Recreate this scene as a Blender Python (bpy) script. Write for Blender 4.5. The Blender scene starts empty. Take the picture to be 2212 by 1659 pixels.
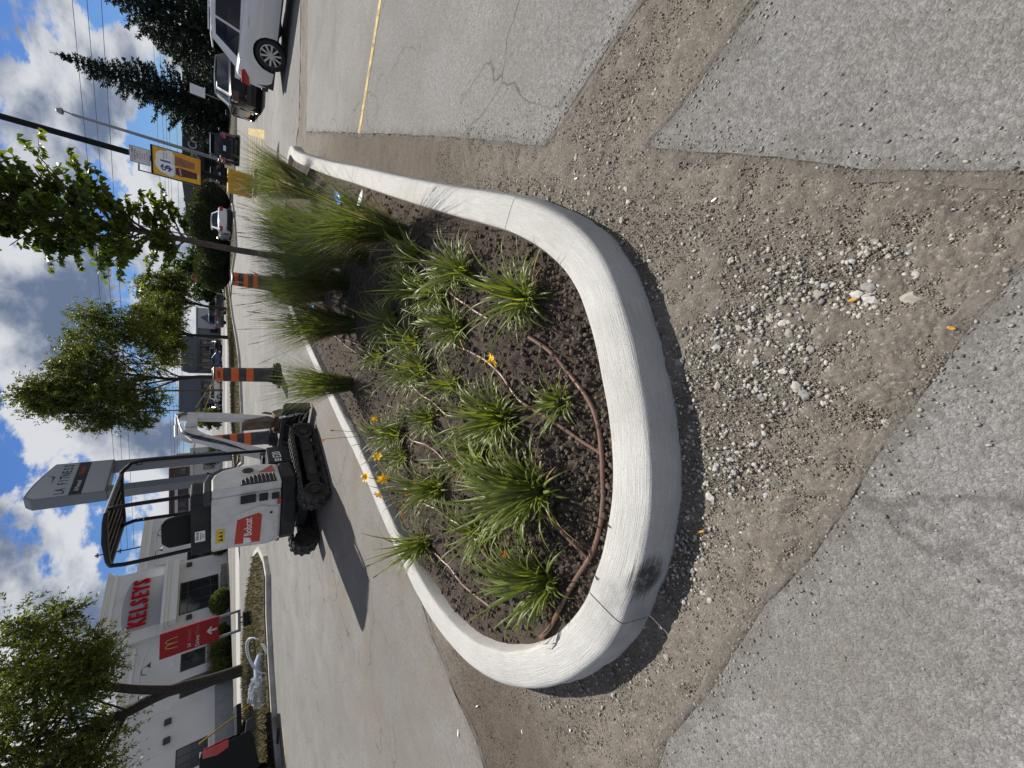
import bpy, bmesh, math, random
import numpy as np
from mathutils import Vector, Matrix, noise as mnoise

random.seed(7)
RNG = np.random.default_rng(11)
SC = bpy.context.scene
COL = SC.collection
R = math.radians

# ------------------------------------------------------------------ camera
# The phone was held sideways: the picture's left edge is the sky, so the camera is rolled a quarter turn.
EYE = 1.5
PITCH = R(39.63)                      # looking down
cam_d = bpy.data.cameras.new('camera')
cam_d.sensor_fit = 'HORIZONTAL'
cam_d.sensor_width = 36.0
cam_d.lens = 785.0 / 2212.0 * 36.0
cam_d.clip_start = 0.02
cam_d.clip_end = 3000
cam = bpy.data.objects.new('camera', cam_d)
COL.objects.link(cam)
cp, sp = math.cos(PITCH), math.sin(PITCH)
fw = Vector((0, cp, -sp)); up = Vector((0, sp, cp)); rt = Vector((1, 0, 0))
m3 = Matrix((-up, rt, -fw)).transposed()
cam.matrix_world = Matrix.Translation((0, 0, EYE)) @ m3.to_4x4()
SC.camera = cam

# ------------------------------------------------------------------ world: Nishita sky with procedural cumulus
SUN_AZ, SUN_EL = R(20), R(47.5)
w = bpy.data.worlds.new('World'); SC.world = w; w.use_nodes = True
nt = w.node_tree; nt.nodes.clear()
def N(t, **kw):
    n = nt.nodes.new(t)
    for k, v in kw.items(): setattr(n, k, v)
    return n
def LK(a, b): nt.links.new(a, b)
def MATH(op, a, b=None, c=None, clamp=False):
    n = N('ShaderNodeMath', operation=op, use_clamp=clamp)
    for i, v in enumerate((a, b, c)):
        if v is None: continue
        if isinstance(v, (int, float)): n.inputs[i].default_value = v
        else: LK(v, n.inputs[i])
    return n.outputs[0]
def SMOOTH(v, a, b):
    n = N('ShaderNodeMapRange', interpolation_type='SMOOTHSTEP')
    LK(v, n.inputs[0]); n.inputs[1].default_value = a; n.inputs[2].default_value = b
    return n.outputs[0]
out = N('ShaderNodeOutputWorld')
sky = N('ShaderNodeTexSky', sky_type='NISHITA')
sky.sun_disc = False; sky.sun_elevation = SUN_EL; sky.sun_rotation = SUN_AZ
sky.altitude = 150; sky.air_density = 1.0; sky.dust_density = 0.25; sky.ozone_density = 2.5
tc = N('ShaderNodeTexCoord')
mp = N('ShaderNodeMapping'); LK(tc.outputs['Generated'], mp.inputs[0])
mp.inputs['Scale'].default_value = (1.0, 1.0, 1.75); mp.inputs['Location'].default_value = (3.37, 1.9, 0.35)
def NOISE(vec, scale, detail, rough, dist=0.0):
    n = N('ShaderNodeTexNoise'); n.noise_dimensions = '3D'
    LK(vec, n.inputs['Vector']); n.inputs['Scale'].default_value = scale
    n.inputs['Detail'].default_value = detail; n.inputs['Roughness'].default_value = rough
    n.inputs['Distortion'].default_value = dist
    return n.outputs['Fac']
dens = NOISE(mp.outputs[0], 4.6, 8, 0.60, 0.15)
mp2 = N('ShaderNodeMapping'); LK(tc.outputs['Generated'], mp2.inputs[0])
mp2.inputs['Scale'].default_value = (1.0, 1.0, 1.75); mp2.inputs['Location'].default_value = (3.37, 1.9, 0.35 + 0.09)
dens_up = NOISE(mp2.outputs[0], 4.6, 6, 0.55, 0.15)
big = NOISE(mp.outputs[0], 1.7, 3, 0.5)
d2 = MATH('ADD', dens, MATH('MULTIPLY', MATH('SUBTRACT', big, 0.5), 0.35))
alpha = SMOOTH(d2, 0.445, 0.50)
grey = SMOOTH(MATH('ADD', MATH('MULTIPLY', dens_up, 0.65), MATH('MULTIPLY', d2, 0.35)), 0.465, 0.60)
mixc = N('ShaderNodeMix', data_type='RGBA'); LK(grey, mixc.inputs[0])
mixc.inputs[6].default_value = (11.0, 11.2, 11.6, 1); mixc.inputs[7].default_value = (2.2, 2.9, 4.4, 1)
sep = N('ShaderNodeSeparateXYZ'); LK(tc.outputs['Generated'], sep.inputs[0])
skymul = N('ShaderNodeMix', data_type='RGBA', blend_type='MULTIPLY'); skymul.inputs[0].default_value = 1
LK(sky.outputs[0], skymul.inputs[6]); skymul.inputs[7].default_value = (0.48, 0.72, 1.18, 1)
mixs = N('ShaderNodeMix', data_type='RGBA'); LK(MATH('MULTIPLY', alpha, 0.97), mixs.inputs[0])
LK(skymul.outputs[2], mixs.inputs[6]); LK(mixc.outputs[2], mixs.inputs[7])
bg = N('ShaderNodeBackground'); bg.inputs[1].default_value = 0.050
LK(mixs.outputs[2], bg.inputs[0]); LK(bg.outputs[0], out.inputs[0])

# ------------------------------------------------------------------ sun, exposure
sd = bpy.data.lights.new('sun', 'SUN'); sd.energy = 5.0; sd.angle = R(0.53); sd.color = (1.0, 0.955, 0.88)
sun = bpy.data.objects.new('sun', sd); COL.objects.link(sun)
S = Vector((math.sin(SUN_AZ) * math.cos(SUN_EL), math.cos(SUN_AZ) * math.cos(SUN_EL), math.sin(SUN_EL)))
sun.rotation_euler = S.to_track_quat('Z', 'Y').to_euler(); sun.location = (20, 40, 60)
vs = SC.view_settings
vs.view_transform = 'Standard'; vs.look = 'None'; vs.exposure = 0.36; vs.gamma = 1.0; vs.use_curve_mapping = False
SC.cycles.max_bounces = 8; SC.cycles.transparent_max_bounces = 12

# ------------------------------------------------------------------ survey helpers (photo measurements -> place)
def ray(x, y):
    u = (829.5 - y) / 785.0; v = (1106.0 - x) / 785.0
    return Vector((u, cp + v * sp, -sp + v * cp))
def P(x, y, z=0.0):
    r = ray(x, y); t = (z - EYE) / r.z
    return Vector((r.x * t, r.y * t, z))
def PD(x, y, Y):
    r = ray(x, y); t = Y / r.y
    return Vector((r.x * t, Y, EYE + r.z * t))

# ------------------------------------------------------------------ materials
MATS = {}
def mat(name, col, rough=0.6, metal=0.0, var=0.12, vscale=6.0, bump=0.0, bscale=60.0, spec=0.5, coat=0.0,
        trans=0.0, alpha=1.0, dirt=None, dscale=2.0, damt=0.5, sss=0.0):
    if name in MATS: return MATS[name]
    m = bpy.data.materials.new(name); m.use_nodes = True
    t = m.node_tree; b = t.nodes['Principled BSDF']
    b.inputs['Roughness'].default_value = rough; b.inputs['Metallic'].default_value = metal
    b.inputs['Specular IOR Level'].default_value = spec; b.inputs['Coat Weight'].default_value = coat
    b.inputs['Coat Roughness'].default_value = 0.04
    b.inputs['Transmission Weight'].default_value = trans; b.inputs['Alpha'].default_value = alpha
    co = t.nodes.new('ShaderNodeTexCoord')
    no = t.nodes.new('ShaderNodeTexNoise'); no.inputs['Scale'].default_value = vscale
    no.inputs['Detail'].default_value = 6; no.inputs['Roughness'].default_value = 0.6
    t.links.new(co.outputs['Object'], no.inputs['Vector'])
    rp = t.nodes.new('ShaderNodeMapRange'); t.links.new(no.outputs['Fac'], rp.inputs[0])
    rp.inputs[1].default_value = 0.3; rp.inputs[2].default_value = 0.7
    rp.inputs[3].default_value = 1 - var; rp.inputs[4].default_value = 1 + var
    mx = t.nodes.new('ShaderNodeMix'); mx.data_type = 'RGBA'; mx.blend_type = 'MULTIPLY'; mx.inputs[0].default_value = 1
    mx.inputs[6].default_value = (*col, 1); t.links.new(rp.outputs[0], mx.inputs[7])
    last = mx.outputs[2]
    if dirt:
        n2 = t.nodes.new('ShaderNodeTexNoise'); n2.inputs['Scale'].default_value = dscale; n2.inputs['Detail'].default_value = 8
        n2.inputs['Roughness'].default_value = 0.65
        t.links.new(co.outputs['Object'], n2.inputs['Vector'])
        r2 = t.nodes.new('ShaderNodeMapRange'); t.links.new(n2.outputs['Fac'], r2.inputs[0])
        r2.inputs[1].default_value = 0.45; r2.inputs[2].default_value = 0.72; r2.inputs[4].default_value = damt
        m2 = t.nodes.new('ShaderNodeMix'); m2.data_type = 'RGBA'; t.links.new(r2.outputs[0], m2.inputs[0])
        t.links.new(last, m2.inputs[6]); m2.inputs[7].default_value = (*dirt, 1); last = m2.outputs[2]
    t.links.new(last, b.inputs['Base Color'])
    if bump > 0:
        n3 = t.nodes.new('ShaderNodeTexNoise'); n3.inputs['Scale'].default_value = bscale; n3.inputs['Detail'].default_value = 5
        t.links.new(co.outputs['Object'], n3.inputs['Vector'])
        bp = t.nodes.new('ShaderNodeBump'); bp.inputs['Strength'].default_value = bump; bp.inputs['Distance'].default_value = 0.01
        t.links.new(n3.outputs['Fac'], bp.inputs['Height']); t.links.new(bp.outputs[0], b.inputs['Normal'])
    MATS[name] = m
    return m
def leafmat(name, c1, c2, rough=0.5, trans=0.35, vscale=3.0, tcol=None):
    """foliage: noise-varied colour, light passing through the blade"""
    if name in MATS: return MATS[name]
    m = bpy.data.materials.new(name); m.use_nodes = True
    t = m.node_tree; b = t.nodes['Principled BSDF']; o = t.nodes['Material Output']
    b.inputs['Roughness'].default_value = rough; b.inputs['Specular IOR Level'].default_value = 0.4
    g = t.nodes.new('ShaderNodeNewGeometry')
    n1 = t.nodes.new('ShaderNodeTexNoise'); n1.inputs['Scale'].default_value = vscale; n1.inputs['Detail'].default_value = 3
    co = t.nodes.new('ShaderNodeTexCoord'); t.links.new(co.outputs['Object'], n1.inputs['Vector'])
    ad = t.nodes.new('ShaderNodeMath'); ad.operation = 'MULTIPLY_ADD'
    t.links.new(g.outputs['Random Per Island'], ad.inputs[0]); ad.inputs[1].default_value = 0.55
    mr = t.nodes.new('ShaderNodeMapRange'); t.links.new(n1.outputs['Fac'], mr.inputs[0]); mr.inputs[1].default_value = 0.3
    mr.inputs[2].default_value = 0.7; mr.inputs[4].default_value = 0.45
    t.links.new(mr.outputs[0], ad.inputs[2])
    mx = t.nodes.new('ShaderNodeMix'); mx.data_type = 'RGBA'; t.links.new(ad.outputs[0], mx.inputs[0])
    mx.inputs[6].default_value = (*c1, 1); mx.inputs[7].default_value = (*c2, 1)
    t.links.new(mx.outputs[2], b.inputs['Base Color'])
    tr = t.nodes.new('ShaderNodeBsdfTranslucent')
    m2 = t.nodes.new('ShaderNodeMix'); m2.data_type = 'RGBA'; m2.blend_type = 'MULTIPLY'; m2.inputs[0].default_value = 1
    t.links.new(mx.outputs[2], m2.inputs[6]); m2.inputs[7].default_value = (*(tcol or (1.7, 1.6, 0.6)), 1)
    t.links.new(m2.outputs[2], tr.inputs[0])
    ms = t.nodes.new('ShaderNodeMixShader'); ms.inputs[0].default_value = trans
    t.links.new(b.outputs[0], ms.inputs[1]); t.links.new(tr.outputs[0], ms.inputs[2]); t.links.new(ms.outputs[0], o.inputs[0])
    MATS[name] = m
    return m

# ------------------------------------------------------------------ mesh helpers
class MB:
    def __init__(s): s.v = []; s.f = []
    def add(s, vs_, fs_):
        o = len(s.v); s.v += [Vector(a) for a in vs_]; s.f += [tuple(i + o for i in q) for q in fs_]; return s
    def box(s, c, d, m=None):
        x, y, z = (k / 2 for k in d); c = Vector(c)
        vv = [Vector((a, b, e)) for a in (-x, x) for b in (-y, y) for e in (-z, z)]
        if m is not None: vv = [m @ a for a in vv]
        return s.add([a + c for a in vv], [(0, 1, 3, 2), (4, 6, 7, 5), (0, 4, 5, 1), (2, 3, 7, 6), (0, 2, 6, 4), (1, 5, 7, 3)])
    def bx(s, x0, x1, y0, y1, z0, z1):
        return s.box(((x0 + x1) / 2, (y0 + y1) / 2, (z0 + z1) / 2), (x1 - x0, y1 - y0, z1 - z0))
    def prism(s, poly, d0, d1, fn):
        """polygon (2d points) swept between d0 and d1; fn(p, q, d) -> 3d point"""
        n = len(poly)
        vv = [fn(a, b, d0) for a, b in poly] + [fn(a, b, d1) for a, b in poly]
        ff = [tuple(range(n))[::-1], tuple(range(n, 2 * n))] + [(i, (i + 1) % n, n + (i + 1) % n, n + i) for i in range(n)]
        return s.add(vv, ff)
    def tube(s, pts, r, n=8, cap=True):
        pts = [Vector(a) for a in pts]; k = len(pts)
        rs = r if isinstance(r, (list, tuple)) else [r] * k
        t0 = (pts[1] - pts[0]).normalized()
        ref = Vector((0, 0, 1)) if abs(t0.z) < 0.9 else Vector((1, 0, 0))
        u = t0.cross(ref).normalized(); vv = []
        for i, p in enumerate(pts):
            a = pts[max(i - 1, 0)]; b = pts[min(i + 1, k - 1)]; t = (b - a).normalized()
            u = (u - t * u.dot(t)).normalized(); q = t.cross(u)
            vv += [p + (u * math.cos(2 * math.pi * j / n) + q * math.sin(2 * math.pi * j / n)) * rs[i] for j in range(n)]
        ff = [(i * n + j, i * n + (j + 1) % n, (i + 1) * n + (j + 1) % n, (i + 1) * n + j) for i in range(k - 1) for j in range(n)]
        if cap: ff += [tuple(range(n))[::-1], tuple(range((k - 1) * n, k * n))]
        return s.add(vv, ff)
    def lathe(s, prof, n=24, c=(0, 0, 0), m=None, cap=True):
        c = Vector(c); k = len(prof); vv = []
        for r_, z_ in prof:
            for j in range(n):
                a = Vector((r_ * math.cos(2 * math.pi * j / n), r_ * math.sin(2 * math.pi * j / n), z_))
                vv.append((m @ a if m is not None else a) + c)
        ff = [(i * n + j, i * n + (j + 1) % n, (i + 1) * n + (j + 1) % n, (i + 1) * n + j) for i in range(k - 1) for j in range(n)]
        if cap: ff += [tuple(range(n))[::-1], tuple(range((k - 1) * n, k * n))]
        return s.add(vv, ff)
    def quad(s, a, b, c, d): return s.add([a, b, c, d], [(0, 1, 2, 3)])
    def build(s, name, m, parent=None, xf=None, smooth=None, bevel=0.0, bseg=2):
        me = bpy.data.meshes.new(name)
        vv = [xf @ a for a in s.v] if xf is not None else s.v
        me.from_pydata([tuple(a) for a in vv], [], s.f)
        return finish(name, me, m, parent, smooth, bevel, bseg)
def finish(name, me, m, parent=None, smooth=None, bevel=0.0, bseg=2, fixn=True):
    if fixn and len(me.polygons) < 60000:
        bm = bmesh.new(); bm.from_mesh(me); bmesh.ops.recalc_face_normals(bm, faces=bm.faces[:]); bm.to_mesh(me); bm.free()
    if smooth is not None:
        me.polygons.foreach_set('use_smooth', [True] * len(me.polygons))
        if smooth < 179: me.set_sharp_from_angle(angle=R(smooth))
    me.materials.append(m)
    o = bpy.data.objects.new(name, me); COL.objects.link(o)
    if parent is not None: o.parent = parent
    if bevel > 0:
        b = o.modifiers.new('bevel', 'BEVEL'); b.width = bevel; b.segments = bseg; b.limit_method = 'ANGLE'; b.angle_limit = R(40)
        b.harden_normals = False
    return o
def npmesh(name, verts, faces, m, parent=None, smooth=False, cols=None):
    """verts (n,3), faces (k,3 or 4) numpy"""
    me = bpy.data.meshes.new(name)
    nv, (nf, c) = len(verts), faces.shape
    me.vertices.add(nv); me.vertices.foreach_set('co', np.ascontiguousarray(verts, dtype=np.float32).ravel())
    me.loops.add(nf * c); me.loops.foreach_set('vertex_index', np.ascontiguousarray(faces, dtype=np.int32).ravel())
    me.polygons.add(nf); me.polygons.foreach_set('loop_start', np.arange(0, nf * c, c, dtype=np.int32))
    me.polygons.foreach_set('loop_total', np.full(nf, c, dtype=np.int32))
    if smooth: me.polygons.foreach_set('use_smooth', np.ones(nf, dtype=bool))
    me.update(calc_edges=True); me.validate()
    if cols is not None:
        at = me.color_attributes.new('tone', 'FLOAT_COLOR', 'POINT')
        at.data.foreach_set('color', np.ascontiguousarray(np.c_[cols, np.ones(nv)], dtype=np.float32).ravel())
    me.materials.append(m)
    o = bpy.data.objects.new(name, me); COL.objects.link(o)
    if parent is not None: o.parent = parent
    return o
def tag(o, label=None, cat=None, group=None, kind=None):
    if label: o['label'] = label
    if cat: o['category'] = cat
    if group: o['group'] = group
    if kind: o['kind'] = kind
    return o
def empty(name, loc, rz=0.0):
    o = bpy.data.objects.new(name, None); COL.objects.link(o); o.location = loc; o.rotation_euler = (0, 0, rz)
    o.empty_display_size = 0.1
    return o
def thing(name, label, cat, loc=(0, 0, 0), rz=0.0, group=None):
    return tag(empty(name, loc, rz), label, cat, group)
def copy_tree(o, parent=None):
    c = o.copy(); COL.objects.link(c); c.parent = parent
    for ch in list(o.children): copy_tree(ch, c)
    return c
def frame(o, x, y, z=None):
    """matrix with columns x, y, x cross y at origin o"""
    x = Vector(x).normalized(); y = Vector(y); y = (y - x * y.dot(x)).normalized(); z = x.cross(y)
    m = Matrix((x, y, z)).transposed().to_4x4(); m.translation = Vector(o)
    return m
def text_mesh(txt, size, ext=0.004, bold=0.0, align='CENTER', sx=1.0):
    cu = bpy.data.curves.new('t', 'FONT'); cu.body = txt; cu.size = size; cu.extrude = ext; cu.offset = bold * size
    cu.align_x = align; cu.align_y = 'CENTER'; cu.resolution_u = 3
    o = bpy.data.objects.new('t', cu); COL.objects.link(o)
    dg = bpy.context.evaluated_depsgraph_get(); dg.update()
    me = bpy.data.meshes.new_from_object(o.evaluated_get(dg))
    bpy.data.objects.remove(o); bpy.data.curves.remove(cu)
    if sx != 1.0:
        for v in me.vertices: v.co.x *= sx
    return me
def text(name, txt, size, m, parent, xf, ext=0.004, bold=0.0, sx=1.0, align='CENTER'):
    me = text_mesh(txt, size, ext, bold, align, sx); me.name = name; me.transform(xf); me.materials.clear(); me.materials.append(m)
    o = bpy.data.objects.new(name, me); COL.objects.link(o); o.parent = parent
    return o
def letters(txt, size, m, parent, xf, ext, bold=0.0, sx=1.0, width=None, name='letter'):
    """one object per character, spread over width"""
    n = len(txt); adv = (width / n) if width else size * 0.7 * sx
    for i, ch in enumerate(txt):
        if ch == ' ': continue
        x = (i - (n - 1) / 2) * adv
        text(name, ch, size, m, parent, xf @ Matrix.Translation((x, 0, 0)), ext, bold, sx)
def catmull(pts, closed, step):
    pts = [Vector(p) for p in pts]; n = len(pts); res = []
    rng = range(n) if closed else range(n - 1)
    for i in rng:
        if closed: a, b, c, d = pts[i - 1], pts[i], pts[(i + 1) % n], pts[(i + 2) % n]
        else: a, b, c, d = pts[max(i - 1, 0)], pts[i], pts[i + 1], pts[min(i + 2, n - 1)]
        k = max(1, int((c - b).length / step))
        for j in range(k):
            t = j / k
            res.append(0.5 * ((2 * b) + (c - a) * t + (2 * a - 5 * b + 4 * c - d) * t * t + (3 * b - a - 3 * c + d) * t ** 3))
    if not closed: res.append(pts[-1])
    return res
def inpoly(px, py, poly):
    c = np.zeros(px.shape, bool); n = len(poly)
    for i in range(n):
        x0, y0 = poly[i][0], poly[i][1]; x1, y1 = poly[i - 1][0], poly[i - 1][1]
        if y0 == y1: continue
        k = ((y0 > py) != (y1 > py)) & (px < (x1 - x0) * (py - y0) / (y1 - y0) + x0)
        c ^= k
    return c
def distpoly(px, py, poly, closed=True):
    d = np.full(px.shape, 1e9); n = len(poly)
    for i in range(0 if closed else 1, n):
        x0, y0 = poly[i - 1][0], poly[i - 1][1]; x1, y1 = poly[i][0], poly[i][1]
        ex, ey = x1 - x0, y1 - y0; l2 = ex * ex + ey * ey + 1e-12
        t = np.clip(((px - x0) * ex + (py - y0) * ey) / l2, 0, 1)
        d = np.minimum(d, np.hypot(px - x0 - t * ex, py - y0 - t * ey))
    return d
def fbm(x, y, s, oct=4, off=0.0):
    return np.array([mnoise.fractal((a * s + off, b * s, off), 0.6, 2.1, oct) for a, b in zip(x.ravel(), y.ravel())]).reshape(x.shape)
# ================================================================== GROUND
def groundmat(name, kind):
    m = bpy.data.materials.new(name); m.use_nodes = True
    t = m.node_tree; b = t.nodes['Principled BSDF']; L = t.links.new
    b.inputs['Specular IOR Level'].default_value = 0.25
    co = t.nodes.new('ShaderNodeTexCoord').outputs['Object']
    def nz(sc, det=4, ro=0.6, dist=0.0, vec=None):
        n = t.nodes.new('ShaderNodeTexNoise'); n.inputs['Scale'].default_value = sc; n.inputs['Detail'].default_value = det
        n.inputs['Roughness'].default_value = ro; n.inputs['Distortion'].default_value = dist
        L(vec or co, n.inputs['Vector']); return n.outputs['Fac']
    def mr(v, a, b_, c=0.0, d=1.0, sm=False):
        n = t.nodes.new('ShaderNodeMapRange'); L(v, n.inputs[0])
        for i, k in enumerate((a, b_, c, d)): n.inputs[i + 1].default_value = k
        if sm: n.interpolation_type = 'SMOOTHSTEP'
        return n.outputs[0]
    def mix(f, a, c, mode='MIX'):
        n = t.nodes.new('ShaderNodeMix'); n.data_type = 'RGBA'; n.blend_type = mode
        for i, v in ((0, f), (6, a), (7, c)):
            if isinstance(v, (int, float)): n.inputs[i].default_value = v
            elif isinstance(v, tuple): n.inputs[i].default_value = (*v, 1)
            else: L(v, n.inputs[i])
        return n.outputs[2]
    def math_(op, a, c=None):
        n = t.nodes.new('ShaderNodeMath'); n.operation = op
        for i, v in ((0, a), (1, c)):
            if v is None: continue
            if isinstance(v, (int, float)): n.inputs[i].default_value = v
            else: L(v, n.inputs[i])
        return n.outputs[0]
    def voro(sc, feat='F1', vec=None):
        n = t.nodes.new('ShaderNodeTexVoronoi'); n.feature = feat; n.inputs['Scale'].default_value = sc
        L(vec or co, n.inputs['Vector']); return n
    def wob(vec):
        nn_ = t.nodes.new('ShaderNodeTexNoise'); nn_.inputs['Scale'].default_value = 90; nn_.inputs['Detail'].default_value = 2; L(vec, nn_.inputs['Vector'])
        s1 = t.nodes.new('ShaderNodeVectorMath'); s1.operation = 'SCALE'; s1.inputs['Scale'].default_value = 0.012; L(nn_.outputs['Color'], s1.inputs[0])
        s2_ = t.nodes.new('ShaderNodeVectorMath'); s2_.operation = 'ADD'; L(vec, s2_.inputs[0]); L(s1.outputs[0], s2_.inputs[1]); return s2_.outputs[0]
    bp = t.nodes.new('ShaderNodeBump'); bp.inputs['Distance'].default_value = 0.006
    if kind == 'asphalt':
        base = mix(mr(nz(0.35, 5, 0.6), 0.35, 0.65), (0.176, 0.173, 0.168), (0.236, 0.232, 0.226))
        base = mix(0.7, base, mix(1.0, base, mr_rgb(t, L, nz(34, 4, 0.75), 0.6, 1.4), 'MULTIPLY'))
        base = mix(mr(nz(1.7, 7, 0.7), 0.3, 0.7), base, mix(1.0, base, (0.86, 0.83, 0.79), 'MULTIPLY'))
        # stones of the aggregate, each its own shade
        v1 = voro(125, 'F1', wob(co)); c1 = t.nodes.new('ShaderNodeSeparateColor'); L(v1.outputs['Color'], c1.inputs[0])
        st = mr(c1.outputs[0], 0, 1, 0.66, 1.34)
        cl = t.nodes.new('ShaderNodeCombineColor')
        for i in range(3): L(st, cl.inputs[i])
        base = mix(0.75, base, mix(1.0, base, cl.outputs[0], 'MULTIPLY'))
        joint = mr(v1.outputs['Distance'], 0.40, 0.66, 0, 1)
        base = mix(math_('MULTIPLY', joint, 0.22), base, (0.135, 0.131, 0.124))
        fine = nz(260, 3, 0.7); base = mix(0.45, base, mix(1.0, base, mr_rgb(t, L, fine, 0.55, 1.45), 'MULTIPLY'))
        # brown dust tracked out of the diggings
        sx = t.nodes.new('ShaderNodeVectorMath'); sx.operation = 'DISTANCE'; L(co, sx.inputs[0]); sx.inputs[1].default_value = (-1.6, 4.9, 0)
        near = mr(sx.outputs['Value'], 1.6, 4.6, 1, 0, True)
        dust = math_('MULTIPLY', near, mr(nz(1.1, 6, 0.65), 0.36, 0.6))
        base = mix(math_('MULTIPLY', dust, 0.75), base, (0.155, 0.130, 0.102))
        dust2 = mr(nz(0.9, 6, 0.7, 0.4), 0.47, 0.64, 0, 0.5)
        base = mix(dust2, base, (0.150, 0.135, 0.114))
        # cracks
        wv = t.nodes.new('ShaderNodeVectorMath'); wv.operation = 'ADD'; L(co, wv.inputs[0])
        nv = t.nodes.new('ShaderNodeTexNoise'); nv.inputs['Scale'].default_value = 1.3; nv.inputs['Detail'].default_value = 6; L(co, nv.inputs['Vector'])
        sc_ = t.nodes.new('ShaderNodeVectorMath'); sc_.operation = 'SCALE'; sc_.inputs['Scale'].default_value = 0.9; L(nv.outputs['Color'], sc_.inputs[0])
        L(sc_.outputs[0], wv.inputs[1])
        v2 = voro(0.8, 'DISTANCE_TO_EDGE', wv.outputs[0])
        crack = math_('MULTIPLY', mr(v2.outputs['Distance'], 0.001, 0.011, 1, 0), mr(nz(0.45, 3), 0.40, 0.54))
        base = mix(math_('MULTIPLY', crack, 0.8), base, (0.07, 0.065, 0.06))
        # oil and tyre darkening
        base = mix(mr(nz(0.9, 4, 0.55, 1.0), 0.60, 0.72, 0, 0.4), base, (0.12, 0.117, 0.11))
        base = mix(mr(nz(6, 6, 0.75, 0.6), 0.66, 0.74, 0, 0.55), base, (0.10, 0.095, 0.088))
        L(base, b.inputs['Base Color']); b.inputs['Roughness'].default_value = 0.82
        hh = math_('ADD', math_('MULTIPLY', fine, 0.3), math_('MULTIPLY', joint, -0.22))
        bp.inputs['Strength'].default_value = 0.75; L(hh, bp.inputs['Height'])
    elif kind == 'dirt':
        base = mix(mr(nz(1.3, 6, 0.65), 0.35, 0.65), (0.100, 0.083, 0.066), (0.175, 0.150, 0.121))
        base = mix(mr(nz(7, 6, 0.7), 0.35, 0.7), base, (0.150, 0.130, 0.107))
        base = mix(mr(nz(3.2, 5, 0.65, 0.8), 0.52, 0.66, 0, 0.65), base, (0.085, 0.072, 0.058))
        base = mix(mr(nz(45, 4, 0.7), 0.3, 0.75, 0, 0.5), base, (0.245, 0.228, 0.20))
        v1 = voro(140); c1 = t.nodes.new('ShaderNodeSeparateColor'); L(v1.outputs['Color'], c1.inputs[0])
        base = mix(mr(c1.outputs[1], 0.85, 0.98, 0, 0.35), base, (0.42, 0.40, 0.36))
        base = mix(mr(nz(150, 3, 0.7), 0.3, 0.48, 0.7, 0), base, (0.075, 0.06, 0.046))
        # damp, freshly turned side
        dd = t.nodes.new('ShaderNodeVectorMath'); dd.operation = 'DISTANCE'; L(co, dd.inputs[0]); dd.inputs[1].default_value = (-2.6, 1.9, 0)
        d3 = t.nodes.new('ShaderNodeVectorMath'); d3.operation = 'DISTANCE'; L(co, d3.inputs[0]); d3.inputs[1].default_value = (2.9, 4.6, 0)
        dmp = math_('MAXIMUM', mr(dd.outputs['Value'], 0.35, 1.1, 1, 0, True), mr(d3.outputs['Value'], 1.2, 3.6, 0.9, 0, True))
        base = mix(math_('MULTIPLY', dmp, 0.8), base, mix(1.0, base, (0.52, 0.46, 0.42), 'MULTIPLY'))
        L(base, b.inputs['Base Color']); b.inputs['Roughness'].default_value = 0.95
        L(math_('ADD', nz(120, 5, 0.75), math_('MULTIPLY', nz(25, 5, 0.7), 1.2)), bp.inputs['Height']); bp.inputs['Strength'].default_value = 0.9
    elif kind == 'soil':
        base = mix(mr(nz(4, 6, 0.65), 0.35, 0.65), (0.040, 0.031, 0.0245), (0.092, 0.073, 0.058))
        base = mix(mr(nz(60, 5, 0.75), 0.4, 0.75), base, (0.115, 0.092, 0.073))
        base = mix(mr(nz(160, 3, 0.7), 0.3, 0.5, 0.7, 0), base, (0.012, 0.009, 0.007))
        L(base, b.inputs['Base Color']); b.inputs['Roughness'].default_value = 0.95
        L(math_('ADD', nz(90, 6, 0.75), math_('MULTIPLY', nz(22, 5, 0.7), 1.4)), bp.inputs['Height']); bp.inputs['Strength'].default_value = 1.0
        bp.inputs['Distance'].default_value = 0.012
    elif kind == 'concrete':
        uv = t.nodes.new('ShaderNodeUVMap').outputs[0]
        base = mix(mr(nz(3.0, 6, 0.65), 0.3, 0.7), (0.43, 0.425, 0.405), (0.53, 0.525, 0.505))
        mpn = t.nodes.new('ShaderNodeMapping'); L(uv, mpn.inputs[0]); mpn.inputs['Scale'].default_value = (6, 260, 1)
        br = nz(1.0, 4, 0.6, 0.0, mpn.outputs[0])
        base = mix(mr(br, 0.36, 0.60, 0.75, 0), base, mix(1.0, base, (0.76, 0.75, 0.73), 'MULTIPLY'))
        base = mix(mr(nz(140, 3, 0.7), 0.30, 0.44, 0.75, 0), base, (0.24, 0.23, 0.21))
        base = mix(mr(nz(14, 6, 0.75, 0.6), 0.56, 0.74, 0, 0.5), base, (0.33, 0.30, 0.25))
        base = mix(mr(nz(38, 5, 0.8, 1.2), 0.64, 0.72, 0, 0.6), base, (0.22, 0.205, 0.18))
        base = mix(mr(nz(2.2, 5, 0.7, 0.8), 0.55, 0.72, 0, 0.35), base, (0.36, 0.345, 0.31))
        # tyre scuff on the nose of the bend
        pt = P(1392, 1246, 0.09); dd = t.nodes.new('ShaderNodeVectorMath'); dd.operation = 'SUBTRACT'; L(co, dd.inputs[0]); dd.inputs[1].default_value = pt
        rot = t.nodes.new('ShaderNodeVectorRotate'); rot.inputs['Angle'].default_value = R(28); rot.inputs['Axis'].default_value = (0, 0, 1); L(dd.outputs[0], rot.inputs[0])
        sc2 = t.nodes.new('ShaderNodeVectorMath'); sc2.operation = 'MULTIPLY'; L(rot.outputs[0], sc2.inputs[0]); sc2.inputs[1].default_value = (1 / 0.10, 1 / 0.055, 1 / 0.085)
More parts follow.
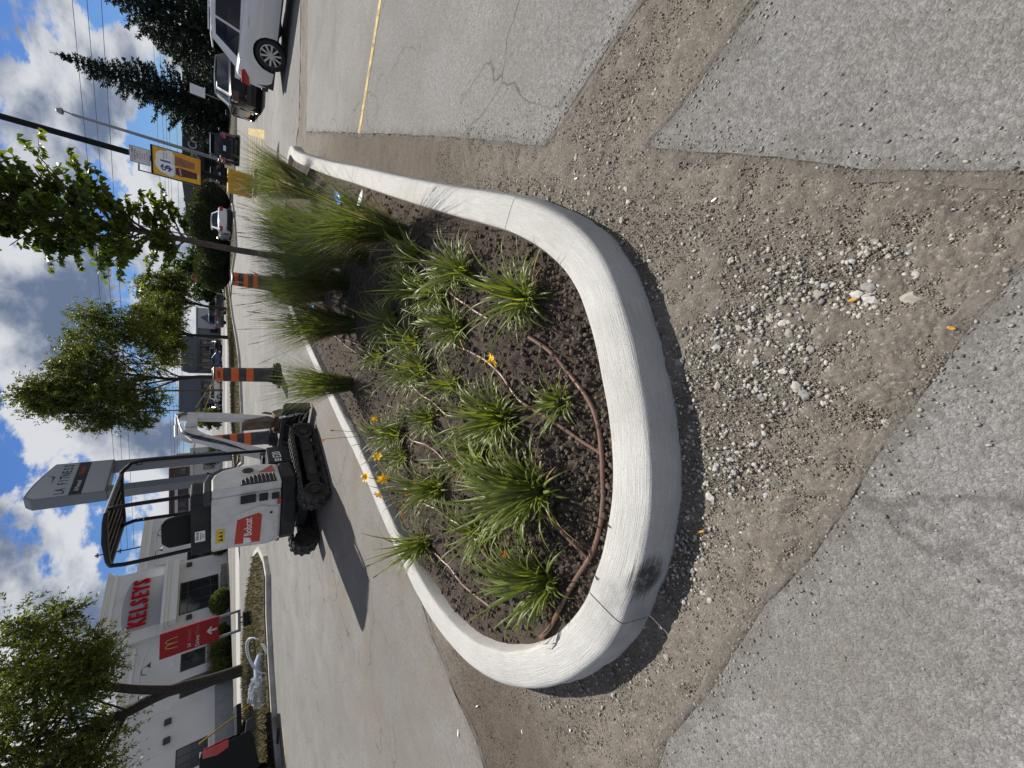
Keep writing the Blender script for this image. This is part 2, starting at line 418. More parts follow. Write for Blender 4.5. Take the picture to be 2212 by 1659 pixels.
        le = t.nodes.new('ShaderNodeVectorMath'); le.operation = 'LENGTH'; L(sc2.outputs[0], le.inputs[0])
        sc_f = math_('MULTIPLY', mr(math_('ADD', le.outputs['Value'], mr(br, 0.3, 0.7, -0.45, 0.45)), 0.75, 1.25, 1, 0), mr(nz(30, 5, 0.7), 0.25, 0.5, 0.4, 1))
        base = mix(math_('MULTIPLY', sc_f, 0.93), base, (0.035, 0.034, 0.034))
        pt2 = P(1345, 1330, 0.12); d4 = t.nodes.new('ShaderNodeVectorMath'); d4.operation = 'DISTANCE'; L(co, d4.inputs[0]); d4.inputs[1].default_value = pt2
        sm = math_('MULTIPLY', mr(d4.outputs['Value'], 0.04, 0.27, 1, 0, True), mr(math_('ADD', br, nz(9, 4, 0.6)), 0.85, 1.15))
        base = mix(math_('MULTIPLY', sm, 0.62), base, (0.20, 0.20, 0.205))
        L(base, b.inputs['Base Color']); b.inputs['Roughness'].default_value = 0.85
        L(math_('ADD', math_('MULTIPLY', br, 1.0), math_('MULTIPLY', nz(160, 4, 0.7), 0.6)), bp.inputs['Height']); bp.inputs['Strength'].default_value = 0.8
        bp.inputs['Distance'].default_value = 0.005
    elif kind == 'tone':
        at = t.nodes.new('ShaderNodeAttribute'); at.attribute_name = 'tone'
        base = mix(mr(nz(90, 5, 0.7), 0.3, 0.7, 0.0, 0.5), at.outputs['Color'], mix(1.0, at.outputs['Color'], (0.62, 0.58, 0.52), 'MULTIPLY'))
        L(base, b.inputs['Base Color']); b.inputs['Roughness'].default_value = 0.9
        L(nz(300, 4), bp.inputs['Height']); bp.inputs['Strength'].default_value = 0.3; bp.inputs['Distance'].default_value = 0.002
    elif kind == 'turf':
        base = mix(mr(nz(2.5, 6, 0.7), 0.35, 0.65), (0.050, 0.046, 0.022), (0.085, 0.068, 0.044))
        base = mix(mr(nz(30, 4, 0.7), 0.3, 0.7, 0, 0.6), base, (0.040, 0.042, 0.016))
        L(base, b.inputs['Base Color']); b.inputs['Roughness'].default_value = 0.95
        L(nz(40, 6, 0.8), bp.inputs['Height']); bp.inputs['Strength'].default_value = 1.0; bp.inputs['Distance'].default_value = 0.03
    elif kind == 'paint':
        wear = mr(math_('ADD', nz(9, 7, 0.75), math_('MULTIPLY', nz(60, 4, 0.7), 0.5)), 0.70, 0.90, 0, 1)
        L(mix(mr(nz(3, 4), 0.3, 0.7), (0.60, 0.44, 0.15), (0.52, 0.40, 0.20)), b.inputs['Base Color'])
        L(math_('SUBTRACT', 1.0, wear), b.inputs['Alpha']); b.inputs['Roughness'].default_value = 0.8
    if kind != 'paint': L(bp.outputs[0], b.inputs['Normal'])
    return m
def mr_rgb(t, L, v, a, b):
    n = t.nodes.new('ShaderNodeMapRange'); L(v, n.inputs[0]); n.inputs[1].default_value = 0.3; n.inputs[2].default_value = 0.7
    n.inputs[3].default_value = a; n.inputs[4].default_value = b
    c = t.nodes.new('ShaderNodeCombineColor')
    for i in range(3): L(n.outputs[0], c.inputs[i])
    return c.outputs[0]
M_ASPH = groundmat('asphalt', 'asphalt'); M_DIRT = groundmat('dirt', 'dirt'); M_SOIL = groundmat('garden_soil', 'soil')
M_CONC = groundmat('curb_concrete', 'concrete'); M_STONE = groundmat('stone', 'tone'); M_TURF = groundmat('turf', 'turf'); M_PAINT = groundmat('yellow_line_paint', 'paint')
M_OLDCONC = mat('old_concrete', (0.40, 0.385, 0.35), 0.9, var=0.25, vscale=3, bump=0.4, bscale=50, dirt=(0.22, 0.20, 0.17), dscale=2.5)

# island outline = inner edge of the curb, counter-clockwise seen from above
INNER = [(4.57, 8.59), (3.26, 6.2), (2.51, 4.76), (1.80, 3.42), (1.36, 2.57), (1.07, 1.99), (0.92, 1.70), (0.77, 1.46), (0.62, 1.28), (0.47, 1.16),
         (0.32, 1.09), (0.17, 1.04), (0.0, 1.0), (-0.14, 0.97), (-0.31, 0.95), (-0.47, 0.95), (-0.61, 0.97), (-0.75, 1.0), (-0.89, 1.05),
         (-1.0, 1.09), (-1.12, 1.16), (-1.27, 1.28), (-1.39, 1.40), (-1.54, 1.60), (-1.66, 1.84), (-1.73, 2.11), (-1.735, 2.40), (-1.68, 2.69),
         (-1.56, 3.0), (-1.25, 3.6), (-0.97, 4.08), (-0.69, 4.60), (-0.42, 5.17), (-0.10, 5.80), (0.30, 6.55), (0.75, 7.40), (1.22, 8.30),
         (1.7, 9.2), (2.1, 9.8), (2.6, 10.15), (3.4, 10.2), (4.3, 10.05), (4.95, 9.75), (5.12, 9.5), (5.02, 9.25)]
INNER = [(p.x, p.y) for p in catmull([(a, b, 0) for a, b in INNER], True, 0.035)]
ni = len(INNER)
def path_normals(pts):
    n = len(pts); r = []
    for i in range(n):
        a = pts[i - 1]; b = pts[(i + 1) % n]; dx, dy = b[0] - a[0], b[1] - a[1]; l = math.hypot(dx, dy)
        r.append((dy / l, -dx / l))
    return r
NRM = path_normals(INNER)
area = sum(INNER[i - 1][0] * INNER[i][1] - INNER[i][0] * INNER[i - 1][1] for i in range(ni))
if area > 0: pass
else: NRM = [(-a, -b) for a, b in NRM]
# NRM must point outwards
cx_, cy_ = 1.2, 5.0
if inpoly(np.array([INNER[10][0] + 0.05 * NRM[10][0]]), np.array([INNER[10][1] + 0.05 * NRM[10][1]]), INNER)[0]: NRM = [(-a, -b) for a, b in NRM]

# area dug up round the island
DUG_PX = [(640, 300), (645, 270), (648, 150), (650, -60), (665, -60), (663, 150), (661, 283), (800, 288), (935, 292), (1110, 308), (1176, 313),
          (1230, 232), (1286, 147), (1347, 50), (1405, -40), (1680, -50), (1641, 0), (1541, 133), (1470, 232), (1397, 318), (1580, 330), (1751, 346), (1980, 362), (2212, 371)]
DUG = [P(*q).to_2d() for q in DUG_PX]
def ext(i, j, d): DUG[j] = DUG[i] + (DUG[j] - DUG[i]).normalized() * d      # carry an edge on beyond the frame
ext(2, 3, 9.0); ext(5, 4, 9.0); ext(12, 14, 6.0); ext(17, 15, 6.5); DUG[16] = DUG[17].lerp(DUG[15], .4)
DUG += [Vector((0.62, -1.2)), Vector((0.9, -2.6)), Vector((0.5, -2.7)), Vector((0.2, -1.2))]
DUG += [P(*q).to_2d() for q in [(2212, 560), (2100, 692), (1979, 879), (1873, 1034), (1807, 1122), (1735, 1217), (1640, 1333), (1596, 1399), (1508, 1526), (1447, 1587),
                                (1414, 1659), (1370, 1740), (1062, 1740), (1045, 1659), (1027, 1600), (982, 1500), (963, 1444), (933, 1377), (915, 1317), (893, 1258)]]
DUG += [Vector(q) for q in [(-1.72, 3.05), (-1.45, 3.55), (-0.85, 4.6), (-0.1, 6.1), (0.9, 8.0), (2.4, 9.9), (4.0, 9.9)]]
dug2 = []
for i in range(len(DUG)):
    a, b = DUG[i], DUG[(i + 1) % len(DUG)]; k = max(1, min(90, int((b - a).length / 0.035)))
    for j in range(k):
        p = a.lerp(b, j / k); s_ = 0.006 + 0.0012 * p.length
        p = p + Vector((mnoise.noise((p.x * 9, p.y * 9, 1.3)), mnoise.noise((p.x * 9, p.y * 9, 7.7)))) * s_ + Vector((mnoise.noise((p.x * 2, p.y * 2, 3)), mnoise.noise((p.x * 2, p.y * 2, 9)))) * 0.02
        dug2.append((p.x, p.y))
from mathutils.geometry import tessellate_polygon
BIG = 900.0
# near piece of the lot keeps small triangles: ring at 40 m, then the far sheet
def sheet_with_hole(name, outer, hole, m, z=0.0, drop=0.05):
    polys = [[Vector((a, b, 0)) for a, b in outer], [Vector((a, b, 0)) for a, b in hole]]
    tris = tessellate_polygon(polys); vv = [(a, b, z) for a, b in list(outer) + list(hole)]
    ff = [tuple(q) for q in tris]; no, nh = len(outer), len(hole)
    vv += [(a, b, z - drop) for a, b in hole]
    ff += [(no + i, no + (i + 1) % nh, no + nh + (i + 1) % nh, no + nh + i) for i in range(nh)]
    mb = MB().add(vv, ff)
    o = mb.build(name, m)
    for p_ in o.data.polygons:
        if abs(p_.normal.z) > 0.9 and p_.normal.z < 0: p_.flip()
    return o
lot = sheet_with_hole('parking_lot', [(-BIG, -BIG), (BIG, -BIG), (BIG, BIG), (-BIG, BIG)], dug2, M_ASPH)
tag(lot, kind='structure')

# dirt bed under and round the island (finer towards the camera)
def polar_grid(r0, r1, dr, a0, a1, na):
    rs = [r0]
    while rs[-1] < r1: rs.append(rs[-1] + dr * (0.55 + rs[-1]))
    rs = np.array(rs); an = np.linspace(a0, a1, na)
    rr, aa = np.meshgrid(rs, an, indexing='ij'); X = rr * np.sin(aa); Y = rr * np.cos(aa)
    nr = len(rs); i = np.arange(nr - 1)[:, None] * na; j = np.arange(na - 1)[None, :]
    q = np.stack([i + j, i + j + 1, i + na + j + 1, i + na + j], -1).reshape(-1, 4)
    return X, Y, q
X, Y, Q = polar_grid(0.02, 15.0, 0.0095, R(-180), R(180), 560)
dug_c = dug2[::4]
ins = inpoly(X, Y, dug2); dd = distpoly(X, Y, dug_c)
n1 = fbm(X, Y, 1.6, 4); n2 = fbm(X, Y, 14, 3, 5.0)
n3 = fbm(X, Y, 45, 2, 9.0)
edge = np.clip(dd / 0.28, 0, 1)
Zd = np.where(ins, -0.0015 - 0.023 * edge ** 1.4 + n1 * 0.012 * edge + n2 * 0.0085 + n3 * 0.0050, -0.006 - 0.1 * np.clip(dd / 0.05, 0, 1))
dirt = npmesh('dirt', np.stack([X, Y, Zd], -1).reshape(-1, 3), Q, M_DIRT, smooth=True); tag(dirt, kind='structure')

# planting soil
def soil_low(x, y):
    d = distpoly(np.asarray(x, float), np.asarray(y, float), INNER_C)
    k = np.clip(d / 0.55, 0, 1); k = k * k * (3 - 2 * k)
    return 0.062 + 0.092 * k
INNER_C = INNER[::6]
def soil_zs(x, y):
    return soil_low(x, y) + 0.018 * np.array([mnoise.fractal((a * 2.2, b * 2.2, 4.0), 0.6, 2.1, 3) for a, b in zip(x, y)])
def soil_z(x, y):
    return float(soil_low(np.array([x]), np.array([y]))[0]) + 0.018 * mnoise.fractal((x * 2.2, y * 2.2, 4.0), 0.6, 2.1, 3)
X, Y, Q = polar_grid(0.75, 13.0, 0.0085, R(-62), R(40), 360)
INNER_D = INNER[::2]
ins = inpoly(X, Y, INNER_D); dd = distpoly(X, Y, INNER_D)
keep = ins | (dd < 0.06)
Zs = soil_low(X, Y)
sel = keep
n1 = np.zeros_like(X); n2 = np.zeros_like(X); n3 = np.zeros_like(X)
n1[sel] = np.array([mnoise.fractal((a * 2.2, b * 2.2, 4.0), 0.6, 2.1, 3) for a, b in zip(X[sel], Y[sel])])
n2[sel] = np.array([mnoise.fractal((a * 17, b * 17, 2.0), 0.7, 2.1, 3) for a, b in zip(X[sel], Y[sel])])
n3[sel] = np.array([abs(mnoise.noise((a * 42, b * 42, 8.0))) for a, b in zip(X[sel], Y[sel])])
ee = np.clip(dd / 0.12, 0.15, 1)
Zs = Zs + 0.018 * n1 + (0.026 * n2 + 0.026 * n3) * ee
kq = keep.reshape(-1)[Q].all(1); Q = Q[kq]
us, inv = np.unique(Q, return_inverse=True)
V = np.stack([X, Y, Zs], -1).reshape(-1, 3)[us]
soil = npmesh('soil', V, inv.reshape(-1, 4), M_SOIL, smooth=True); tag(soil, kind='structure')

# curb: four cast segments with open joints
curb = thing('concrete_curb', 'pale new concrete curb ringing the planted island', 'curb')
PROF = [(0.0, 0.02), (0.0, 0.135), (0.006, 0.146), (0.016, 0.15), (0.09, 0.151), (0.155, 0.1495), (0.172, 0.146), (0.184, 0.138), (0.192, 0.125), (0.200, 0.09), (0.222, 0.02), (0.230, -0.05)]
def near_idx(x, y): return min(range(ni), key=lambda i: (INNER[i][0] - x) ** 2 + (INNER[i][1] - y) ** 2)
JO = sorted([near_idx(2.51, 4.76), near_idx(0.92, 1.70), near_idx(-0.96, 1.075), near_idx(0.1, 6.1)])
plen = [0.0]
for i in range(1, ni): plen.append(plen[-1] + math.hypot(INNER[i][0] - INNER[i - 1][0], INNER[i][1] - INNER[i - 1][1]))
pv = [0.0]
for i in range(1, len(PROF)): pv.append(pv[-1] + math.hypot(PROF[i][0] - PROF[i - 1][0], PROF[i][1] - PROF[i - 1][1]))
for k in range(len(JO)):
    a, b = JO[k], JO[(k + 1) % len(JO)]
    if b <= a: b += ni
    idx = list(range(a, b + 1)); vv = []; uvs = []
    for q, i in enumerate(idx):
        c = INNER[i % ni]; nn = NRM[i % ni]
        sh = 0.0
        if q == 0 or q == len(idx) - 1:
            o_ = INNER[(i + (1 if q == 0 else -1)) % ni]; l = math.hypot(o_[0] - c[0], o_[1] - c[1]); f_ = 0.0028 / l
            c = (c[0] + (o_[0] - c[0]) * f_, c[1] + (o_[1] - c[1]) * f_)
        for j, (d, z) in enumerate(PROF):
            wob = 0.0025 * mnoise.noise((c[0] * 5 + j, c[1] * 5, 2.0)) + (0.007 * mnoise.noise((c[0] * 13, c[1] * 13, 5.0)) if j >= 10 else 0)
            vv.append((c[0] + nn[0] * (d + wob), c[1] + nn[1] * (d + wob), z + wob * 0.5)); uvs.append((plen[i % ni], pv[j]))
    mpf = len(PROF); ff = [(q * mpf + j, q * mpf + j + 1, (q + 1) * mpf + j + 1, (q + 1) * mpf + j) for q in range(len(idx) - 1) for j in range(mpf - 1)]
    ff += [tuple(range(mpf)), tuple(range((len(idx) - 1) * mpf, len(idx) * mpf))[::-1]]
    me = bpy.data.meshes.new('curb_segment'); me.from_pydata(vv, [], ff)
    bm = bmesh.new(); bm.from_mesh(me); bmesh.ops.recalc_face_normals(bm, faces=bm.faces[:]); bm.to_mesh(me); bm.free()
    ul = me.uv_layers.new(name='UVMap')
    for lp in me.loops: ul.data[lp.index].uv = uvs[lp.vertex_index]
    finish('curb_segment', me, M_CONC, curb, smooth=45, fixn=False)

# ------------------------------------------------------------------ gravel
ICO = None
def ico():
    global ICO
    if ICO is None:
        bm = bmesh.new(); bmesh.ops.create_icosphere(bm, subdivisions=1, radius=1.0); bm.verts.ensure_lookup_table()
        ICO = (np.array([v.co[:] for v in bm.verts]), np.array([[v.index for v in f.verts] for f in bm.faces])); bm.free()
    return ICO
def rot_rand(n):
    q = RNG.normal(size=(n, 4)); q /= np.linalg.norm(q, axis=1)[:, None]; w_, x, y, z = q.T
    return np.stack([1 - 2 * (y * y + z * z), 2 * (x * y - z * w_), 2 * (x * z + y * w_), 2 * (x * y + z * w_), 1 - 2 * (x * x + z * z), 2 * (y * z - x * w_),
                     2 * (x * z - y * w_), 2 * (y * z + x * w_), 1 - 2 * (x * x + y * y)], -1).reshape(n, 3, 3)
def rotz(n):
    a = RNG.uniform(0, 2 * np.pi, n); c, s_ = np.cos(a), np.sin(a); z = np.zeros(n); o = np.ones(n)
    return np.stack([c, -s_, z, s_, c, z, z, z, o], -1).reshape(n, 3, 3)
OCT = (np.array([(1, 0, 0), (-1, 0, 0), (0, 1, 0), (0, -1, 0), (0, 0, 1), (0, 0, -1)], float), np.array([(0, 2, 4), (2, 1, 4), (1, 3, 4), (3, 0, 4), (2, 0, 5), (1, 2, 5), (3, 1, 5), (0, 3, 5)]))
def stones(pos, size, tones, name, m, flat=0.62, parent=None, shape=None):
    iv, if_ = shape or ico(); n = len(pos); nv = len(iv)
    loc = iv[None] * (1 + RNG.uniform(-0.28, 0.28, (n, nv, 1)))
    loc = np.einsum('nij,nkj->nki', rot_rand(n), loc)
    loc = loc * np.stack([RNG.uniform(0.8, 1.35, n), RNG.uniform(0.7, 1.05, n), flat * RNG.uniform(0.8, 1.2, n)], -1)[:, None, :]
    loc = np.einsum('nij,nkj->nki', rotz(n), loc) * size[:, None, None] + pos[:, None, :]
    fs = (if_[None] + (np.arange(n) * nv)[:, None, None]).reshape(-1, 3)
    return npmesh(name, loc.reshape(-1, 3), fs, m, parent, cols=np.repeat(tones, nv, axis=0))
def tones_grey(n, lo=0.16, hi=0.52):
    g = RNG.uniform(lo, hi, n) ** 1.0; wm = RNG.uniform(0, 1, n)
    return np.stack([g * (1.0 + 0.05 * wm), g * (0.985 - 0.01 * wm), g * (0.95 - 0.14 * wm)], -1)
outer_c = [(c[0] + 0.225 * n_[0], c[1] + 0.225 * n_[1]) for c, n_ in zip(INNER, NRM)][::3]
def scatter_dirt(n, rmax, pw, dens=None):
    k = int(n * 5); r = rmax * RNG.uniform(0, 1, k) ** pw; a = RNG.uniform(R(-110), R(110), k)
    x, y = r * np.sin(a), r * np.cos(a); y = y - 0.15
    ok = inpoly(x, y, dug_c) & ~inpoly(x, y, outer_c)
    x, y = x[ok], y[ok]
    if dens is not None:
        d = dens(x, y); ok = RNG.uniform(0, 1, len(x)) < d; x, y = x[ok], y[ok]
    return x[:n], y[:n]
CL = [(P(*q), r_) for q, r_ in [((1950, 610), 0.12), ((1740, 700), 0.22), ((1620, 760), 0.18), ((1540, 1000), 0.14), ((1500, 1170), 0.1), ((1720, 1110), 0.16), ((1500, 1250), 0.12), ((1890, 560), 0.12), ((1480, 780), 0.1), ((1990, 520), 0.10)]]
def dens_cl(x, y):
    v = 0.2 + 0 * x
    for c, r_ in CL: v = np.maximum(v, np.exp(-((x - c.x) ** 2 + (y - c.y) ** 2) / (r_ * r_ * 1.7)))
    return v
x, y = scatter_dirt(60000, 3.6, 0.85)
sz = 0.0014 + 0.0034 * RNG.uniform(0, 1, len(x)) ** 2
z0 = -0.019 + 0.016 * np.clip(1 - distpoly(x, y, dug_c) / .28, 0, 1) ** 1.4 + RNG.uniform(-0.002, 0.005, len(x))
x2, y2 = scatter_dirt(10000, 2.6, 0.75, dens_cl)
s2 = 0.0028 + 0.0062 * RNG.uniform(0, 1, len(x2)) ** 2.2
z2 = -0.019 + s2 * 0.45
# spill over the broken edge of the lot
k = 9000; near_e = np.array([q for q in dug2 if math.hypot(*q) < 3.2]); ii = RNG.integers(0, len(near_e), k); e = near_e[ii]; e = e + RNG.normal(0, 0.08, (k, 2)) * RNG.uniform(.2, 1.4, (k, 1)); ok = (np.hypot(e[:, 0], e[:, 1]) < 3.4) & ~inpoly(e[:, 0], e[:, 1], outer_c)
e = e[ok]; s3 = 0.0016 + 0.0042 * RNG.uniform(0, 1, len(e)) ** 2
de_ = distpoly(e[:, 0], e[:, 1], dug_c); z3 = np.where(inpoly(e[:, 0], e[:, 1], dug2), -0.0015 - 0.023 * np.clip(de_ / .28, 0, 1) ** 1.4, 0.0) + s3 * 0.5
# a few loose grains over the lot itself
k = 1500; a = RNG.uniform(R(-100), R(100), k); r_ = 0.2 + 5.0 * RNG.uniform(0, 1, k) ** 0.8; g = np.stack([r_ * np.sin(a), r_ * np.cos(a)], -1)
ok = ~inpoly(g[:, 0], g[:, 1], outer_c) & ~inpoly(g[:, 0], g[:, 1], dug2); g = g[ok]; s4 = RNG.uniform(0.0014, 0.0034, len(g)); z4 = s4 * 0.5
# strip of crushed stone lying in the shade against the curb face
k = 2600; ii = RNG.integers(0, len(outer_c), k); oc = np.array(outer_c)[ii]; nn = np.array(NRM[::3])[ii]; dd = RNG.uniform(0.0, 0.075, k)[:, None]; cc = oc + nn * dd + RNG.normal(0, 0.01, (k, 2))
ok = (np.hypot(cc[:, 0], cc[:, 1]) < 2.6) & ~inpoly(cc[:, 0], cc[:, 1], outer_c); cc = cc[ok]; s5 = RNG.uniform(0.003, 0.0085, len(cc)); z5 = -0.02 + s5 * 0.6
grit = stones(np.stack([x, y, z0], -1), sz, tones_grey(len(x), 0.09, 0.30) * np.array([1.04, .97, .88]), 'grit', M_STONE, shape=OCT, flat=.8); tag(grit, 'fine brown grit covering the dug up ground', 'grit', kind='stuff')
pos = np.concatenate([np.stack([x2, y2, z2], -1), np.c_[e, z3], np.c_[g, z4], np.c_[cc, z5]])
siz = np.concatenate([s2, s3, s4, s5])
tn = np.concatenate([tones_grey(len(x2), 0.16, 0.46), tones_grey(len(e), 0.10, 0.36), tones_grey(len(g), 0.08, 0.35), tones_grey(len(cc), 0.14, 0.4)])
gravel = stones(pos, siz, tn, 'gravel', M_STONE); tag(gravel, 'fine grey gravel and grit spread over the dug up dirt', 'gravel', kind='stuff')

# clods of the planting soil
k = 76000; r_ = 0.8 + 7.0 * RNG.uniform(0, 1, k) ** 1.5; a = RNG.uniform(R(-60), R(38), k); x, y = r_ * np.sin(a), r_ * np.cos(a)
ok = inpoly(x, y, INNER_C); x, y = x[ok], y[ok]; ok = distpoly(x, y, INNER_C) > 0.02; x, y = x[ok][:26000], y[ok][:26000]
zz = soil_zs(x, y); s_ = 0.0016 + 0.015 * RNG.uniform(0, 1, len(x)) ** 6.5
g = RNG.uniform(0.045, 0.13, len(x))
clods = stones(np.stack([x, y, zz + 0.013 + s_ * 0.2 + RNG.uniform(-.004, .006, len(x))], -1), s_, np.stack([g, g * 0.79, g * 0.62], -1), 'soil_clods', M_STONE, flat=0.8)
tag(clods, 'dark crumbly clods of soil covering the planting bed', 'soil', kind='stuff')

# larger stones one can pick up
stone_meshes = []
iv, if_ = ico()
for i in range(8):
    bm = bmesh.new(); bmesh.ops.create_icosphere(bm, subdivisions=3 if i < 4 else 2, radius=1.0)
    off = random.random() * 50
    for v in bm.verts:
        d = v.co.normalized(); d = d if i < 4 else Vector([round(q * 2.2) / 2.2 for q in d]); v.co *= 1 + 0.45 * mnoise.noise((d.x * 1.3 + off, d.y * 1.3, d.z * 1.3)) + 0.14 * mnoise.noise((d.x * 3 + off, d.y * 3, d.z * 3))
        v.co.z *= 0.62; v.co.x *= 1.2
    me = bpy.data.meshes.new('stone'); bm.to_mesh(me); bm.free()
    g = random.uniform(0.24, 0.5); at = me.color_attributes.new('tone', 'FLOAT_COLOR', 'POINT')
    wv = random.uniform(0, 1)
    for q in at.data: q.color = (g * (1 + .04 * wv), g * 0.985, g * (0.95 - .12 * wv), 1)
    if i < 4: me.polygons.foreach_set('use_smooth', [True] * len(me.polygons)); me.set_sharp_from_angle(angle=R(38))
    else: me.polygons.foreach_set('use_smooth', [False] * len(me.polygons))
    me.materials.append(M_STONE); stone_meshes.append(me)
def stone(p, s_, label=None, group=None, zb=-0.02):
    o = bpy.data.objects.new('stone', random.choice(stone_meshes)); COL.objects.link(o)
    o.location = (p[0], p[1], zb + s_ * 0.38); o.scale = (s_ * random.uniform(.85, 1.2), s_ * random.uniform(.75, 1), s_ * random.uniform(.7, 1.1))
    o.rotation_euler = (random.uniform(-.2, .2), random.uniform(-.2, .2), random.uniform(0, 6.28))
    return tag(o, label or 'small grey stone lying loose among the gravel beside the curb', 'stone', group or 'loose stones on the dirt beside the curb')
SPECIAL = [((1912, 910), 0.015, 'large pale broken stone lying near the edge of the coarse asphalt'), ((1875, 620), 0.015, 'round white stone in the middle of the gravel patch'),
           ((1972, 645), 0.019, 'large flat tan stone within the densest heap of gravel'), ((1737, 853), 0.017, 'pale rounded stone beside a cracked block on the open dirt'),
           ((1720, 835), 0.018, 'grey cracked block of stone on the open dirt'), ((1352, 408), 0.013, 'upper of two lone rounded pebbles right of the curb bend'),
           ((1355, 436), 0.014, 'lower of two lone rounded pebbles right of the curb bend'), ((1533, 1075), 0.015, 'white stone at the shadow edge below the curb'),
           ((2031, 415), 0.013, 'tan pebble beside an orange leaf near the asphalt edge'), ((1465, 782), 0.016, 'dark round stone in the curb shadow')]
for q, s_, l in SPECIAL:
    o = stone(P(*q, -0.01), s_, l, 'x'); del o['group']
n_big = 0
x, y = scatter_dirt(1500, 2.2, 0.7, dens_cl)
for a_, b_ in zip(x, y):
    if n_big >= 210: break
    stone((a_, b_), 0.0055 + 0.0085 * random.random() ** 2.0); n_big += 1

# dust tracked over the cut edge of the lot, thinning outwards
def dust_film():
    m = bpy.data.materials.new('dust_film'); m.use_nodes = True; t = m.node_tree; b = t.nodes['Principled BSDF']; L = t.links.new
    at = t.nodes.new('ShaderNodeAttribute'); at.attribute_name = 'tone'; sp3 = t.nodes.new('ShaderNodeSeparateColor'); L(at.outputs['Color'], sp3.inputs[0])
    co = t.nodes.new('ShaderNodeTexCoord').outputs['Object']
    def nz(sc, det): n = t.nodes.new('ShaderNodeTexNoise'); n.inputs['Scale'].default_value = sc; n.inputs['Detail'].default_value = det; n.inputs['Roughness'].default_value = .7; L(co, n.inputs['Vector']); return n.outputs['Fac']
    def mt(op, a, c):
        n = t.nodes.new('ShaderNodeMath'); n.operation = op
        for i, v in ((0, a), (1, c)):
            if isinstance(v, (int, float)): n.inputs[i].default_value = v
            else: L(v, n.inputs[i])
        return n.outputs[0]
    f = mt('ADD', sp3.outputs[0], mt('MULTIPLY', mt('SUBTRACT', mt('ADD', mt('MULTIPLY', nz(7, 5), .7), mt('MULTIPLY', nz(70, 3), .3)), .5), 2.6))
    mr_ = t.nodes.new('ShaderNodeMapRange'); L(f, mr_.inputs[0]); mr_.inputs[1].default_value = .48; mr_.inputs[2].default_value = 1.2; mr_.inputs[4].default_value = .8
    L(mr_.outputs[0], b.inputs['Alpha'])
    mx = t.nodes.new('ShaderNodeMix'); mx.data_type = 'RGBA'; L(nz(50, 4), mx.inputs[0]); mx.inputs[6].default_value = (.10, .088, .073, 1); mx.inputs[7].default_value = (.25, .232, .205, 1); L(mx.outputs[2], b.inputs['Base Color']); b.inputs['Roughness'].default_value = .95
    n = len(dug2); vv = []; cc = []; W = (-.05, 0.0, .09, .2, .34); FA = (.85, .7, .42, .18, -.1)
    dn = path_normals(dug2); tst = inpoly(np.array([dug2[40][0] + .02 * dn[40][0]]), np.array([dug2[40][1] + .02 * dn[40][1]]), dug2)[0]; sg = -1 if tst else 1
    sm = [Vector(q) for q in dn]
    for _ in range(6): sm = [(sm[i - 1] + sm[i] + sm[(i + 1) % n]).normalized() if (sm[i - 1] + sm[i] + sm[(i + 1) % n]).length > .2 else sm[i] for i in range(n)]
    for i, p in enumerate(dug2):
        k = .55 + .7 * abs(mnoise.noise((p[0] * 1.5, p[1] * 1.5, 3.0)) * 2)
        for w_, fa in zip(W, FA): vv.append((p[0] + sg * sm[i].x * w_ * k, p[1] + sg * sm[i].y * w_ * k, .0022 + .00001 * (i % 7))); cc.append((fa, fa, fa))
    m5 = len(W); fs = [(i * m5 + j, i * m5 + j + 1, ((i + 1) % n) * m5 + j + 1, ((i + 1) % n) * m5 + j) for i in range(n) for j in range(m5 - 1)]
    o = npmesh('dust', np.array(vv), np.array(fs), m, cols=np.array(cc)); tag(o, 'pale dust film fading from the dirt onto the asphalt', 'dust', kind='stuff')
dust_film()
# markings
def ribbon(name, pts, wd, m, z=0.004, label=None):
    pts = [Vector((p[0], p[1], 0)) for p in pts]; vv = []
    for i, p in enumerate(pts):
        t_ = (pts[min(i + 1, len(pts) - 1)] - pts[max(i - 1, 0)]).normalized(); n_ = Vector((-t_.y, t_.x, 0)) * wd / 2
        vv += [p + n_ + Vector((0, 0, z)), p - n_ + Vector((0, 0, z))]
    ff = [(2 * i, 2 * i + 2, 2 * i + 3, 2 * i + 1) for i in range(len(pts) - 1)]
    o = MB().add(vv, ff).build(name, m); tag(o, label, kind='structure'); return o
ribbon('painted_line', [P(835, -60), P(822, 0), P(800, 140), P(776, 288)], 0.10, M_PAINT)
ribbon('painted_line', [P(611, 1570), P(620, 1680)], 0.11, M_PAINT)
hx = [P(537, 284), P(572, 291), P(562, 400), P(556, 437), P(543, 415)]
ribbon('painted_line', [hx[0], hx[1]], 0.3, M_PAINT, 0.006)
ribbon('painted_line', [hx[1], P(567, 345), hx[2], hx[3]], 0.11, M_PAINT, 0.005)
ribbon('painted_line', [hx[3], P(549, 420), P(541, 402)], 0.3, M_PAINT, 0.0065)
for k in range(6):
    f_ = (k + 0.5) / 6.5; a = hx[0].lerp(hx[1], f_); b = P(541, 402).lerp(P(560, 420), f_)
    ribbon('painted_line', [a, b], 0.28, M_PAINT, 0.0042)
ribbon('painted_line', [P(496, 470), P(505, 462)], 0.12, M_PAINT); ribbon('painted_line', [P(505, 540), P(507, 520), P(505, 500)], 0.12, M_PAINT)
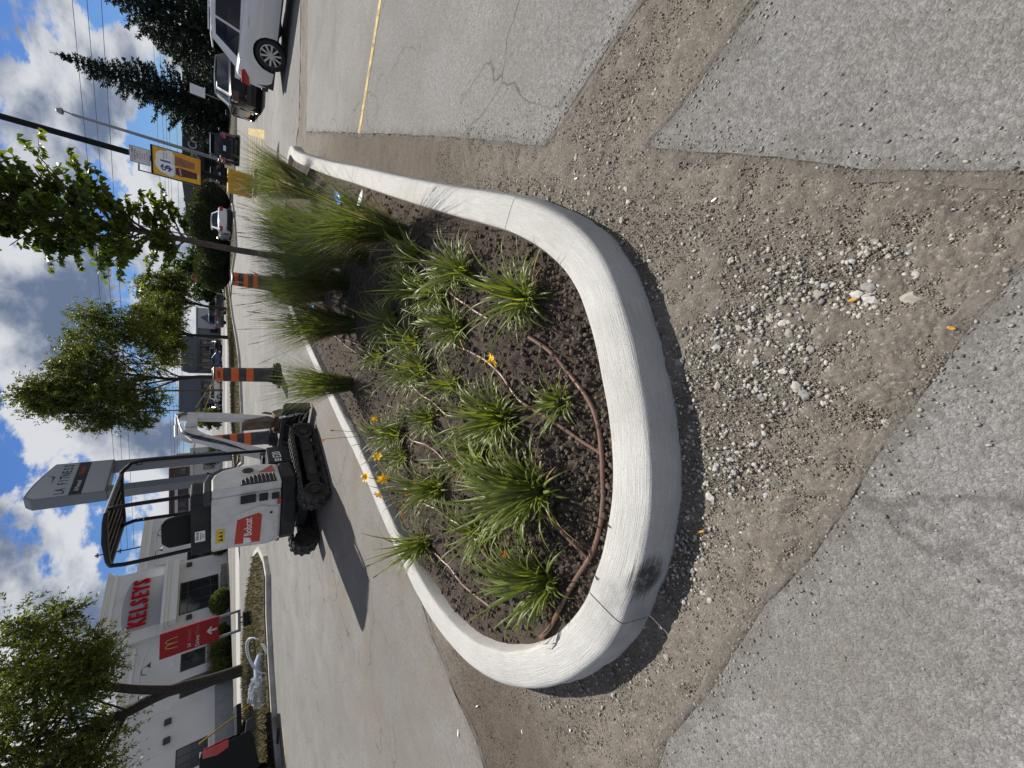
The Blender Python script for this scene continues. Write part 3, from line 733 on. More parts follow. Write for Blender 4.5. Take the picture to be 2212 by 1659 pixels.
# ================================================================== EXCAVATOR
M_WHITE = mat('machine_white', (0.66, 0.655, 0.63), 0.42, var=0.05, vscale=4, spec=0.5, dirt=(0.34, 0.29, 0.22), dscale=4.5, damt=0.5, bump=0.04, bscale=30)
M_BLACK = mat('machine_black', (0.014, 0.0145, 0.016), 0.55, var=0.25, vscale=7, spec=.3, dirt=(0.075, 0.066, 0.054), dscale=5, damt=0.35)
M_POST = mat('canopy_black', (0.008, 0.0085, 0.009), 0.45, var=0.15, spec=.3)
M_RUB = mat('track_rubber', (0.026, 0.025, 0.024), 0.85, var=0.3, vscale=9, dirt=(0.12, 0.10, 0.078), dscale=7, damt=0.6, bump=0.4, bscale=70)
M_GREYP = mat('machine_grey', (0.055, 0.056, 0.058), 0.6, var=0.1, spec=.3)
M_ORANGE = mat('logo_orange', (0.50, 0.035, 0.012), 0.4, var=0.08)
M_DECALW = mat('decal_white', (0.78, 0.78, 0.76), 0.5, var=0.04)
M_DECALY = mat('decal_yellow', (0.70, 0.50, 0.03), 0.5, var=0.05)
M_INK = mat('decal_ink', (0.02, 0.02, 0.022), 0.6, var=0.05)
M_RED = mat('reflector_red', (0.40, 0.03, 0.02), 0.25, var=0.08, coat=0.4)
M_REDT = mat('faded_red_decal', (0.42, 0.09, 0.05), 0.5, var=0.1)
M_STEEL = mat('bright_steel', (0.62, 0.63, 0.65), 0.22, metal=1.0, var=0.08)
M_RUST = mat('worn_bucket_steel', (0.13, 0.095, 0.065), 0.6, metal=0.3, var=0.35, vscale=9, dirt=(0.30, 0.22, 0.14), dscale=6, damt=0.7, bump=0.3)
M_SEAT = mat('seat_vinyl', (0.009, 0.009, 0.010), 0.55, var=0.1, spec=.3, bump=0.1, bscale=120)
EC = Vector((-1.85, 7.43, 0.0))
exc = thing('mini_excavator', 'white and black mini excavator with open canopy parked beyond the planted island', 'excavator', EC)
HA = R(17)          # heading of the upper structure, clockwise from straight ahead
HM = Matrix(((math.sin(HA), -math.cos(HA), 0, 0), (math.cos(HA), math.sin(HA), 0, 0), (0, 0, 1, 0), (0, 0, 0, 1)))   # (forward, left, up) -> place
TA = R(38.3)
TM = Matrix(((math.sin(TA), -math.cos(TA), 0, 0), (math.cos(TA), math.sin(TA), 0, 0), (0, 0, 1, 0), (0, 0, 0, 1)))
def stadium(cx0, cx1, cz0, cz1, r0, r1, n=12):
    """loop round two wheels in the (forward, up) plane"""
    a = [(cx1 + r1 * math.sin(math.pi * i / n), cz1 + r1 * math.cos(math.pi * i / n)) for i in range(n + 1)]
    b = [(cx0 - r0 * math.sin(math.pi * i / n), cz0 - r0 * math.cos(math.pi * i / n)) for i in range(n + 1)]
    return a + b
lug_mesh = None
for side in (-1, 1):
    b0 = side * 0.775; b1 = side * 0.505
    lo, hi = min(b0, b1), max(b0, b1)
    out_ = stadium(-0.66, 0.66, 0.225, 0.215, 0.205, 0.195); inn = stadium(-0.66, 0.66, 0.225, 0.215, 0.165, 0.155)
    n = len(out_); mb = MB()
    for bb in (lo, hi): mb.add([(a, bb, z) for a, z in out_] + [(a, bb, z) for a, z in inn], [])
    ff = []
    for i in range(n):
        j = (i + 1) % n
        ff += [(i, j, 2 * n + j, 2 * n + i), (n + j, n + i, 3 * n + i, 3 * n + j), (i, n + i, n + j, j), (2 * n + i, 2 * n + j, 3 * n + j, 3 * n + i)]
    mb.f += ff
    belt = mb.build('track_belt', M_RUB, exc, TM, smooth=40)
    # tread lugs, one per pitch
    per = []
    for i in range(n):
        p0 = Vector((*out_[i],)); p1 = Vector((*out_[(i + 1) % n],)); per.append((p0, p1, (p1 - p0).length))
    tot = sum(q[2] for q in per); cnt = 38
    if lug_mesh is None:
        lm = MB(); lm.prism([(-0.030, 0), (-0.022, 0.022), (0.022, 0.022), (0.030, 0)], -0.062, 0.062, lambda a, b, d: (a, d, b))
        lug = lm.build('tread_lug', M_RUB); lug_mesh = lug.data; bpy.data.objects.remove(lug)
    for k in range(cnt):
        for half in (0, 1):
            s_ = ((k + 0.5 * half) / cnt) * tot; acc = 0
            for p0, p1, l in per:
                if acc + l >= s_: break
                acc += l
            p = p0.lerp(p1, (s_ - acc) / l); t_ = (p1 - p0).normalized()
            o = bpy.data.objects.new('tread_lug', lug_mesh); COL.objects.link(o); o.parent = belt
            q = TM @ Vector((p.x, (lo + hi) / 2 + (0.07 if half else -0.07), p.y))
            tx = (TM.to_3x3() @ Vector((t_.x, 0, t_.y))); ty = TM.to_3x3() @ Vector((0, 1, 0)); tz = tx.cross(ty)
            mm = Matrix((tx, ty, tz)).transposed().to_4x4(); mm.translation = q
            # lugs must stand outwards
            if (tz.dot(q - TM @ Vector((0, (lo + hi) / 2, 0.22)))) < 0: mm = mm @ Matrix.Rotation(math.pi, 4, 'X')
            o.matrix_local = mm
    # track frame, idler, sprocket, rollers
    fr = MB(); poly = [(-0.52, 0.12), (0.50, 0.12), (0.56, 0.20), (0.52, 0.30), (-0.42, 0.30), (-0.52, 0.24)]
    e0 = side * 0.74; e1 = side * 0.52
    fr.prism(poly, min(e0, e1), max(e0, e1), lambda a, b, d: (a, d, b)); fr.build('track_frame', M_GREYD if False else M_BLACK, exc, TM, bevel=0.012)
    MB().box((0.30, side * 0.745, 0.23), (0.22, 0.02, 0.10)).build('frame_cover', M_RUB, exc, TM, bevel=0.006)
    MB().box((-0.15, side * 0.745, 0.21), (0.42, 0.016, 0.11)).build('frame_cover', M_RUB, exc, TM, bevel=0.006)
    rotw = Matrix.Rotation(math.pi / 2, 3, 'X')
    for nm, fx, fz, rr in (('sprocket', -0.66, 0.225, 0.16), ('idler', 0.66, 0.215, 0.15)):
        MB().lathe([(0.02, -0.10), (rr, -0.10), (rr, 0.10), (rr * 0.75, 0.105), (rr * 0.7, 0.085), (rr * 0.45, 0.085), (rr * 0.42, 0.125), (0.01, 0.125)], 20, (fx, side * 0.64, fz), rotw @ Matrix.Rotation(0 if side < 0 else math.pi, 3, 'X')).build(nm, M_RUB, exc, TM, smooth=35)
    for fx in (-0.36, -0.12, 0.12, 0.36):
        MB().lathe([(0.055, -0.09), (0.06, 0.09)], 14, (fx, side * 0.64, 0.105), rotw).build('roller', M_BLACK, exc, TM, smooth=35)
    # guide teeth inside the lower run
    gt = MB()
    for k in range(22): gt.box((-0.6 + k * 0.057, side * 0.70, 0.072), (0.03, 0.05, 0.035))
    gt.build('guide_teeth', M_RUB, exc, TM)
MB().prism([(-0.45, -0.52), (0.55, -0.52), (0.62, 0.0), (0.55, 0.52), (-0.45, 0.52)], 0.20, 0.36, lambda a, b, d: (a, b, d)).lathe([(0.34, 0.34), (0.34, 0.46)], 28).build('undercarriage', M_BLACK, exc, TM, bevel=0.01)
# dozer blade with push arms
bl = MB()
for s_ in (-0.3, 0.3): bl.box((0.88, s_, 0.25), (0.72, 0.08, 0.10))
bl.build('push_arms', M_BLACK, exc, TM, bevel=0.01)
bp_ = [(1.17, 0.04), (1.20, 0.03), (1.27, 0.10), (1.235, 0.25), (1.25, 0.42), (1.27, 0.47), (1.245, 0.475), (1.205, 0.42), (1.185, 0.25), (1.19, 0.12)]
MB().prism(bp_, -0.86, 0.80, lambda a, b, d: (a, d, b)).build('blade', M_BLACK, exc, TM, bevel=0.006)
for s_ in (-0.45, 0.0, 0.40): MB().prism([(1.19, 0.10), (1.19, 0.42), (1.08, 0.30), (1.08, 0.14)], s_ - 0.012, s_ + 0.012, lambda a, b, d: (a, d, b)).build('blade_rib', M_BLACK, exc, TM)
MB().prism([(1.14, 0.03), (1.30, 0.03), (1.30, 0.44), (1.22, 0.47), (1.14, 0.38)], -0.875, -0.862, lambda a, b, d: (a, d, b)).build('blade_end_plate', M_BLACK, exc, TM)
# chain hung over the blade end
def chain(pts, parent, m, r=0.022, w=0.006):
    pts = catmull(pts, False, 0.036); lm = None
    for i, p in enumerate(pts[:-1]):
        t_ = (pts[i + 1] - p).normalized(); a = Vector((0, 0, 1)) if abs(t_.z) < .9 else Vector((1, 0, 0)); u = t_.cross(a).normalized()
        if i % 2: u = t_.cross(u)
        v = t_.cross(u); ring = [p + t_ * (0.026 * math.cos(q)) + u * (0.015 * math.sin(q)) for q in [2 * math.pi * k / 10 for k in range(11)]]
        mb = MB().tube(ring, w, 5, False); mb.build('chain_link', m, parent)
chain([TM @ Vector(q) for q in [(1.22, -0.60, 0.50), (1.10, -0.72, 0.42), (1.08, -0.80, 0.20), (1.13, -0.70, 0.10), (1.10, -0.55, 0.17), (1.06, -0.42, 0.30)]], exc, M_STEEL)

# upper structure --------------------------------------------------
def H(a, b, z): return (a, b, z)
skirt = [(-0.60, -0.60), (-0.73, -0.50), (-0.79, -0.25), (-0.80, 0.12), (-0.76, 0.36), (-0.64, 0.50), (-0.45, 0.52), (-0.10, 0.52), (-0.10, -0.60)]
MB().prism(skirt, 0.455, 0.655, H).build('counterweight_skirt', M_BLACK, exc, HM, bevel=0.035, bseg=3)
hood = [(-0.72, -0.46), (-0.765, -0.2), (-0.765, 0.15), (-0.74, 0.36), (-0.66, 0.455), (-0.40, 0.46), (-0.36, -0.46)]
MB().prism(hood, 0.66, 1.50, H).build('engine_hood', M_WHITE, exc, HM, bevel=0.03, bseg=3)
scov = [(-0.725, 0.66), (-0.16, 0.66), (-0.10, 0.78), (-0.075, 0.95), (-0.085, 1.18), (-0.15, 1.36), (-0.27, 1.46), (-0.40, 1.495), (-0.725, 1.495)]
MB().prism(scov, -0.60, -0.465, lambda a, b, d: (a, d, b)).build('side_cover', M_WHITE, exc, HM, bevel=0.022, bseg=3)
cap = [(-0.72, 1.498), (-0.40, 1.500), (-0.26, 1.466), (-0.14, 1.365), (-0.073, 1.18), (-0.03, 1.18), (-0.06, 1.40), (-0.20, 1.53), (-0.42, 1.585), (-0.72, 1.585)]
MB().prism(cap, -0.585, -0.36, lambda a, b, d: (a, d, b)).build('side_console', M_GREYP, exc, HM, bevel=0.02, bseg=3)
MB().prism([(-0.70, -0.56), (-0.70, 0.40), (-0.62, 0.45), (-0.36, 0.45), (-0.36, -0.56)], 1.503, 1.72, H).build('seat_base_panel', M_BLACK, exc, HM, bevel=0.02)
MB().prism([(-0.09, 0.43), (0.53, 0.43), (0.545, 0.60), (0.53, 0.755), (-0.06, 0.78)], -0.595, 0.50, lambda a, b, d: (a, d, b)).build('front_deck', M_BLACK, exc, HM, bevel=0.02)
MB().bx(-0.34, 0.55, -0.20, 0.45, 0.757, 0.80).build('floor_plate', M_GREYP, exc, HM, bevel=0.008)
MB().bx(-0.36, 0.10, -0.36, 0.42, 0.80, 1.12).build('seat_pedestal', M_BLACK, exc, HM, bevel=0.03)
# rear door with the maker's plate
rp = -0.768
dpoly = [(0.36, 1.31), (-0.16, 1.28), (-0.26, 0.93), (-0.20, 0.69), (0.40, 0.69), (0.43, 0.84)]
MB().prism(dpoly, rp + 0.02, rp - 0.014, lambda b, z, d: (d, b, z)).build('rear_door', M_WHITE, exc, HM, bevel=0.012, bseg=3)
plate = [(0.31, 1.235), (-0.09, 1.205), (-0.15, 0.95), (-0.11, 0.905), (0.35, 0.925)]
op = MB().prism(plate, rp - 0.013, rp - 0.019, lambda b, z, d: (d, b, z)).build('logo_plate', M_ORANGE, exc, HM)
rxf = HM @ frame((rp - 0.0195, 0.06, 1.07), (0, -1, 0), (0, 0, 1))
text('lettering', 'Bobcat', 0.135, M_DECALW, op, rxf, 0.0012, 0.012, 0.80)
hx_ = HM @ frame((rp - 0.0200, 0.285, 1.09), (0, -1, 0), (0, 0, 1))
hp = [(-.045, -.05), (-.05, .005), (-.062, .055), (-.035, .035), (0, .042), (.035, .03), (.06, .05), (.05, 0), (.036, -.03), (.02, -.06), (.0, -.035), (-.02, -.065)]
MB().prism(hp, 0, 0.0014, lambda a, b, d: (a, b, d)).build('emblem', M_DECALW, op, hx_)
MB().lathe([(0.018, 0), (0.018, 0.012)], 14, (0, 0, 0)).build('door_lock', M_INK, exc, HM @ frame((rp - 0.014, -0.12, 0.79), (0, -1, 0), (0, 0, 1)))
st = MB().box((rp - 0.001, 0.135, 1.40), (0.004, 0.22, 0.10)).build('warning_sticker', M_DECALY, exc, HM)
sk = MB()
for dx, w_ in ((0.06, 0.05), (0.0, 0.05), (-0.06, 0.03)): sk.prism([(0.135 + dx - w_ / 2, 1.37), (0.135 + dx + w_ / 2, 1.37), (0.135 + dx, 1.425)], rp - 0.0035, rp - 0.0045, lambda b, z, d: (d, b, z))
sk.build('sticker_print', M_INK, st, HM)
lb = MB().box((-0.706, 0.11, 1.62), (0.004, 0.17, 0.11)).build('dealer_label', M_DECALW, exc, HM)
text('label_print', 'Bobcat', 0.045, M_INK, lb, HM @ frame((-0.7095, 0.10, 1.65), (0, -1, 0), (0, 0, 1)), 0.0006, 0.01)
lp = MB()
for k in range(3): lp.box((-0.709, 0.11, 1.615 - k * 0.017), (0.001, 0.12 - 0.02 * k, 0.005))
lp.build('label_lines', M_INK, lb, HM)
# right-hand rear strip: three small mesh vents and a reflector
for z0, z1, b0, b1 in ((0.985, 1.17, -0.46, -0.335), (0.835, 0.945, -0.45, -0.335), (0.69, 0.785, -0.43, -0.335)):
    v = MB().bx(-0.775, -0.745, b0, b1, z0, z1).build('vent', M_INK, exc, HM, bevel=0.004)
    g = MB()
    for k in range(7):
        zz = z0 + (z1 - z0) * (k + 0.5) / 7; g.box((-0.778, (b0 + b1) / 2, zz), (0.004, b1 - b0 - 0.01, 0.004))
    for k in range(6): g.box((-0.7785, b0 + (b1 - b0) * (k + 0.5) / 6, (z0 + z1) / 2), (0.004, 0.004, z1 - z0 - 0.01))
    g.build('vent_mesh', M_GREYP, v, HM)
MB().prism([(-0.33, 0.66), (-0.24, 0.665), (-0.235, 0.715), (-0.33, 0.71)], rp + 0.01, rp - 0.010, lambda b, z, d: (d, b, z)).build('reflector', M_RED, exc, HM, bevel=0.003)
MB().prism([(0.41, 0.66), (0.45, 0.665), (0.45, 0.71), (0.41, 0.715)], -0.72, -0.745, lambda b, z, d: (d, b, z)).build('reflector', M_RED, exc, HM, bevel=0.003)
# side cover: slatted grille, exhaust outlet, triangle decal
sb = -0.602
gp = [(-0.70, 1.17), (-0.57, 1.165), (-0.47, 1.05), (-0.43, 0.90), (-0.45, 0.73), (-0.70, 0.72)]
gr = MB().prism(gp, sb + 0.01, sb - 0.006, lambda a, z, d: (a, d, z)).build('side_grille', M_INK, exc, HM)
for k in range(9):
    zz = 0.75 + k * 0.05; x1 = -0.455 if zz < 1.0 else -0.455 - (zz - 1.0) * 0.75
    MB().box(((-0.695 + x1) / 2, sb - 0.008, zz), (x1 + 0.695, 0.012, 0.020), Matrix.Rotation(R(35), 3, 'X')).build('grille_slat', M_GREYP, gr, HM)
er = MB().lathe([(0.075, 0), (0.075, 0.012), (0.052, 0.016), (0.05, -0.01)], 22).build('exhaust_ring', M_GREYP, exc, HM @ frame((-0.27, sb, 1.06), (1, 0, 0), (0, 0, 1)), smooth=40)
MB().lathe([(0.05, 0.004), (0.05, 0.014)], 22).build('exhaust_outlet', M_INK, er, HM @ frame((-0.27, sb, 1.06), (1, 0, 0), (0, 0, 1)))
MB().prism([(-0.36, 0.93), (-0.17, 0.74), (-0.40, 0.71)], sb + 0.003, sb - 0.003, lambda a, z, d: (a, d, z)).build('triangle_decal', M_REDT, exc, HM)
text('model_lettering', 'E20', 0.165, M_DECALW, exc, HM @ frame((0.20, -0.5965, 0.62), (1, 0, 0), (0, 0, 1)), 0.001, 0.01, 0.95)
ml = MB()
for k in range(3): ml.box((0.0, -0.5965, 0.66 - k * 0.035), (0.09, 0.002, 0.02))
ml.build('small_print', M_DECALW, exc, HM)
# seat, levers
MB().prism([(-0.42, 1.12), (0.05, 1.12), (0.07, 1.22), (-0.40, 1.26)], -0.14, 0.38, lambda a, z, d: (a, d, z)).build('seat_cushion', M_SEAT, exc, HM, bevel=0.04, bseg=3)
sbp = [(-0.18, 1.22), (-0.13, 1.98), (-0.05, 2.03), (0.22, 2.03), (0.32, 1.96), (0.38, 1.22)]
MB().prism(sbp, -0.44, -0.33, lambda b, z, d: (d - (z - 1.2) * 0.16, b, z)).build('seat_back', M_SEAT, exc, HM, bevel=0.04, bseg=3)
for b_ in (-0.30, 0.43):
    MB().tube([(0.0, b_, 1.45), (0.06, b_, 1.60), (0.07, b_, 1.70)], [0.012, 0.012, 0.024], 8).build('control_lever', M_POST, exc, HM, smooth=40)
MB().tube([(0.30, 0.0, 0.8), (0.28, 0.0, 1.25)], 0.012, 6).tube([(0.30, 0.16, 0.8), (0.28, 0.16, 1.25)], 0.012, 6).build('travel_levers', M_POST, exc, HM)
MB().tube([(-0.30, -0.42, 1.59), (-0.26, -0.42, 1.67)], [0.012, 0.03], 8).build('red_lever_knob', M_RED, exc, HM, smooth=40)
# canopy
rim = [(-0.60, -0.44), (-0.62, -0.30), (-0.63, 0.0), (-0.62, 0.30), (-0.58, 0.40), (0.50, 0.42), (0.56, 0.36), (0.58, 0.0), (0.56, -0.42), (0.50, -0.46)]
cz = lambda a, b: 2.535 - 0.05 * (b / 0.45) ** 2 - 0.03 * max(0, -a) - 0.02 * max(0, a)
ro = MB(); nr_ = len(rim)
top = [(a * 0.97, b * 0.97, 2.575 - 0.04 * (b / 0.45) ** 2) for a, b in rim]; lowr = [(a, b, 2.52 - 0.03 * (b / .45) ** 2) for a, b in rim]; ins_ = [(a * 0.9, b * 0.88, 2.50) for a, b in rim]; roof_in = [(a * 0.88, b * 0.86, 2.545) for a, b in rim]
ro.add(top + lowr + ins_ + roof_in, [tuple(range(nr_))] + [(i, (i + 1) % nr_, nr_ + (i + 1) % nr_, nr_ + i) for i in range(nr_)] + [(nr_ + i, nr_ + (i + 1) % nr_, 2 * nr_ + (i + 1) % nr_, 2 * nr_ + i) for i in range(nr_)]
       + [(2 * nr_ + i, 2 * nr_ + (i + 1) % nr_, 3 * nr_ + (i + 1) % nr_, 3 * nr_ + i) for i in range(nr_)] + [tuple(range(3 * nr_, 4 * nr_))[::-1]])
roof = ro.build('canopy_roof', M_POST, exc, HM, bevel=0.015)
for k in range(5):
    MB().box((-0.05, -0.28 + k * 0.14, 2.532), (0.95, 0.05, 0.02)).build('roof_rib', M_BLACK, roof, HM)
for pts in ([(-0.55, -0.47, 1.50), (-0.55, -0.47, 2.30), (-0.50, -0.43, 2.50)], [(-0.55, 0.40, 1.50), (-0.56, 0.40, 2.40), (-0.54, 0.37, 2.52)],
            [(0.47, -0.56, 0.74), (0.50, -0.565, 1.5), (0.56, -0.55, 2.30), (0.53, -0.50, 2.44), (0.42, -0.44, 2.51)], [(0.40, 0.40, 0.80), (0.42, 0.40, 1.6), (0.46, 0.40, 2.30), (0.42, 0.38, 2.42), (0.32, 0.36, 2.51)]):
    MB().tube(catmull(pts, False, 0.06), 0.026, 10).build('canopy_post', M_POST, exc, HM, smooth=60)
MB().tube(catmull([(0.49, -0.50, 1.14), (0.30, -0.42, 1.18), (0.12, -0.40, 1.42), (0.16, -0.42, 1.55)], False, 0.05), 0.014, 8).build('grab_rail', M_POST, exc, HM, smooth=60)
for a_, b_, z_ in ((0.545, -0.52, 2.33), (0.44, 0.37, 2.33)):
    MB().tube([(a_, b_, z_ - .03), (a_ - .05, b_, z_ - .03), (a_ - .05, b_, z_ + .03), (a_, b_, z_ + .03)], 0.007, 6).build('lifting_eye', M_POST, exc, HM)
# boom, arm, bucket -- swung a little to the right of the cab
BF = HM @ Vector((0.93, -0.25, 0)); BA = R(28)
BM = Matrix.Translation(BF) @ Matrix(((math.sin(BA), -math.cos(BA), 0, 0), (math.cos(BA), math.sin(BA), 0, 0), (0, 0, 1, 0), (0, 0, 0, 1)))
side_pl = lambda a, z, d: (a, d, z)
MB().prism([(0.50, -0.42), (0.82, -0.36), (0.98, -0.28), (0.98, -0.20), (0.82, -0.12), (0.50, -0.08)], 0.50, 0.80, H).build('swing_bracket', M_BLACK, exc, HM, bevel=0.015)
boom = [(-0.03, 0.66), (0.07, 0.64), (0.42, 1.12), (0.76, 1.58), (0.92, 1.70), (1.36, 1.70), (1.47, 1.74), (1.46, 1.82), (1.38, 1.86), (0.86, 1.86), (0.70, 1.78), (0.26, 1.24), (-0.05, 0.78)]
MB().prism(boom, -0.06, 0.06, side_pl).build('boom', M_WHITE, exc, BM, bevel=0.01)
for s_ in (-0.07, 0.07): MB().prism([(0.70, 1.60), (0.96, 1.72), (0.94, 1.86), (0.80, 1.93), (0.68, 1.80)], s_ - 0.008, s_ + 0.008, side_pl).build('boom_cheek', M_WHITE, exc, BM, bevel=0.004)
text('boom_lettering', 'Bobcat', 0.085, M_INK, exc, BM @ frame((0.62, -0.0615, 1.60), (0.62, 0, 0.78), (-0.78, 0, 0.62)), 0.0008, 0.01)
MB().box((1.05, -0.075, 1.80), (0.12, 0.05, 0.16)).build('work_light', M_WHITE, exc, BM, bevel=0.01)
arm = [(1.44, 2.00), (1.52, 2.04), (1.60, 1.98), (1.56, 1.72), (1.50, 1.30), (1.30, 0.52), (1.22, 0.47), (1.15, 0.52), (1.26, 1.10), (1.34, 1.60), (1.38, 1.84)]
MB().prism(arm, -0.05, 0.05, side_pl).build('arm', M_WHITE, exc, BM, bevel=0.01)
def ram(a, b, r1=0.035, r2=0.020, f=0.55, nm='hydraulic_ram'):
    a, b = Vector(a), Vector(b); m_ = a.lerp(b, f)
    o = MB().tube([a, m_], r1, 12).build(nm, M_BLACK if nm != 'arm_ram' else M_STEEL, exc, BM, smooth=60)
    MB().tube([a.lerp(b, f - 0.02), b], r2, 10).build('ram_rod', M_STEEL, o, BM, smooth=60)
ram((0.80, 0, 1.98), (1.47, 0, 2.02), nm='arm_ram')
ram((0.44, 0, 1.34), (0.02, 0, 0.52), 0.045, 0.024, 0.62)
ram((1.50, 0, 1.70), (1.36, 0, 0.60), 0.032, 0.018, 0.62)
# bucket curled under the arm, links
buck = [(1.22, 0.50), (1.30, 0.36), (1.30, 0.20), (1.18, 0.08), (0.98, 0.06), (0.86, 0.16), (0.98, 0.155), (1.10, 0.20), (1.14, 0.30), (1.10, 0.46)]
MB().prism(buck, -0.20, 0.20, side_pl).build('bucket', M_RUST, exc, BM, bevel=0.008)
for s_ in (-0.204, 0.204): MB().prism([(1.22, 0.50), (1.30, 0.36), (1.30, 0.20), (1.18, 0.08), (0.98, 0.06), (0.86, 0.16), (1.02, 0.46)], s_ - 0.006, s_ + 0.006, side_pl).build('bucket_side', M_RUST, exc, BM)
for k in range(4): MB().box((0.82, -0.15 + k * 0.1, 0.17), (0.10, 0.035, 0.03), Matrix.Rotation(R(25), 3, 'Y')).build('bucket_tooth', M_RUST, exc, BM, bevel=0.004)
for s_ in (-0.075, 0.075): MB().prism([(1.38, 0.66), (1.42, 0.60), (1.30, 0.34), (1.25, 0.37)], s_ - 0.01, s_ + 0.01, side_pl).build('bucket_link', M_RUST, exc, BM)
MB().prism([(1.00, 1.02), (1.10, 0.98), (1.22, 0.58), (1.10, 0.42), (1.02, 0.52)], -0.10, 0.10, side_pl).build('thumb_plate', M_RUST, exc, BM, bevel=0.006)
for k, off in enumerate((-0.03, 0.0, 0.03)):
    MB().tube(catmull([(0.05, off, 0.9), (0.35, off - .08, 1.30), (0.74, off - .09, 1.84), (1.10, off - .07, 1.95), (1.40, off - .07, 1.98), (1.50, off - .06, 1.86)], False, 0.06), 0.010, 6).build('hydraulic_hose', M_POST, exc, BM, smooth=60)
# ================================================================== PLANTS IN THE ISLAND
M_LILY = leafmat('daylily_leaf', (0.085, 0.125, 0.022), (0.26, 0.30, 0.075), 0.4, 0.45, 12.0)
M_LILYD = leafmat('daylily_leaf_dry', (0.25, 0.17, 0.05), (0.36, 0.24, 0.08), 0.6, 0.25)
M_GRASS = leafmat('ornamental_grass_blade', (0.038, 0.066, 0.018), (0.145, 0.180, 0.064), 0.5, 0.40, 8.0)
M_STRAW = leafmat('straw_blade', (0.20, 0.15, 0.07), (0.33, 0.26, 0.14), 0.6, 0.3)
M_PLUME = leafmat('grass_plume', (0.36, 0.27, 0.22), (0.58, 0.50, 0.42), 0.8, 0.4, tcol=(1.2, 1.1, 1.0))
M_PETAL = leafmat('yellow_petal', (0.85, 0.46, 0.012), (0.92, 0.62, 0.03), 0.5, 0.35, tcol=(1.2, 1.0, 0.5))
M_PETALW = leafmat('wilted_orange_petal', (0.55, 0.20, 0.03), (0.70, 0.30, 0.05), 0.6, 0.3, tcol=(1.2, 0.9, 0.5))
M_BUD = leafmat('flower_bud', (0.25, 0.26, 0.03), (0.40, 0.36, 0.04), 0.5, 0.2)
def blades(n, L0, L1, wd, t0, t1, d0, d1, spread, seg=7, fold=0.35, bias=None, rng=RNG, rnd=0.0, pw=1.7, aw=0.0):
    """arching strap leaves: start tilt t0..t1 from vertical, extra droop d0..d1 over the length. -> verts, quads"""
    az = rng.uniform(0, 2 * np.pi, n)
    if bias is not None: az = np.where(rng.uniform(0, 1, n) < bias[1], rng.normal(bias[0], 0.7, n), az)
    L = rng.uniform(L0, L1, n); tl = rng.uniform(t0, t1, n); dr = rng.uniform(d0, d1, n); w_ = wd * rng.uniform(0.75, 1.2, n)
    rb = spread * np.sqrt(rng.uniform(0, 1, n)); ab = az + rng.normal(0, 0.5, n)
    p = np.stack([rb * np.cos(ab), rb * np.sin(ab), np.zeros(n)], -1)
    tw = rng.normal(0, 0.35, n); V = []
    if aw: L = L * (1 - aw * (1 - np.sin(az)) * 0.5); tl = tl * (1 - 0.5 * aw * (1 - np.sin(az)) * 0.5)
    for k in range(seg + 1):
        f = k / seg; th = tl + dr * f ** pw + rnd * np.sin(f * 5 + az * 3)
        a2 = az + tw * f
        d = np.stack([np.sin(th) * np.cos(a2), np.sin(th) * np.sin(a2), np.cos(th)], -1)
        if k > 0: p = p + d * (L / seg)[:, None]
        sd = np.stack([-np.sin(a2), np.cos(a2), np.zeros(n)], -1); nr = np.cross(sd, d)
        ww = (w_ * (0.75 + 0.25 * min(1, f * 4)) * (1 - max(0, f - 0.45) / 0.58) ** 0.8)[:, None] * 0.5
        if k == seg: ww = ww * 0.15
        V += [p - sd * ww + nr * ww * fold, p.copy(), p + sd * ww + nr * ww * fold]
    V = np.stack(V, 1); m = 3 * (seg + 1)
    q = []
    for k in range(seg):
        b = 3 * k; q += [(b, b + 1, b + 4, b + 3), (b + 1, b + 2, b + 5, b + 4)]
    F = (np.array(q)[None] + (np.arange(n) * m)[:, None, None]).reshape(-1, 4)
    return V.reshape(-1, 3), F, p
def flower(parent, base, top, size, facing, mt, wilted=False, nm='flower'):
    base, top = Vector(base), Vector(top)
    mid = base.lerp(top, 0.5) + Vector((0, 0, 0.03))
    stalk = MB().tube(catmull([base, mid, top], False, 0.03), 0.0024, 5).build('flower_stalk', M_LILY, parent, smooth=60)
    f = Vector(facing).normalized(); a = Vector((0, 0, 1)) if abs(f.z) < 0.9 else Vector((1, 0, 0)); u = f.cross(a).normalized(); v = f.cross(u)
    mb = MB()
    np_ = 6 if not wilted else 4
    for k in range(np_):
        an = 2 * math.pi * k / np_ + random.uniform(-.1, .1); d = u * math.cos(an) + v * math.sin(an); s_ = f.cross(d)
        L_ = size * random.uniform(.9, 1.1); pts = []
        for fr, out_r, al, w_ in ((0, 0.06, 0, 0.08), (0.35, 0.16, 0.38, 0.26), (0.65, 0.42, 0.62, 0.40), (0.9, 0.72, 0.66, 0.28), (1.0, 0.86, 0.58, 0.03)):
            if wilted: out_r *= 0.3; al *= 1.5; w_ *= 0.7
            c = top + d * (out_r * L_) + f * (al * L_); pts += [c - s_ * w_ * L_ * .5, c - d * 0.02 * L_ + f * 0.0, c + s_ * w_ * L_ * .5]
        fs = []
        for i in range(4): b = 3 * i; fs += [(b, b + 1, b + 4, b + 3), (b + 1, b + 2, b + 5, b + 4)]
        mb.add(pts, fs)
    mb.build(nm, mt, parent, smooth=180)
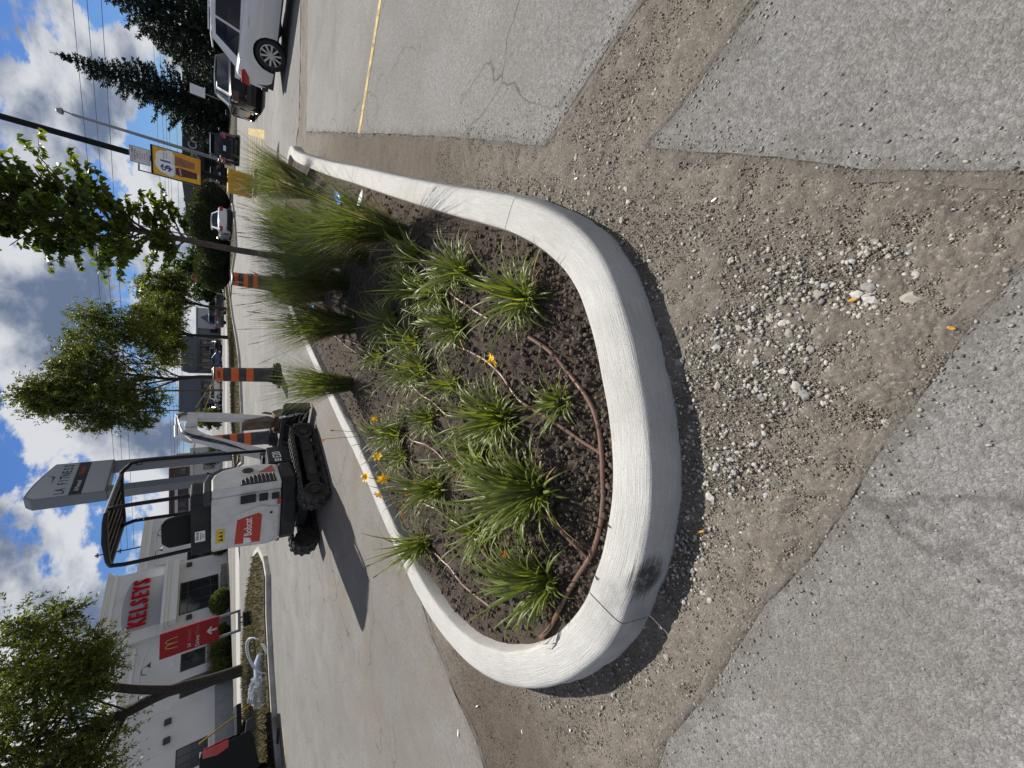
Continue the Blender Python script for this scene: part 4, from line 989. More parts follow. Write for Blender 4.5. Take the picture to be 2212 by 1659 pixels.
def bud(parent, base, top, L_, mt=None):
    base, top = Vector(base), Vector(top); d = (top - base).normalized()
    MB().tube(catmull([base, base.lerp(top, .5) + Vector((0, 0, .02)), top], False, 0.04), 0.0022, 5).build('flower_stalk', M_LILY, parent)
    MB().tube([top, top + d * L_ * .3, top + d * L_ * .7, top + d * L_], [0.003, 0.006, 0.006, 0.001], 7).build('bud', mt or M_BUD, parent, smooth=60)
def daylily(px, n, L0, L1, label, seed, bias=None, wd=0.010, dry=3):
    b = P(px[0], px[1], 0.15); z = soil_z(b.x, b.y); b.z = z + 0.006
    r = np.random.default_rng(seed)
    t = thing('daylily', label, 'plant', b, 0, 'daylilies planted in the island')
    V, F, tip = blades(int(n * 1.0), L0 * 1.0, L1 * 1.42, wd * 1.4, 0.02, 0.62, 0.4, 2.7, 0.05, 9, 0.4, bias, r, 0.12, 2.0, 0.75)
    V[:, 2] = np.maximum(V[:, 2], 0.004 - 0.0 * V[:, 2]); 
    V2, F2, _ = blades(int(n * .45), L0 * .9, L1 * 1.2, wd * 1.25, 0.35, 0.95, 0.9, 2.9, 0.05, 9, 0.4, bias, r, 0.2, 1.5, 0.5); V2[:, 2] = np.maximum(V2[:, 2], 0.004 + 0.01 * np.abs(np.sin(V2[:, 0] * 60)))
    F2 = F2 + len(V); V = np.concatenate([V, V2]); F = np.concatenate([F, F2])
    npmesh('leaves', V, F, M_LILY, t)
    if dry:
        V, F, _ = blades(dry, L0 * .6, L1 * .8, wd * .8, 0.7, 1.2, 0.5, 1.2, 0.03, 7, 0.6, None, r); V[:, 2] = np.maximum(V[:, 2], 0.004)
        npmesh('dry_leaves', V, F, M_LILYD, t)
    return t
# (foot in the photo, blades, lengths, label)
LILY = [
 ((1172, 1262), 95, 0.26, 0.42, 'broad daylily clump nearest the left bend of the curb', (1.5, .5), 0.011),
 ((1171, 1058), 120, 0.28, 0.50, 'largest daylily clump with dense dark leaves, front row by the long hose', (1.7, .45), 0.012),
 ((1100, 903), 105, 0.26, 0.44, 'daylily clump with pale green leaves left of the small front plant', None, 0.010),
 ((1206, 871), 34, 0.14, 0.26, 'smallest sparse daylily close to the front hose', None, 0.008),
 ((955, 1052), 85, 0.26, 0.44, 'daylily with a bunch of open yellow flowers above it', (1.8, .3), 0.009),
 ((923, 1171), 75, 0.26, 0.42, 'daylily spilling over the left curb without open flowers', (2.6, .35), 0.009),
 ((868, 936), 75, 0.24, 0.40, 'daylily with one open yellow flower beside the left curb', None, 0.009),
 ((939, 903), 50, 0.20, 0.34, 'small dark daylily between the flowering clumps in mid bed', None, 0.008),
 ((923, 800), 85, 0.26, 0.44, 'upright daylily clump in the middle of the bed without flowers', None, 0.009),
 ((1134, 643), 95, 0.24, 0.44, 'daylily on the right with one yellow flower drooping to the soil', (4.2, .3), 0.010),
 ((1003, 587), 85, 0.24, 0.42, 'daylily clump nearest the right side curb in bare soil', None, 0.009),
 ((1000, 709), 80, 0.22, 0.38, 'bright green daylily halfway between the right plants and mid bed', None, 0.009),
 ((899, 551), 60, 0.22, 0.36, 'daylily right under the tallest ornamental grass', None, 0.009),
 ((905, 623), 80, 0.24, 0.40, 'daylily just behind the curbside clump, touching the grasses', None, 0.009),
 ((857, 697), 75, 0.24, 0.40, 'daylily at the foot of the leftmost tall grass', None, 0.009),
 ((622, 366), 40, 0.3, 0.5, 'far daylily with small orange flowers at the tip of the island', None, 0.011),
]
LILY += [((985, 830), 40, 0.20, 0.34, 'small daylily tuft between the mid bed hose and the upright clump', None, 0.008), ((1040, 985), 60, 0.22, 0.38, 'daylily filling the gap above the largest clump', None, 0.009), ((880, 985), 50, 0.22, 0.36, 'daylily between the two flowering clumps by the left curb', None, 0.008),
 ((1045, 1150), 55, 0.2, 0.36, 'loose daylily left of the largest clump', None, 0.009), ((905, 740), 60, 0.22, 0.38, 'daylily behind the upright mid bed clump', None, 0.009), ((830, 770), 55, 0.24, 0.38, 'daylily under the lone grass at the left curb', None, 0.009), ((960, 640), 60, 0.22, 0.38, 'daylily between the curbside clump and the grasses', None, 0.009)]
lilies = []
for i, (px, n, a, b, l, bi, wd) in enumerate(LILY): lilies.append(daylily(px, n, a, b, l, 100 + i, bi, wd))
def at_px(t, x, y, back=0.0):
    """point above the plant's foot line seen at that place of the photo, in the plant's frame"""
    r_ = ray(x, y); k = (t.location.y + back) / r_.y; return Vector((r_.x * k, r_.y * k, EYE + r_.z * k)) - t.location
for li, x, y, s_, fc, w_, bk in [(4, 828, 1030, 0.055, (-.2, -.8, .5), 0, .05), (4, 797, 1032, 0.05, (.3, -.3, .9), 0, .06), (4, 822, 1062, 0.048, (-.6, -.4, .6), 0, .0), (4, 820, 990, 0.042, (.5, -.4, .5), 0, .03),
                          (6, 811, 904, 0.045, (0, -.8, .6), 0, .05), (9, 1052, 783, 0.05, (.4, -.3, -.7), 0, -.1)]:
    t = lilies[li]; p = at_px(t, x, y, bk); flower(t, (0, 0, 0.02), p, s_, fc, M_PETAL)
for li, x, y, s_, bk in [(4, 872, 1106, 0.045, 0), (4, 880, 1072, 0.04, 0), (0, 1090, 1184, 0.045, -.05), (6, 703, 948, 0.05, .3), (15, 596, 357, 0.08, 0), (15, 590, 346, 0.08, 0)]:
    t = lilies[li]; p = at_px(t, x, y, bk); flower(t, (0, 0, 0.02), p, s_, (random.uniform(-.5, .5), -.4, .3), M_PETALW, True, 'wilted_flower')
for li, x, y, bk in [(1, 1010, 1060, 0), (5, 800, 1220, .02), (5, 815, 1242, .0), (6, 722, 930, .3), (4, 955, 965, .0), (9, 1040, 772, 0)]:
    t = lilies[li]; bud(t, (0, 0, 0.02), at_px(t, x, y, bk), 0.04)
# ornamental grasses
def orn_grass(px, n, L0, L1, label, seed, plumes=4, bias=None, tilt=0.32):
    b = P(px[0], px[1], 0.15); b.z = soil_z(b.x, b.y) + 0.006; r = np.random.default_rng(seed)
    t = thing('ornamental_grass', label, 'grass', b, 0, 'ornamental grasses at the back of the island')
    V, F, _ = blades(int(n * 1.15), L0 * 1.05, L1 * 1.22, 0.0062, 0.02, tilt * .8, 0.1, 1.0, 0.09, 7, 0.3, bias, r)
    npmesh('blades', V, F, M_GRASS, t)
    V, F, _ = blades(int(n * .30), L0 * .6, L1 * 1.1, 0.0065, 0.05, tilt + .1, 0.3, 1.3, 0.06, 6, 0.3, bias, r); V[:, 2] = np.maximum(V[:, 2], 0.005)
    npmesh('straw_blades', V, F, M_STRAW, t)
    for k in range(plumes):
        a = r.uniform(0, 6.28); tl = r.uniform(.1, tilt + .2); L_ = L1 * r.uniform(.95, 1.15); h = Vector((math.sin(tl) * math.cos(a), math.sin(tl) * math.sin(a), math.cos(tl)))
        p0 = Vector((0, 0, 0)); p2 = h * L_; pm = h * L_ * .5 + Vector((0, 0, .04))
        st = MB().tube([p0, pm, p2], 0.0015, 4).build('plume_stem', M_STRAW, t)
        d = (p2 - pm).normalized(); m_ = 110; f = r.uniform(0, 1, m_); c = np.array(p2)[None] + np.array(d)[None] * (f[:, None] * 0.13)
        dv = r.normal(size=(m_, 3)); dv /= np.linalg.norm(dv, axis=1)[:, None]; rad = (0.016 * np.sin(np.pi * np.clip(f + .15, 0, 1)))[:, None]
        e = c + dv * rad + np.array(d)[None] * 0.018; s_ = np.cross(dv, np.array(d)) * 0.0028
        VV = np.stack([c - s_, c + s_, e], 1).reshape(-1, 3); npmesh('plume', VV, np.arange(m_ * 3).reshape(-1, 3), M_PLUME, st)
    return t
orn_grass((863, 500), 560, 0.55, 0.92, 'tall ornamental grass standing nearest the camera on the right of the bed', 1, 2, (2.4, .65), .26)
orn_grass((791, 552), 560, 0.55, 0.92, 'dense ornamental grass immediately right of the young tree trunk', 2, 3)
orn_grass((752, 612), 560, 0.55, 0.90, 'dark ornamental grass just left of the young tree trunk', 3, 6)
orn_grass((768, 703), 520, 0.55, 0.92, 'ornamental grass with white plumes, left end of the tall row', 4, 9, (2.6, .3))
orn_grass((672, 420), 520, 0.6, 0.98, 'ornamental grass behind the blue scrap near the island tip', 5, 3, (2.2, .5), .26)
orn_grass((652, 384), 460, 0.6, 1.0, 'farthest ornamental grass, below the yellow pole base', 6, 3)
orn_grass((761, 829), 300, 0.5, 0.85, 'thin ornamental grass leaning over the left curb, alone', 7, 0, (1.8, .3), .28)
orn_grass((720, 520), 480, 0.6, 0.95, 'ornamental grass in the back row behind the young tree', 8, 5)
orn_grass((700, 640), 420, 0.55, 0.9, 'ornamental grass in the back row against the far left curb', 9, 8)

orn_grass((738, 566), 420, 0.55, 0.9, 'ornamental grass directly beside the young trunk in the middle of the row', 10, 3)
orn_grass((704, 498), 420, 0.6, 0.95, 'ornamental grass between the tip grasses and the tall front one', 11, 3)
# drip hoses
M_HOSE = mat('brown_drip_hose', (0.15, 0.082, 0.06), 0.36, var=0.18, vscale=14, dirt=(0.16, 0.13, 0.10), dscale=9, damt=0.5)
def hose(pxs, label, r_=0.0096, ends=True, lift=0.011):
    pts = []
    for x, y in pxs:
        p = P(x, y, 0.155); pts.append(Vector((p.x, p.y, 0)))
    pts = catmull(pts, False, 0.03)
    for p in pts: p.z = soil_z(p.x, p.y) + lift + 0.009 * mnoise.noise((p.x * 5, p.y * 5, 0)) + 0.006
    t = thing('drip_hose', label, 'hose', pts[0], 0, 'brown drip hoses in the planting bed')
    q = [p - pts[0] for p in pts]
    MB().tube(q, r_, 8).build('tube', M_HOSE, t, smooth=60)
    step = 11
    for i in range(6, len(q) - 3, step):
        d = (q[i + 1] - q[i]).normalized(); MB().tube([q[i] - d * .009, q[i] + d * .009], r_ * 1.16, 8).build('emitter_band', M_HOSE, t, smooth=60)
    return t, q
def fitting(t, p, d):
    d = Vector(d).normalized(); MB().tube([p - d * .03, p - d * .012, p + d * .012, p + d * .03], [r * .0108 for r in (1, 1.15, 1.15, 1)], 8).build('fitting', M_HOSE, t, smooth=60)
t, q = hose([(1143, 728), (1180, 760), (1222, 820), (1252, 862), (1271, 912), (1280, 985), (1283, 1050), (1282, 1100), (1277, 1140), (1265, 1190), (1245, 1230), (1220, 1270), (1190, 1325), (1165, 1370), (1146, 1390)], 'thick brown supply hose curving along the front of the bed', 0.0125)
for f_ in (0.46, 0.75, 0.92):
    i = int(f_ * len(q)); fitting(t, q[i], q[i + 1] - q[i])
hose([(1280, 985), (1236, 950), (1190, 910), (1130, 862), (1090, 815), (1060, 782), (1020, 760), (990, 745), (960, 715)], 'drip hose running up through the bed from the middle fitting')
hose([(1249, 1215), (1217, 1166), (1180, 1120), (1155, 1095), (1110, 1070), (1040, 1040), (985, 1010), (940, 970), (893, 948), (860, 925)], 'drip hose under the largest daylily clump')
hose([(1172, 1335), (1152, 1300), (1115, 1275), (1075, 1225), (1040, 1170), (1000, 1135), (960, 1110), (920, 1085), (880, 1055)], 'drip hose from the last fitting under the left front clump')
hose([(1048, 1318), (1000, 1268), (975, 1235), (935, 1195), (905, 1165)], 'short drip hose stub beside the left curb')
hose([(1060, 690), (1020, 665), (985, 640), (930, 590), (890, 548), (868, 520), (830, 500), (790, 478), (760, 462), (735, 440), (705, 415), (685, 400), (675, 390)], 'drip hose along the right side from the grasses to the island tip')
hose([(970, 900), (940, 870), (905, 845), (880, 815), (850, 790), (820, 770), (790, 750), (750, 735)], 'drip hose in mid bed behind the upright clump')
hose([(812, 800), (790, 775), (770, 760), (745, 742), (725, 725)], 'drip hose at the far left among the grasses')

# young tree in the island --------------------------------------------------
M_BARK = mat('young_bark', (0.10, 0.078, 0.06), 0.9, var=0.35, vscale=18, bump=0.8, bscale=60)
M_TLEAF = leafmat('young_tree_leaf', (0.036, 0.070, 0.011), (0.14, 0.19, 0.030), 0.45, 0.42, 1.0)
def leaf_faces(base, dirs, ups, L_, W_):
    """six-vertex leaves with a folded midrib. arrays (n,3)"""
    n = len(base); d = dirs / np.linalg.norm(dirs, axis=1)[:, None]; s_ = np.cross(d, ups); s_ /= np.linalg.norm(s_, axis=1)[:, None] + 1e-9; u = np.cross(s_, d)
    L_ = L_[:, None]; W_ = W_[:, None]
    v = [base, base + d * L_ * .35 + s_ * W_ * .5 + u * W_ * .18, base + d * L_ * .72 + s_ * W_ * .34 + u * W_ * .08 - u * L_ * .06, base + d * L_ - u * L_ * .16,
         base + d * L_ * .72 - s_ * W_ * .34 + u * W_ * .08 - u * L_ * .06, base + d * L_ * .35 - s_ * W_ * .5 + u * W_ * .18]
    V = np.stack(v, 1).reshape(-1, 3); F = (np.array([(0, 1, 2, 3), (0, 3, 4, 5)])[None] + (np.arange(n) * 6)[:, None, None]).reshape(-1, 4)
    return V, F
tb = Vector((1.93, 6.5, 0)); tb.z = soil_z(tb.x, tb.y)
tree = thing('young_tree', 'slim young broadleaf tree growing among the grasses in the island', 'tree', tb)
tpath = catmull([(0, 0, -.03), (0.004, 0.01, 0.5), (-.012, 0.02, 1.2), (0.0, 0.0, 2.2), (0.02, .01, 3.4), (-.03, 0.0, 4.0), (0, 0, 4.4)], False, 0.1)
tk = MB().tube(tpath, [0.052 * (1 - 0.8 * i / len(tpath)) for i in range(len(tpath))], 10)
for v in tk.v: v += Vector((mnoise.noise(v * 14), mnoise.noise(v * 14 + Vector((5, 0, 0))), 0)) * 0.006
trunk = tk.build('trunk', M_BARK, tree, smooth=60)
r = np.random.default_rng(77); LB = []; LD = []; LU = []; LL = []
for k in range(170):
    h = 1.72 + 2.5 * (k / 170) ** 1.0; a = k * 2.4 + r.uniform(-.4, .4); ln = 0.72 * (1 - 0.62 * max(0, (h - 2.7) / 1.5)) * r.uniform(.5, 1.12); el = r.uniform(.25, .95)
    if h < 1.95: ln *= .7
    d = Vector((math.cos(a) * math.cos(el), math.sin(a) * math.cos(el), math.sin(el))); p0 = Vector((0, 0, h - tb.z)); pm = p0 + d * ln * .5; p1 = p0 + d * ln + Vector((0, 0, ln * r.uniform(-.12, .15)))
    pts = catmull([p0, pm, p1], False, 0.05); MB().tube(pts, [0.011 * (1 - .75 * i / len(pts)) for i in range(len(pts))], 5).build('branch', M_BARK, trunk)
    for j in range(3):
        f0 = r.uniform(.35, .9); q0 = p0.lerp(p1, f0); aa = a + r.uniform(-1.3, 1.3); dd = Vector((math.cos(aa), math.sin(aa), r.uniform(-.2, .6))).normalized(); q1 = q0 + dd * ln * r.uniform(.25, .5)
        MB().tube([q0, q0.lerp(q1, .5) + Vector((0, 0, .01)), q1], [0.003, .0022, .0012], 4).build('twig', M_BARK, trunk)
        for i in range(18):
            b = q0.lerp(q1, r.uniform(.1, 1.0)); LB.append(b); az = r.uniform(0, 6.28); LD.append((math.cos(az), math.sin(az), r.uniform(-1.0, .15))); LU.append((r.normal(0, .45), r.normal(0, .45), 1)); LL.append(r.uniform(.045, .09))
    for i in range(16):
        b = p0.lerp(p1, r.uniform(.3, 1.0)); LB.append(b); az = r.uniform(0, 6.28); LD.append((math.cos(az), math.sin(az), r.uniform(-1.0, .2))); LU.append((r.normal(0, .45), r.normal(0, .45), 1)); LL.append(r.uniform(.045, .09))
LL = np.array(LL); V, F = leaf_faces(np.array([tuple(b) for b in LB]), np.array(LD), np.array(LU), LL, LL * .78); npmesh('crown', V, F, M_TLEAF, tree, smooth=True)
# ================================================================== VEHICLES
M_GLASS = mat('car_glass', (0.012, 0.014, 0.016), 0.05, var=0.0, spec=0.35)
M_TYRE = mat('tyre', (0.02, 0.02, 0.021), 0.85, var=0.2, vscale=20)
M_RIM = mat('alloy_rim', (0.52, 0.53, 0.54), 0.3, metal=0.9, var=0.05)
M_TAIL = mat('tail_lamp', (0.36, 0.012, 0.012), 0.12, var=0.1, coat=0.8)
M_HEADL = mat('head_lamp', (0.5, 0.52, 0.55), 0.1, var=0.05, coat=0.8)
M_TRIM = mat('car_trim', (0.018, 0.018, 0.019), 0.5, var=0.1)
M_CHROME = mat('chrome', (0.75, 0.76, 0.78), 0.12, metal=1.0, var=0.02)
M_LPLATE = mat('number_plate', (0.66, 0.68, 0.70), 0.5, var=0.03)
def paint(name, c, metal=0.0): return mat('paint_' + name, c, 0.25, metal=metal, var=0.02, coat=0.06 if sum(c) < .1 else .8, spec=0.15 if sum(c) < .1 else .3)
PW = paint('white', (0.70, 0.70, 0.69)); PK = paint('black', (0.008, 0.009, 0.011)); PN = paint('dark_navy', (0.012, 0.016, 0.026)); PG = paint('grey', (0.09, 0.095, 0.10), 0.3)
PS = paint('silver', (0.42, 0.43, 0.45), 0.6); PB = paint('blue', (0.03, 0.07, 0.20)); PR = paint('red', (0.30, 0.02, 0.02))
KIND = {
 'suv': dict(L=4.7, W=1.86, H=1.66, wb=(-1.36, 1.40), r=0.365, top=[(-2.33, 0.60), (-2.32, 0.98), (-2.20, 1.10), (-1.2, 1.06), (0.4, 1.0), (1.15, 1.0), (1.8, 0.93), (2.2, 0.80), (2.36, 0.58)],
             gb=(-2.17, 1.15), gr=(-1.72, 0.30), gw=(0.86, 0.62), belt=1.03, pillar=[-1.18, -0.1]),
 'sedan': dict(L=4.7, W=1.82, H=1.45, wb=(-1.36, 1.38), r=0.325, top=[(-2.36, 0.58), (-2.33, 0.98), (-2.2, 1.03), (-1.6, 1.03), (-1.0, 0.96), (1.0, 0.92), (1.6, 0.84), (2.1, 0.72), (2.36, 0.55)],
             gb=(-1.78, 1.15), gr=(-0.98, 0.22), gw=(0.84, 0.58), belt=0.95, pillar=[-0.75, 0.05]),
}
def car(label, loc, az, kind, pm, cat='car', group=None, name='parked_car', sc=1.0, zs=1.0, spokes=10, plate=True, far=False, tail=None):
    k = KIND[kind]; L, W, Hh = k['L'], k['W'], k['H']
    t = thing(name, label, cat, loc, 0, group); az = R(az)
    XF = Matrix(((math.sin(az), -math.cos(az), 0, 0), (math.cos(az), math.sin(az), 0, 0), (0, 0, 1, 0), (0, 0, 0, 1))) @ Matrix.Diagonal((sc, sc, sc * zs, 1))
    wr, ar = k['r'], k['r'] + 0.045
    xs = sorted(set([-L / 2, -L / 2 + 0.03, -L / 2 + 0.12, L / 2 - 0.12, L / 2 - 0.03, L / 2] + list(np.linspace(-L / 2 + .2, L / 2 - .2, 14)) + [w_ + ar * c for w_ in k['wb'] for c in (-1.001, -1.0, -.92, -.75, -.5, -.25, 0, .25, .5, .75, .92, 1.0, 1.001)]))
    tx, tz = zip(*k['top'])
    levels = [0, 0.12, 0.3, 0.5, 0.7, 0.86, 0.95, 1.0]
    vv = []; rings = []
    for x in xs:
        zt = float(np.interp(x, tx, tz)); e = abs(x) / (L / 2); zb = 0.26 + 0.16 * max(0, (e - 0.9) / 0.1)
        for w_ in k['wb']:
            d = abs(x - w_)
            if d <= ar: zb = max(zb, wr + math.sqrt(max(0, ar * ar - d * d)))
        tap = 1 - 0.16 * max(0, (e - 0.72) / 0.28) ** 2 - (0.10 if e > 0.995 else 0)
        ring = []
        for l in levels:
            z = zb + (zt - zb) * l; hw = W / 2 * tap * (0.93 + 0.07 * math.sin(min(1, max(0, (z - 0.2) / 0.62)) * math.pi * 0.62)) * (1 - 0.05 * max(0, l - 0.8) / 0.2 - (0.06 if l == 1 else 0))
            ring.append((hw, z))
        full = [(x, -h, z) for h, z in ring] + [(x, 0, ring[-1][1] + 0.015)] + [(x, h, z) for h, z in ring[::-1]]
        rings.append(full)
    m_ = len(rings[0]); mb = MB()
    mb.add([p for r_ in rings for p in r_], [(i * m_ + j, i * m_ + j + 1, (i + 1) * m_ + j + 1, (i + 1) * m_ + j) for i in range(len(rings) - 1) for j in range(m_ - 1)] + [tuple(range(m_)), tuple(range((len(rings) - 1) * m_, len(rings) * m_))[::-1]])
    mb.build('body', pm, t, XF, smooth=38)
    MB().bx(-L / 2 + .12, L / 2 - .12, -W / 2 + .1, W / 2 - .1, 0.22, 0.62).build('underbody', M_TRIM, t, XF)
    # greenhouse
    (b0, b1), (r0, r1), (wb_, wr_) = k['gb'], k['gr'], k['gw']; belt = k['belt']
    def gh(f, u, s):      # f height 0..1, u along 0 rear..1 front, s -1..1 across
        x0 = b0 + (r0 - b0) * f; x1 = b1 + (r1 - b1) * f; hw = wb_ + (wr_ - wb_) * (f ** 0.85)
        endt = 1 - 0.10 * (2 * u - 1) ** 4
        return Vector((x0 + (x1 - x0) * u, s * hw * endt, belt - 0.03 + (Hh - belt - 0.015) * f + 0.03 * (1 - s * s) * f + 0.03 * f * math.sin(math.pi * u)))
    us = [0, .03, .1, .25, .4, .55, .7, .85, .95, 1]; fs_ = [0, .3, .6, .85, 1]
    g = MB(); nu = len(us); per = [(u, -1) for u in us] + [(u, 1) for u in us[::-1]]; n_ = len(per)
    g.add([gh(f, u, s) for f in fs_ for u, s in per], [(i * n_ + j, i * n_ + (j + 1) % n_, (i + 1) * n_ + (j + 1) % n_, (i + 1) * n_ + j) for i in range(len(fs_) - 1) for j in range(n_)])
    base = len(g.v); ss = (-1, -.6, 0, .6, 1)
    g.add([gh(1, u, s) for u in us for s in ss], [(i * 5 + j, i * 5 + j + 1, (i + 1) * 5 + j + 1, (i + 1) * 5 + j) for i in range(nu - 1) for j in range(4)])
    cab = g.build('cabin', pm, t, XF, smooth=50)
    def pane(nm, pts, off, mt=M_GLASS):
        o = Vector(off); MB().add([p + o for p in pts], [tuple(range(len(pts)))]).build(nm, mt, t, XF)
    xr = lambda x, f: ((x - (b0 + (r0 - b0) * f)) / ((b1 + (r1 - b1) * f) - (b0 + (r0 - b0) * f)))
    cuts = [None] + k['pillar'] + [None]
    for s in (-1, 1):
        for i in range(len(cuts) - 1):
            lo = [gh(f, (0.10 if kind == 'suv' else 0.06) if cuts[i] is None else xr(cuts[i] + .03, f), s) for f in (.10, .5, .86)]
            hi = [gh(f, 0.955 if cuts[i + 1] is None else xr(cuts[i + 1] - .03, f), s) for f in (.86, .5, .10)]
            pane('side_window', lo + hi, (0, s * 0.012, 0.004))
    for nm, u, dx in (('rear_window', 0, -0.014), ('windscreen', 1, 0.014)):
        f0, f1 = (.12, .90) if kind == 'sedan' else (.10, .82)
        pane(nm, [gh(f, u, s) for f, s in ((f0, -.86), (f0, -.3), (f0, .3), (f0, .86), (f1, .84), (f1, .3), (f1, -.3), (f1, -.84))], (dx, 0, 0.008))
    if kind == 'suv':
        sp_ = MB(); sp_.prism([(r0 - .24, Hh - .075), (r0 + .12, Hh - 0.03), (r0 + .1, Hh + .0), (r0 - .22, Hh - .045)], -wr_ * .93, wr_ * .93, lambda a, z, d: (a, d, z)); sp_.build('spoiler', pm, t, XF, bevel=0.012)
        if not far:
            for s in (-1, 1): MB().tube([(r0 + .15, s * wr_ * .9, Hh + .03), (r1 - .1, s * wr_ * .92, Hh + .03)], 0.016, 6).build('roof_rail', M_CHROME, t, XF)
    # wheels
    rw = Matrix.Rotation(math.pi / 2, 3, 'X')
    for w_ in k['wb']:
        for s in (-1, 1):
            yc = s * (W / 2 - 0.135); mm = Matrix.Rotation(math.pi / 2 * s, 3, 'X') @ Matrix.Identity(3)
            mm = Matrix.Rotation(-math.pi / 2 * s, 3, 'X')
            wh = MB().lathe([(wr * .66, 0.0), (wr * .70, .10), (wr * .93, .112), (wr, .085), (wr, -.085), (wr * .93, -.11), (wr * .5, -.11)], 26, (w_, yc, wr), mm).build('wheel', M_TYRE, t, XF, smooth=40)
            ri = MB().lathe([(wr * .70, .098), (wr * .66, .108), (wr * .63, .06), (wr * .62, .03)], 26, (w_, yc, wr), mm, False)
            if not far:
                for q in range(spokes):
                    a = 2 * math.pi * q / spokes; R3 = mm @ Matrix.Rotation(a, 3, 'Z'); c = Vector((w_, yc, wr))
                    pts = [c + R3 @ Vector(p_) for p_ in ((wr * .10, -.018, .085), (wr * .66, -.024, .092), (wr * .66, .024, .092), (wr * .10, .018, .085), (wr * .10, -.014, .06), (wr * .66, -.018, .06), (wr * .66, .018, .06), (wr * .10, .014, .06))]
                    ri.add(pts, [(0, 1, 2, 3), (0, 4, 5, 1), (3, 2, 6, 7), (0, 3, 7, 4)])
                ri.lathe([(wr * .16, .06), (wr * .16, .094), (wr * .02, .098)], 14, (w_, yc, wr), mm)
            else: ri.lathe([(wr * .62, .05), (wr * .3, .085), (wr * .02, .09)], 14, (w_, yc, wr), mm)
            ri.build('rim', M_RIM, wh, XF, smooth=40)
            arc = [(w_ + (ar + .03) * math.cos(q), (ar + .03) * math.sin(q) + wr) for q in np.linspace(-.2, math.pi + .2, 14)]
    # lamps, plates, bumper, mirrors
    zl = 0.88 if kind == 'suv' else 0.84
    for s in (-1, 1):
        y0 = s * (W / 2 - 0.06); 
        MB().prism([(-L / 2 - .004, zl - .10), (-L / 2 + .02, zl + .10), (-L / 2 + .30, zl + .12), (-L / 2 + .42, zl + .04), (-L / 2 + .22, zl - .07)], s * (W / 2 * .60), s * (W / 2 * .955), lambda a, z, d: (a, d, z)).build('tail_lamp', tail or M_TAIL, t, XF, bevel=0.02)
        MB().prism([(L / 2 - .30, .60), (L / 2 - .05, .60), (L / 2 - .10, .74), (L / 2 - .42, .80)], s * (W / 2 * .58), s * (W / 2 * .95), lambda a, z, d: (a, d, z)).build('head_lamp', M_HEADL, t, XF, bevel=0.02)
        xm = b1 - 0.32; MB().box((xm, s * (W / 2 + .06), belt + .05), (.12, .2, .13)).build('mirror', pm if not far else M_TRIM, t, XF, bevel=0.03)
        if not far:
            for xh in (-.85, .25): MB().box((xh, s * (W / 2 * .992), belt - .12), (.2, .035, .028)).build('door_handle', pm, t, XF, bevel=0.008)
    MB().prism([(-L / 2 - .012, .34), (-L / 2 - .012, .50), (-L / 2 + .10, .50), (-L / 2 + .16, .34)], -W / 2 * .86, W / 2 * .86, lambda a, z, d: (a, d, z)).build('rear_bumper', M_TRIM, t, XF, bevel=0.02)
    for s in (-1, 1): MB().box((-L / 2 - .012, s * .62, .53), (.012, .12, .035)).build('bumper_reflector', M_TAIL, t, XF)
    if plate: MB().box((-L / 2 + .0, 0, .80 if kind == 'sedan' else .84), (.03, .32, .15)).build('number_plate', M_LPLATE, t, XF)
    return t
# near white SUV: rear wheel stands at (8.3, 10.9)
a_ = R(152); fwd = Vector((math.sin(a_), math.cos(a_), 0)); lft = Vector((-math.cos(a_), math.sin(a_), 0))
c_ = Vector((8.3, 10.95, 0)) + fwd * 1.36 * .95 + lft * .80
car('white SUV nearest the camera at the right edge, seen from its side', c_, 152, 'suv', PW, name='parked_suv', sc=.95, zs=.965)
a_ = R(26); c_ = Vector((10.55, 16.6, 0)) + Vector((math.sin(a_), math.cos(a_), 0)) * 2.2 + Vector((math.cos(a_), -math.sin(a_), 0)) * .55
car('glossy black sedan parked just behind the white SUV', c_, 24, 'sedan', PK, name='parked_sedan', zs=.97, tail=mat('smoked_lamp', (0.06, 0.006, 0.006), .12, coat=.6))
car('dark navy SUV seen from behind, left of the black sedan', Vector((17.1, 33.4, 0)), 29, 'suv', PN, name='parked_suv', sc=1.02, zs=.93)
car('white sedan seen from behind in front of the clipped hedge', Vector((13.5, 39.4, 0)), 8, 'sedan', PW, name='parked_sedan', sc=1.04)
car('grey SUV on the road behind the median trees', Vector((9.6, 60.5, 0)), 48, 'suv', PG, name='passing_suv', sc=1.05)
car('dark car half hidden right of the sign pole base', Vector((22.8, 52, 0)), 10, 'suv', PK, name='parked_suv', far=True, zs=.95)
far_l = [((470, 645), 80, 'sedan', PW, 'white car right of the grey SUV on the far lot'), ((472, 660), 84, 'suv', PS, 'silver car next to the white one on the far lot'), ((472, 742), 82, 'sedan', PK, 'black car directly left of the second median trunk, far lot'),
         ((472, 757), 84, 'suv', PG, 'grey far car under the slate fascia, right of the drum'), ((472, 775), 82, 'sedan', PB, 'blue far car beside the tall drum'), ((472, 800), 84, 'sedan', PS, 'silver far car behind the drum top'),
         ((472, 838), 82, 'suv', PW, 'white far car by the yellow barrier arms'), ((472, 858), 84, 'sedan', PG, 'grey far car below the barrier arms'), ((472, 882), 82, 'sedan', PS, 'silver far car just right of the excavator arm'), ((472, 905), 86, 'suv', PN, 'navy far car seen through the excavator boom'),
         ((470, 402), 60, 'sedan', PS, 'shiny silver car left of the sign pole'), ((470, 392), 66, 'suv', PB, 'blue car beside the shiny silver one')]
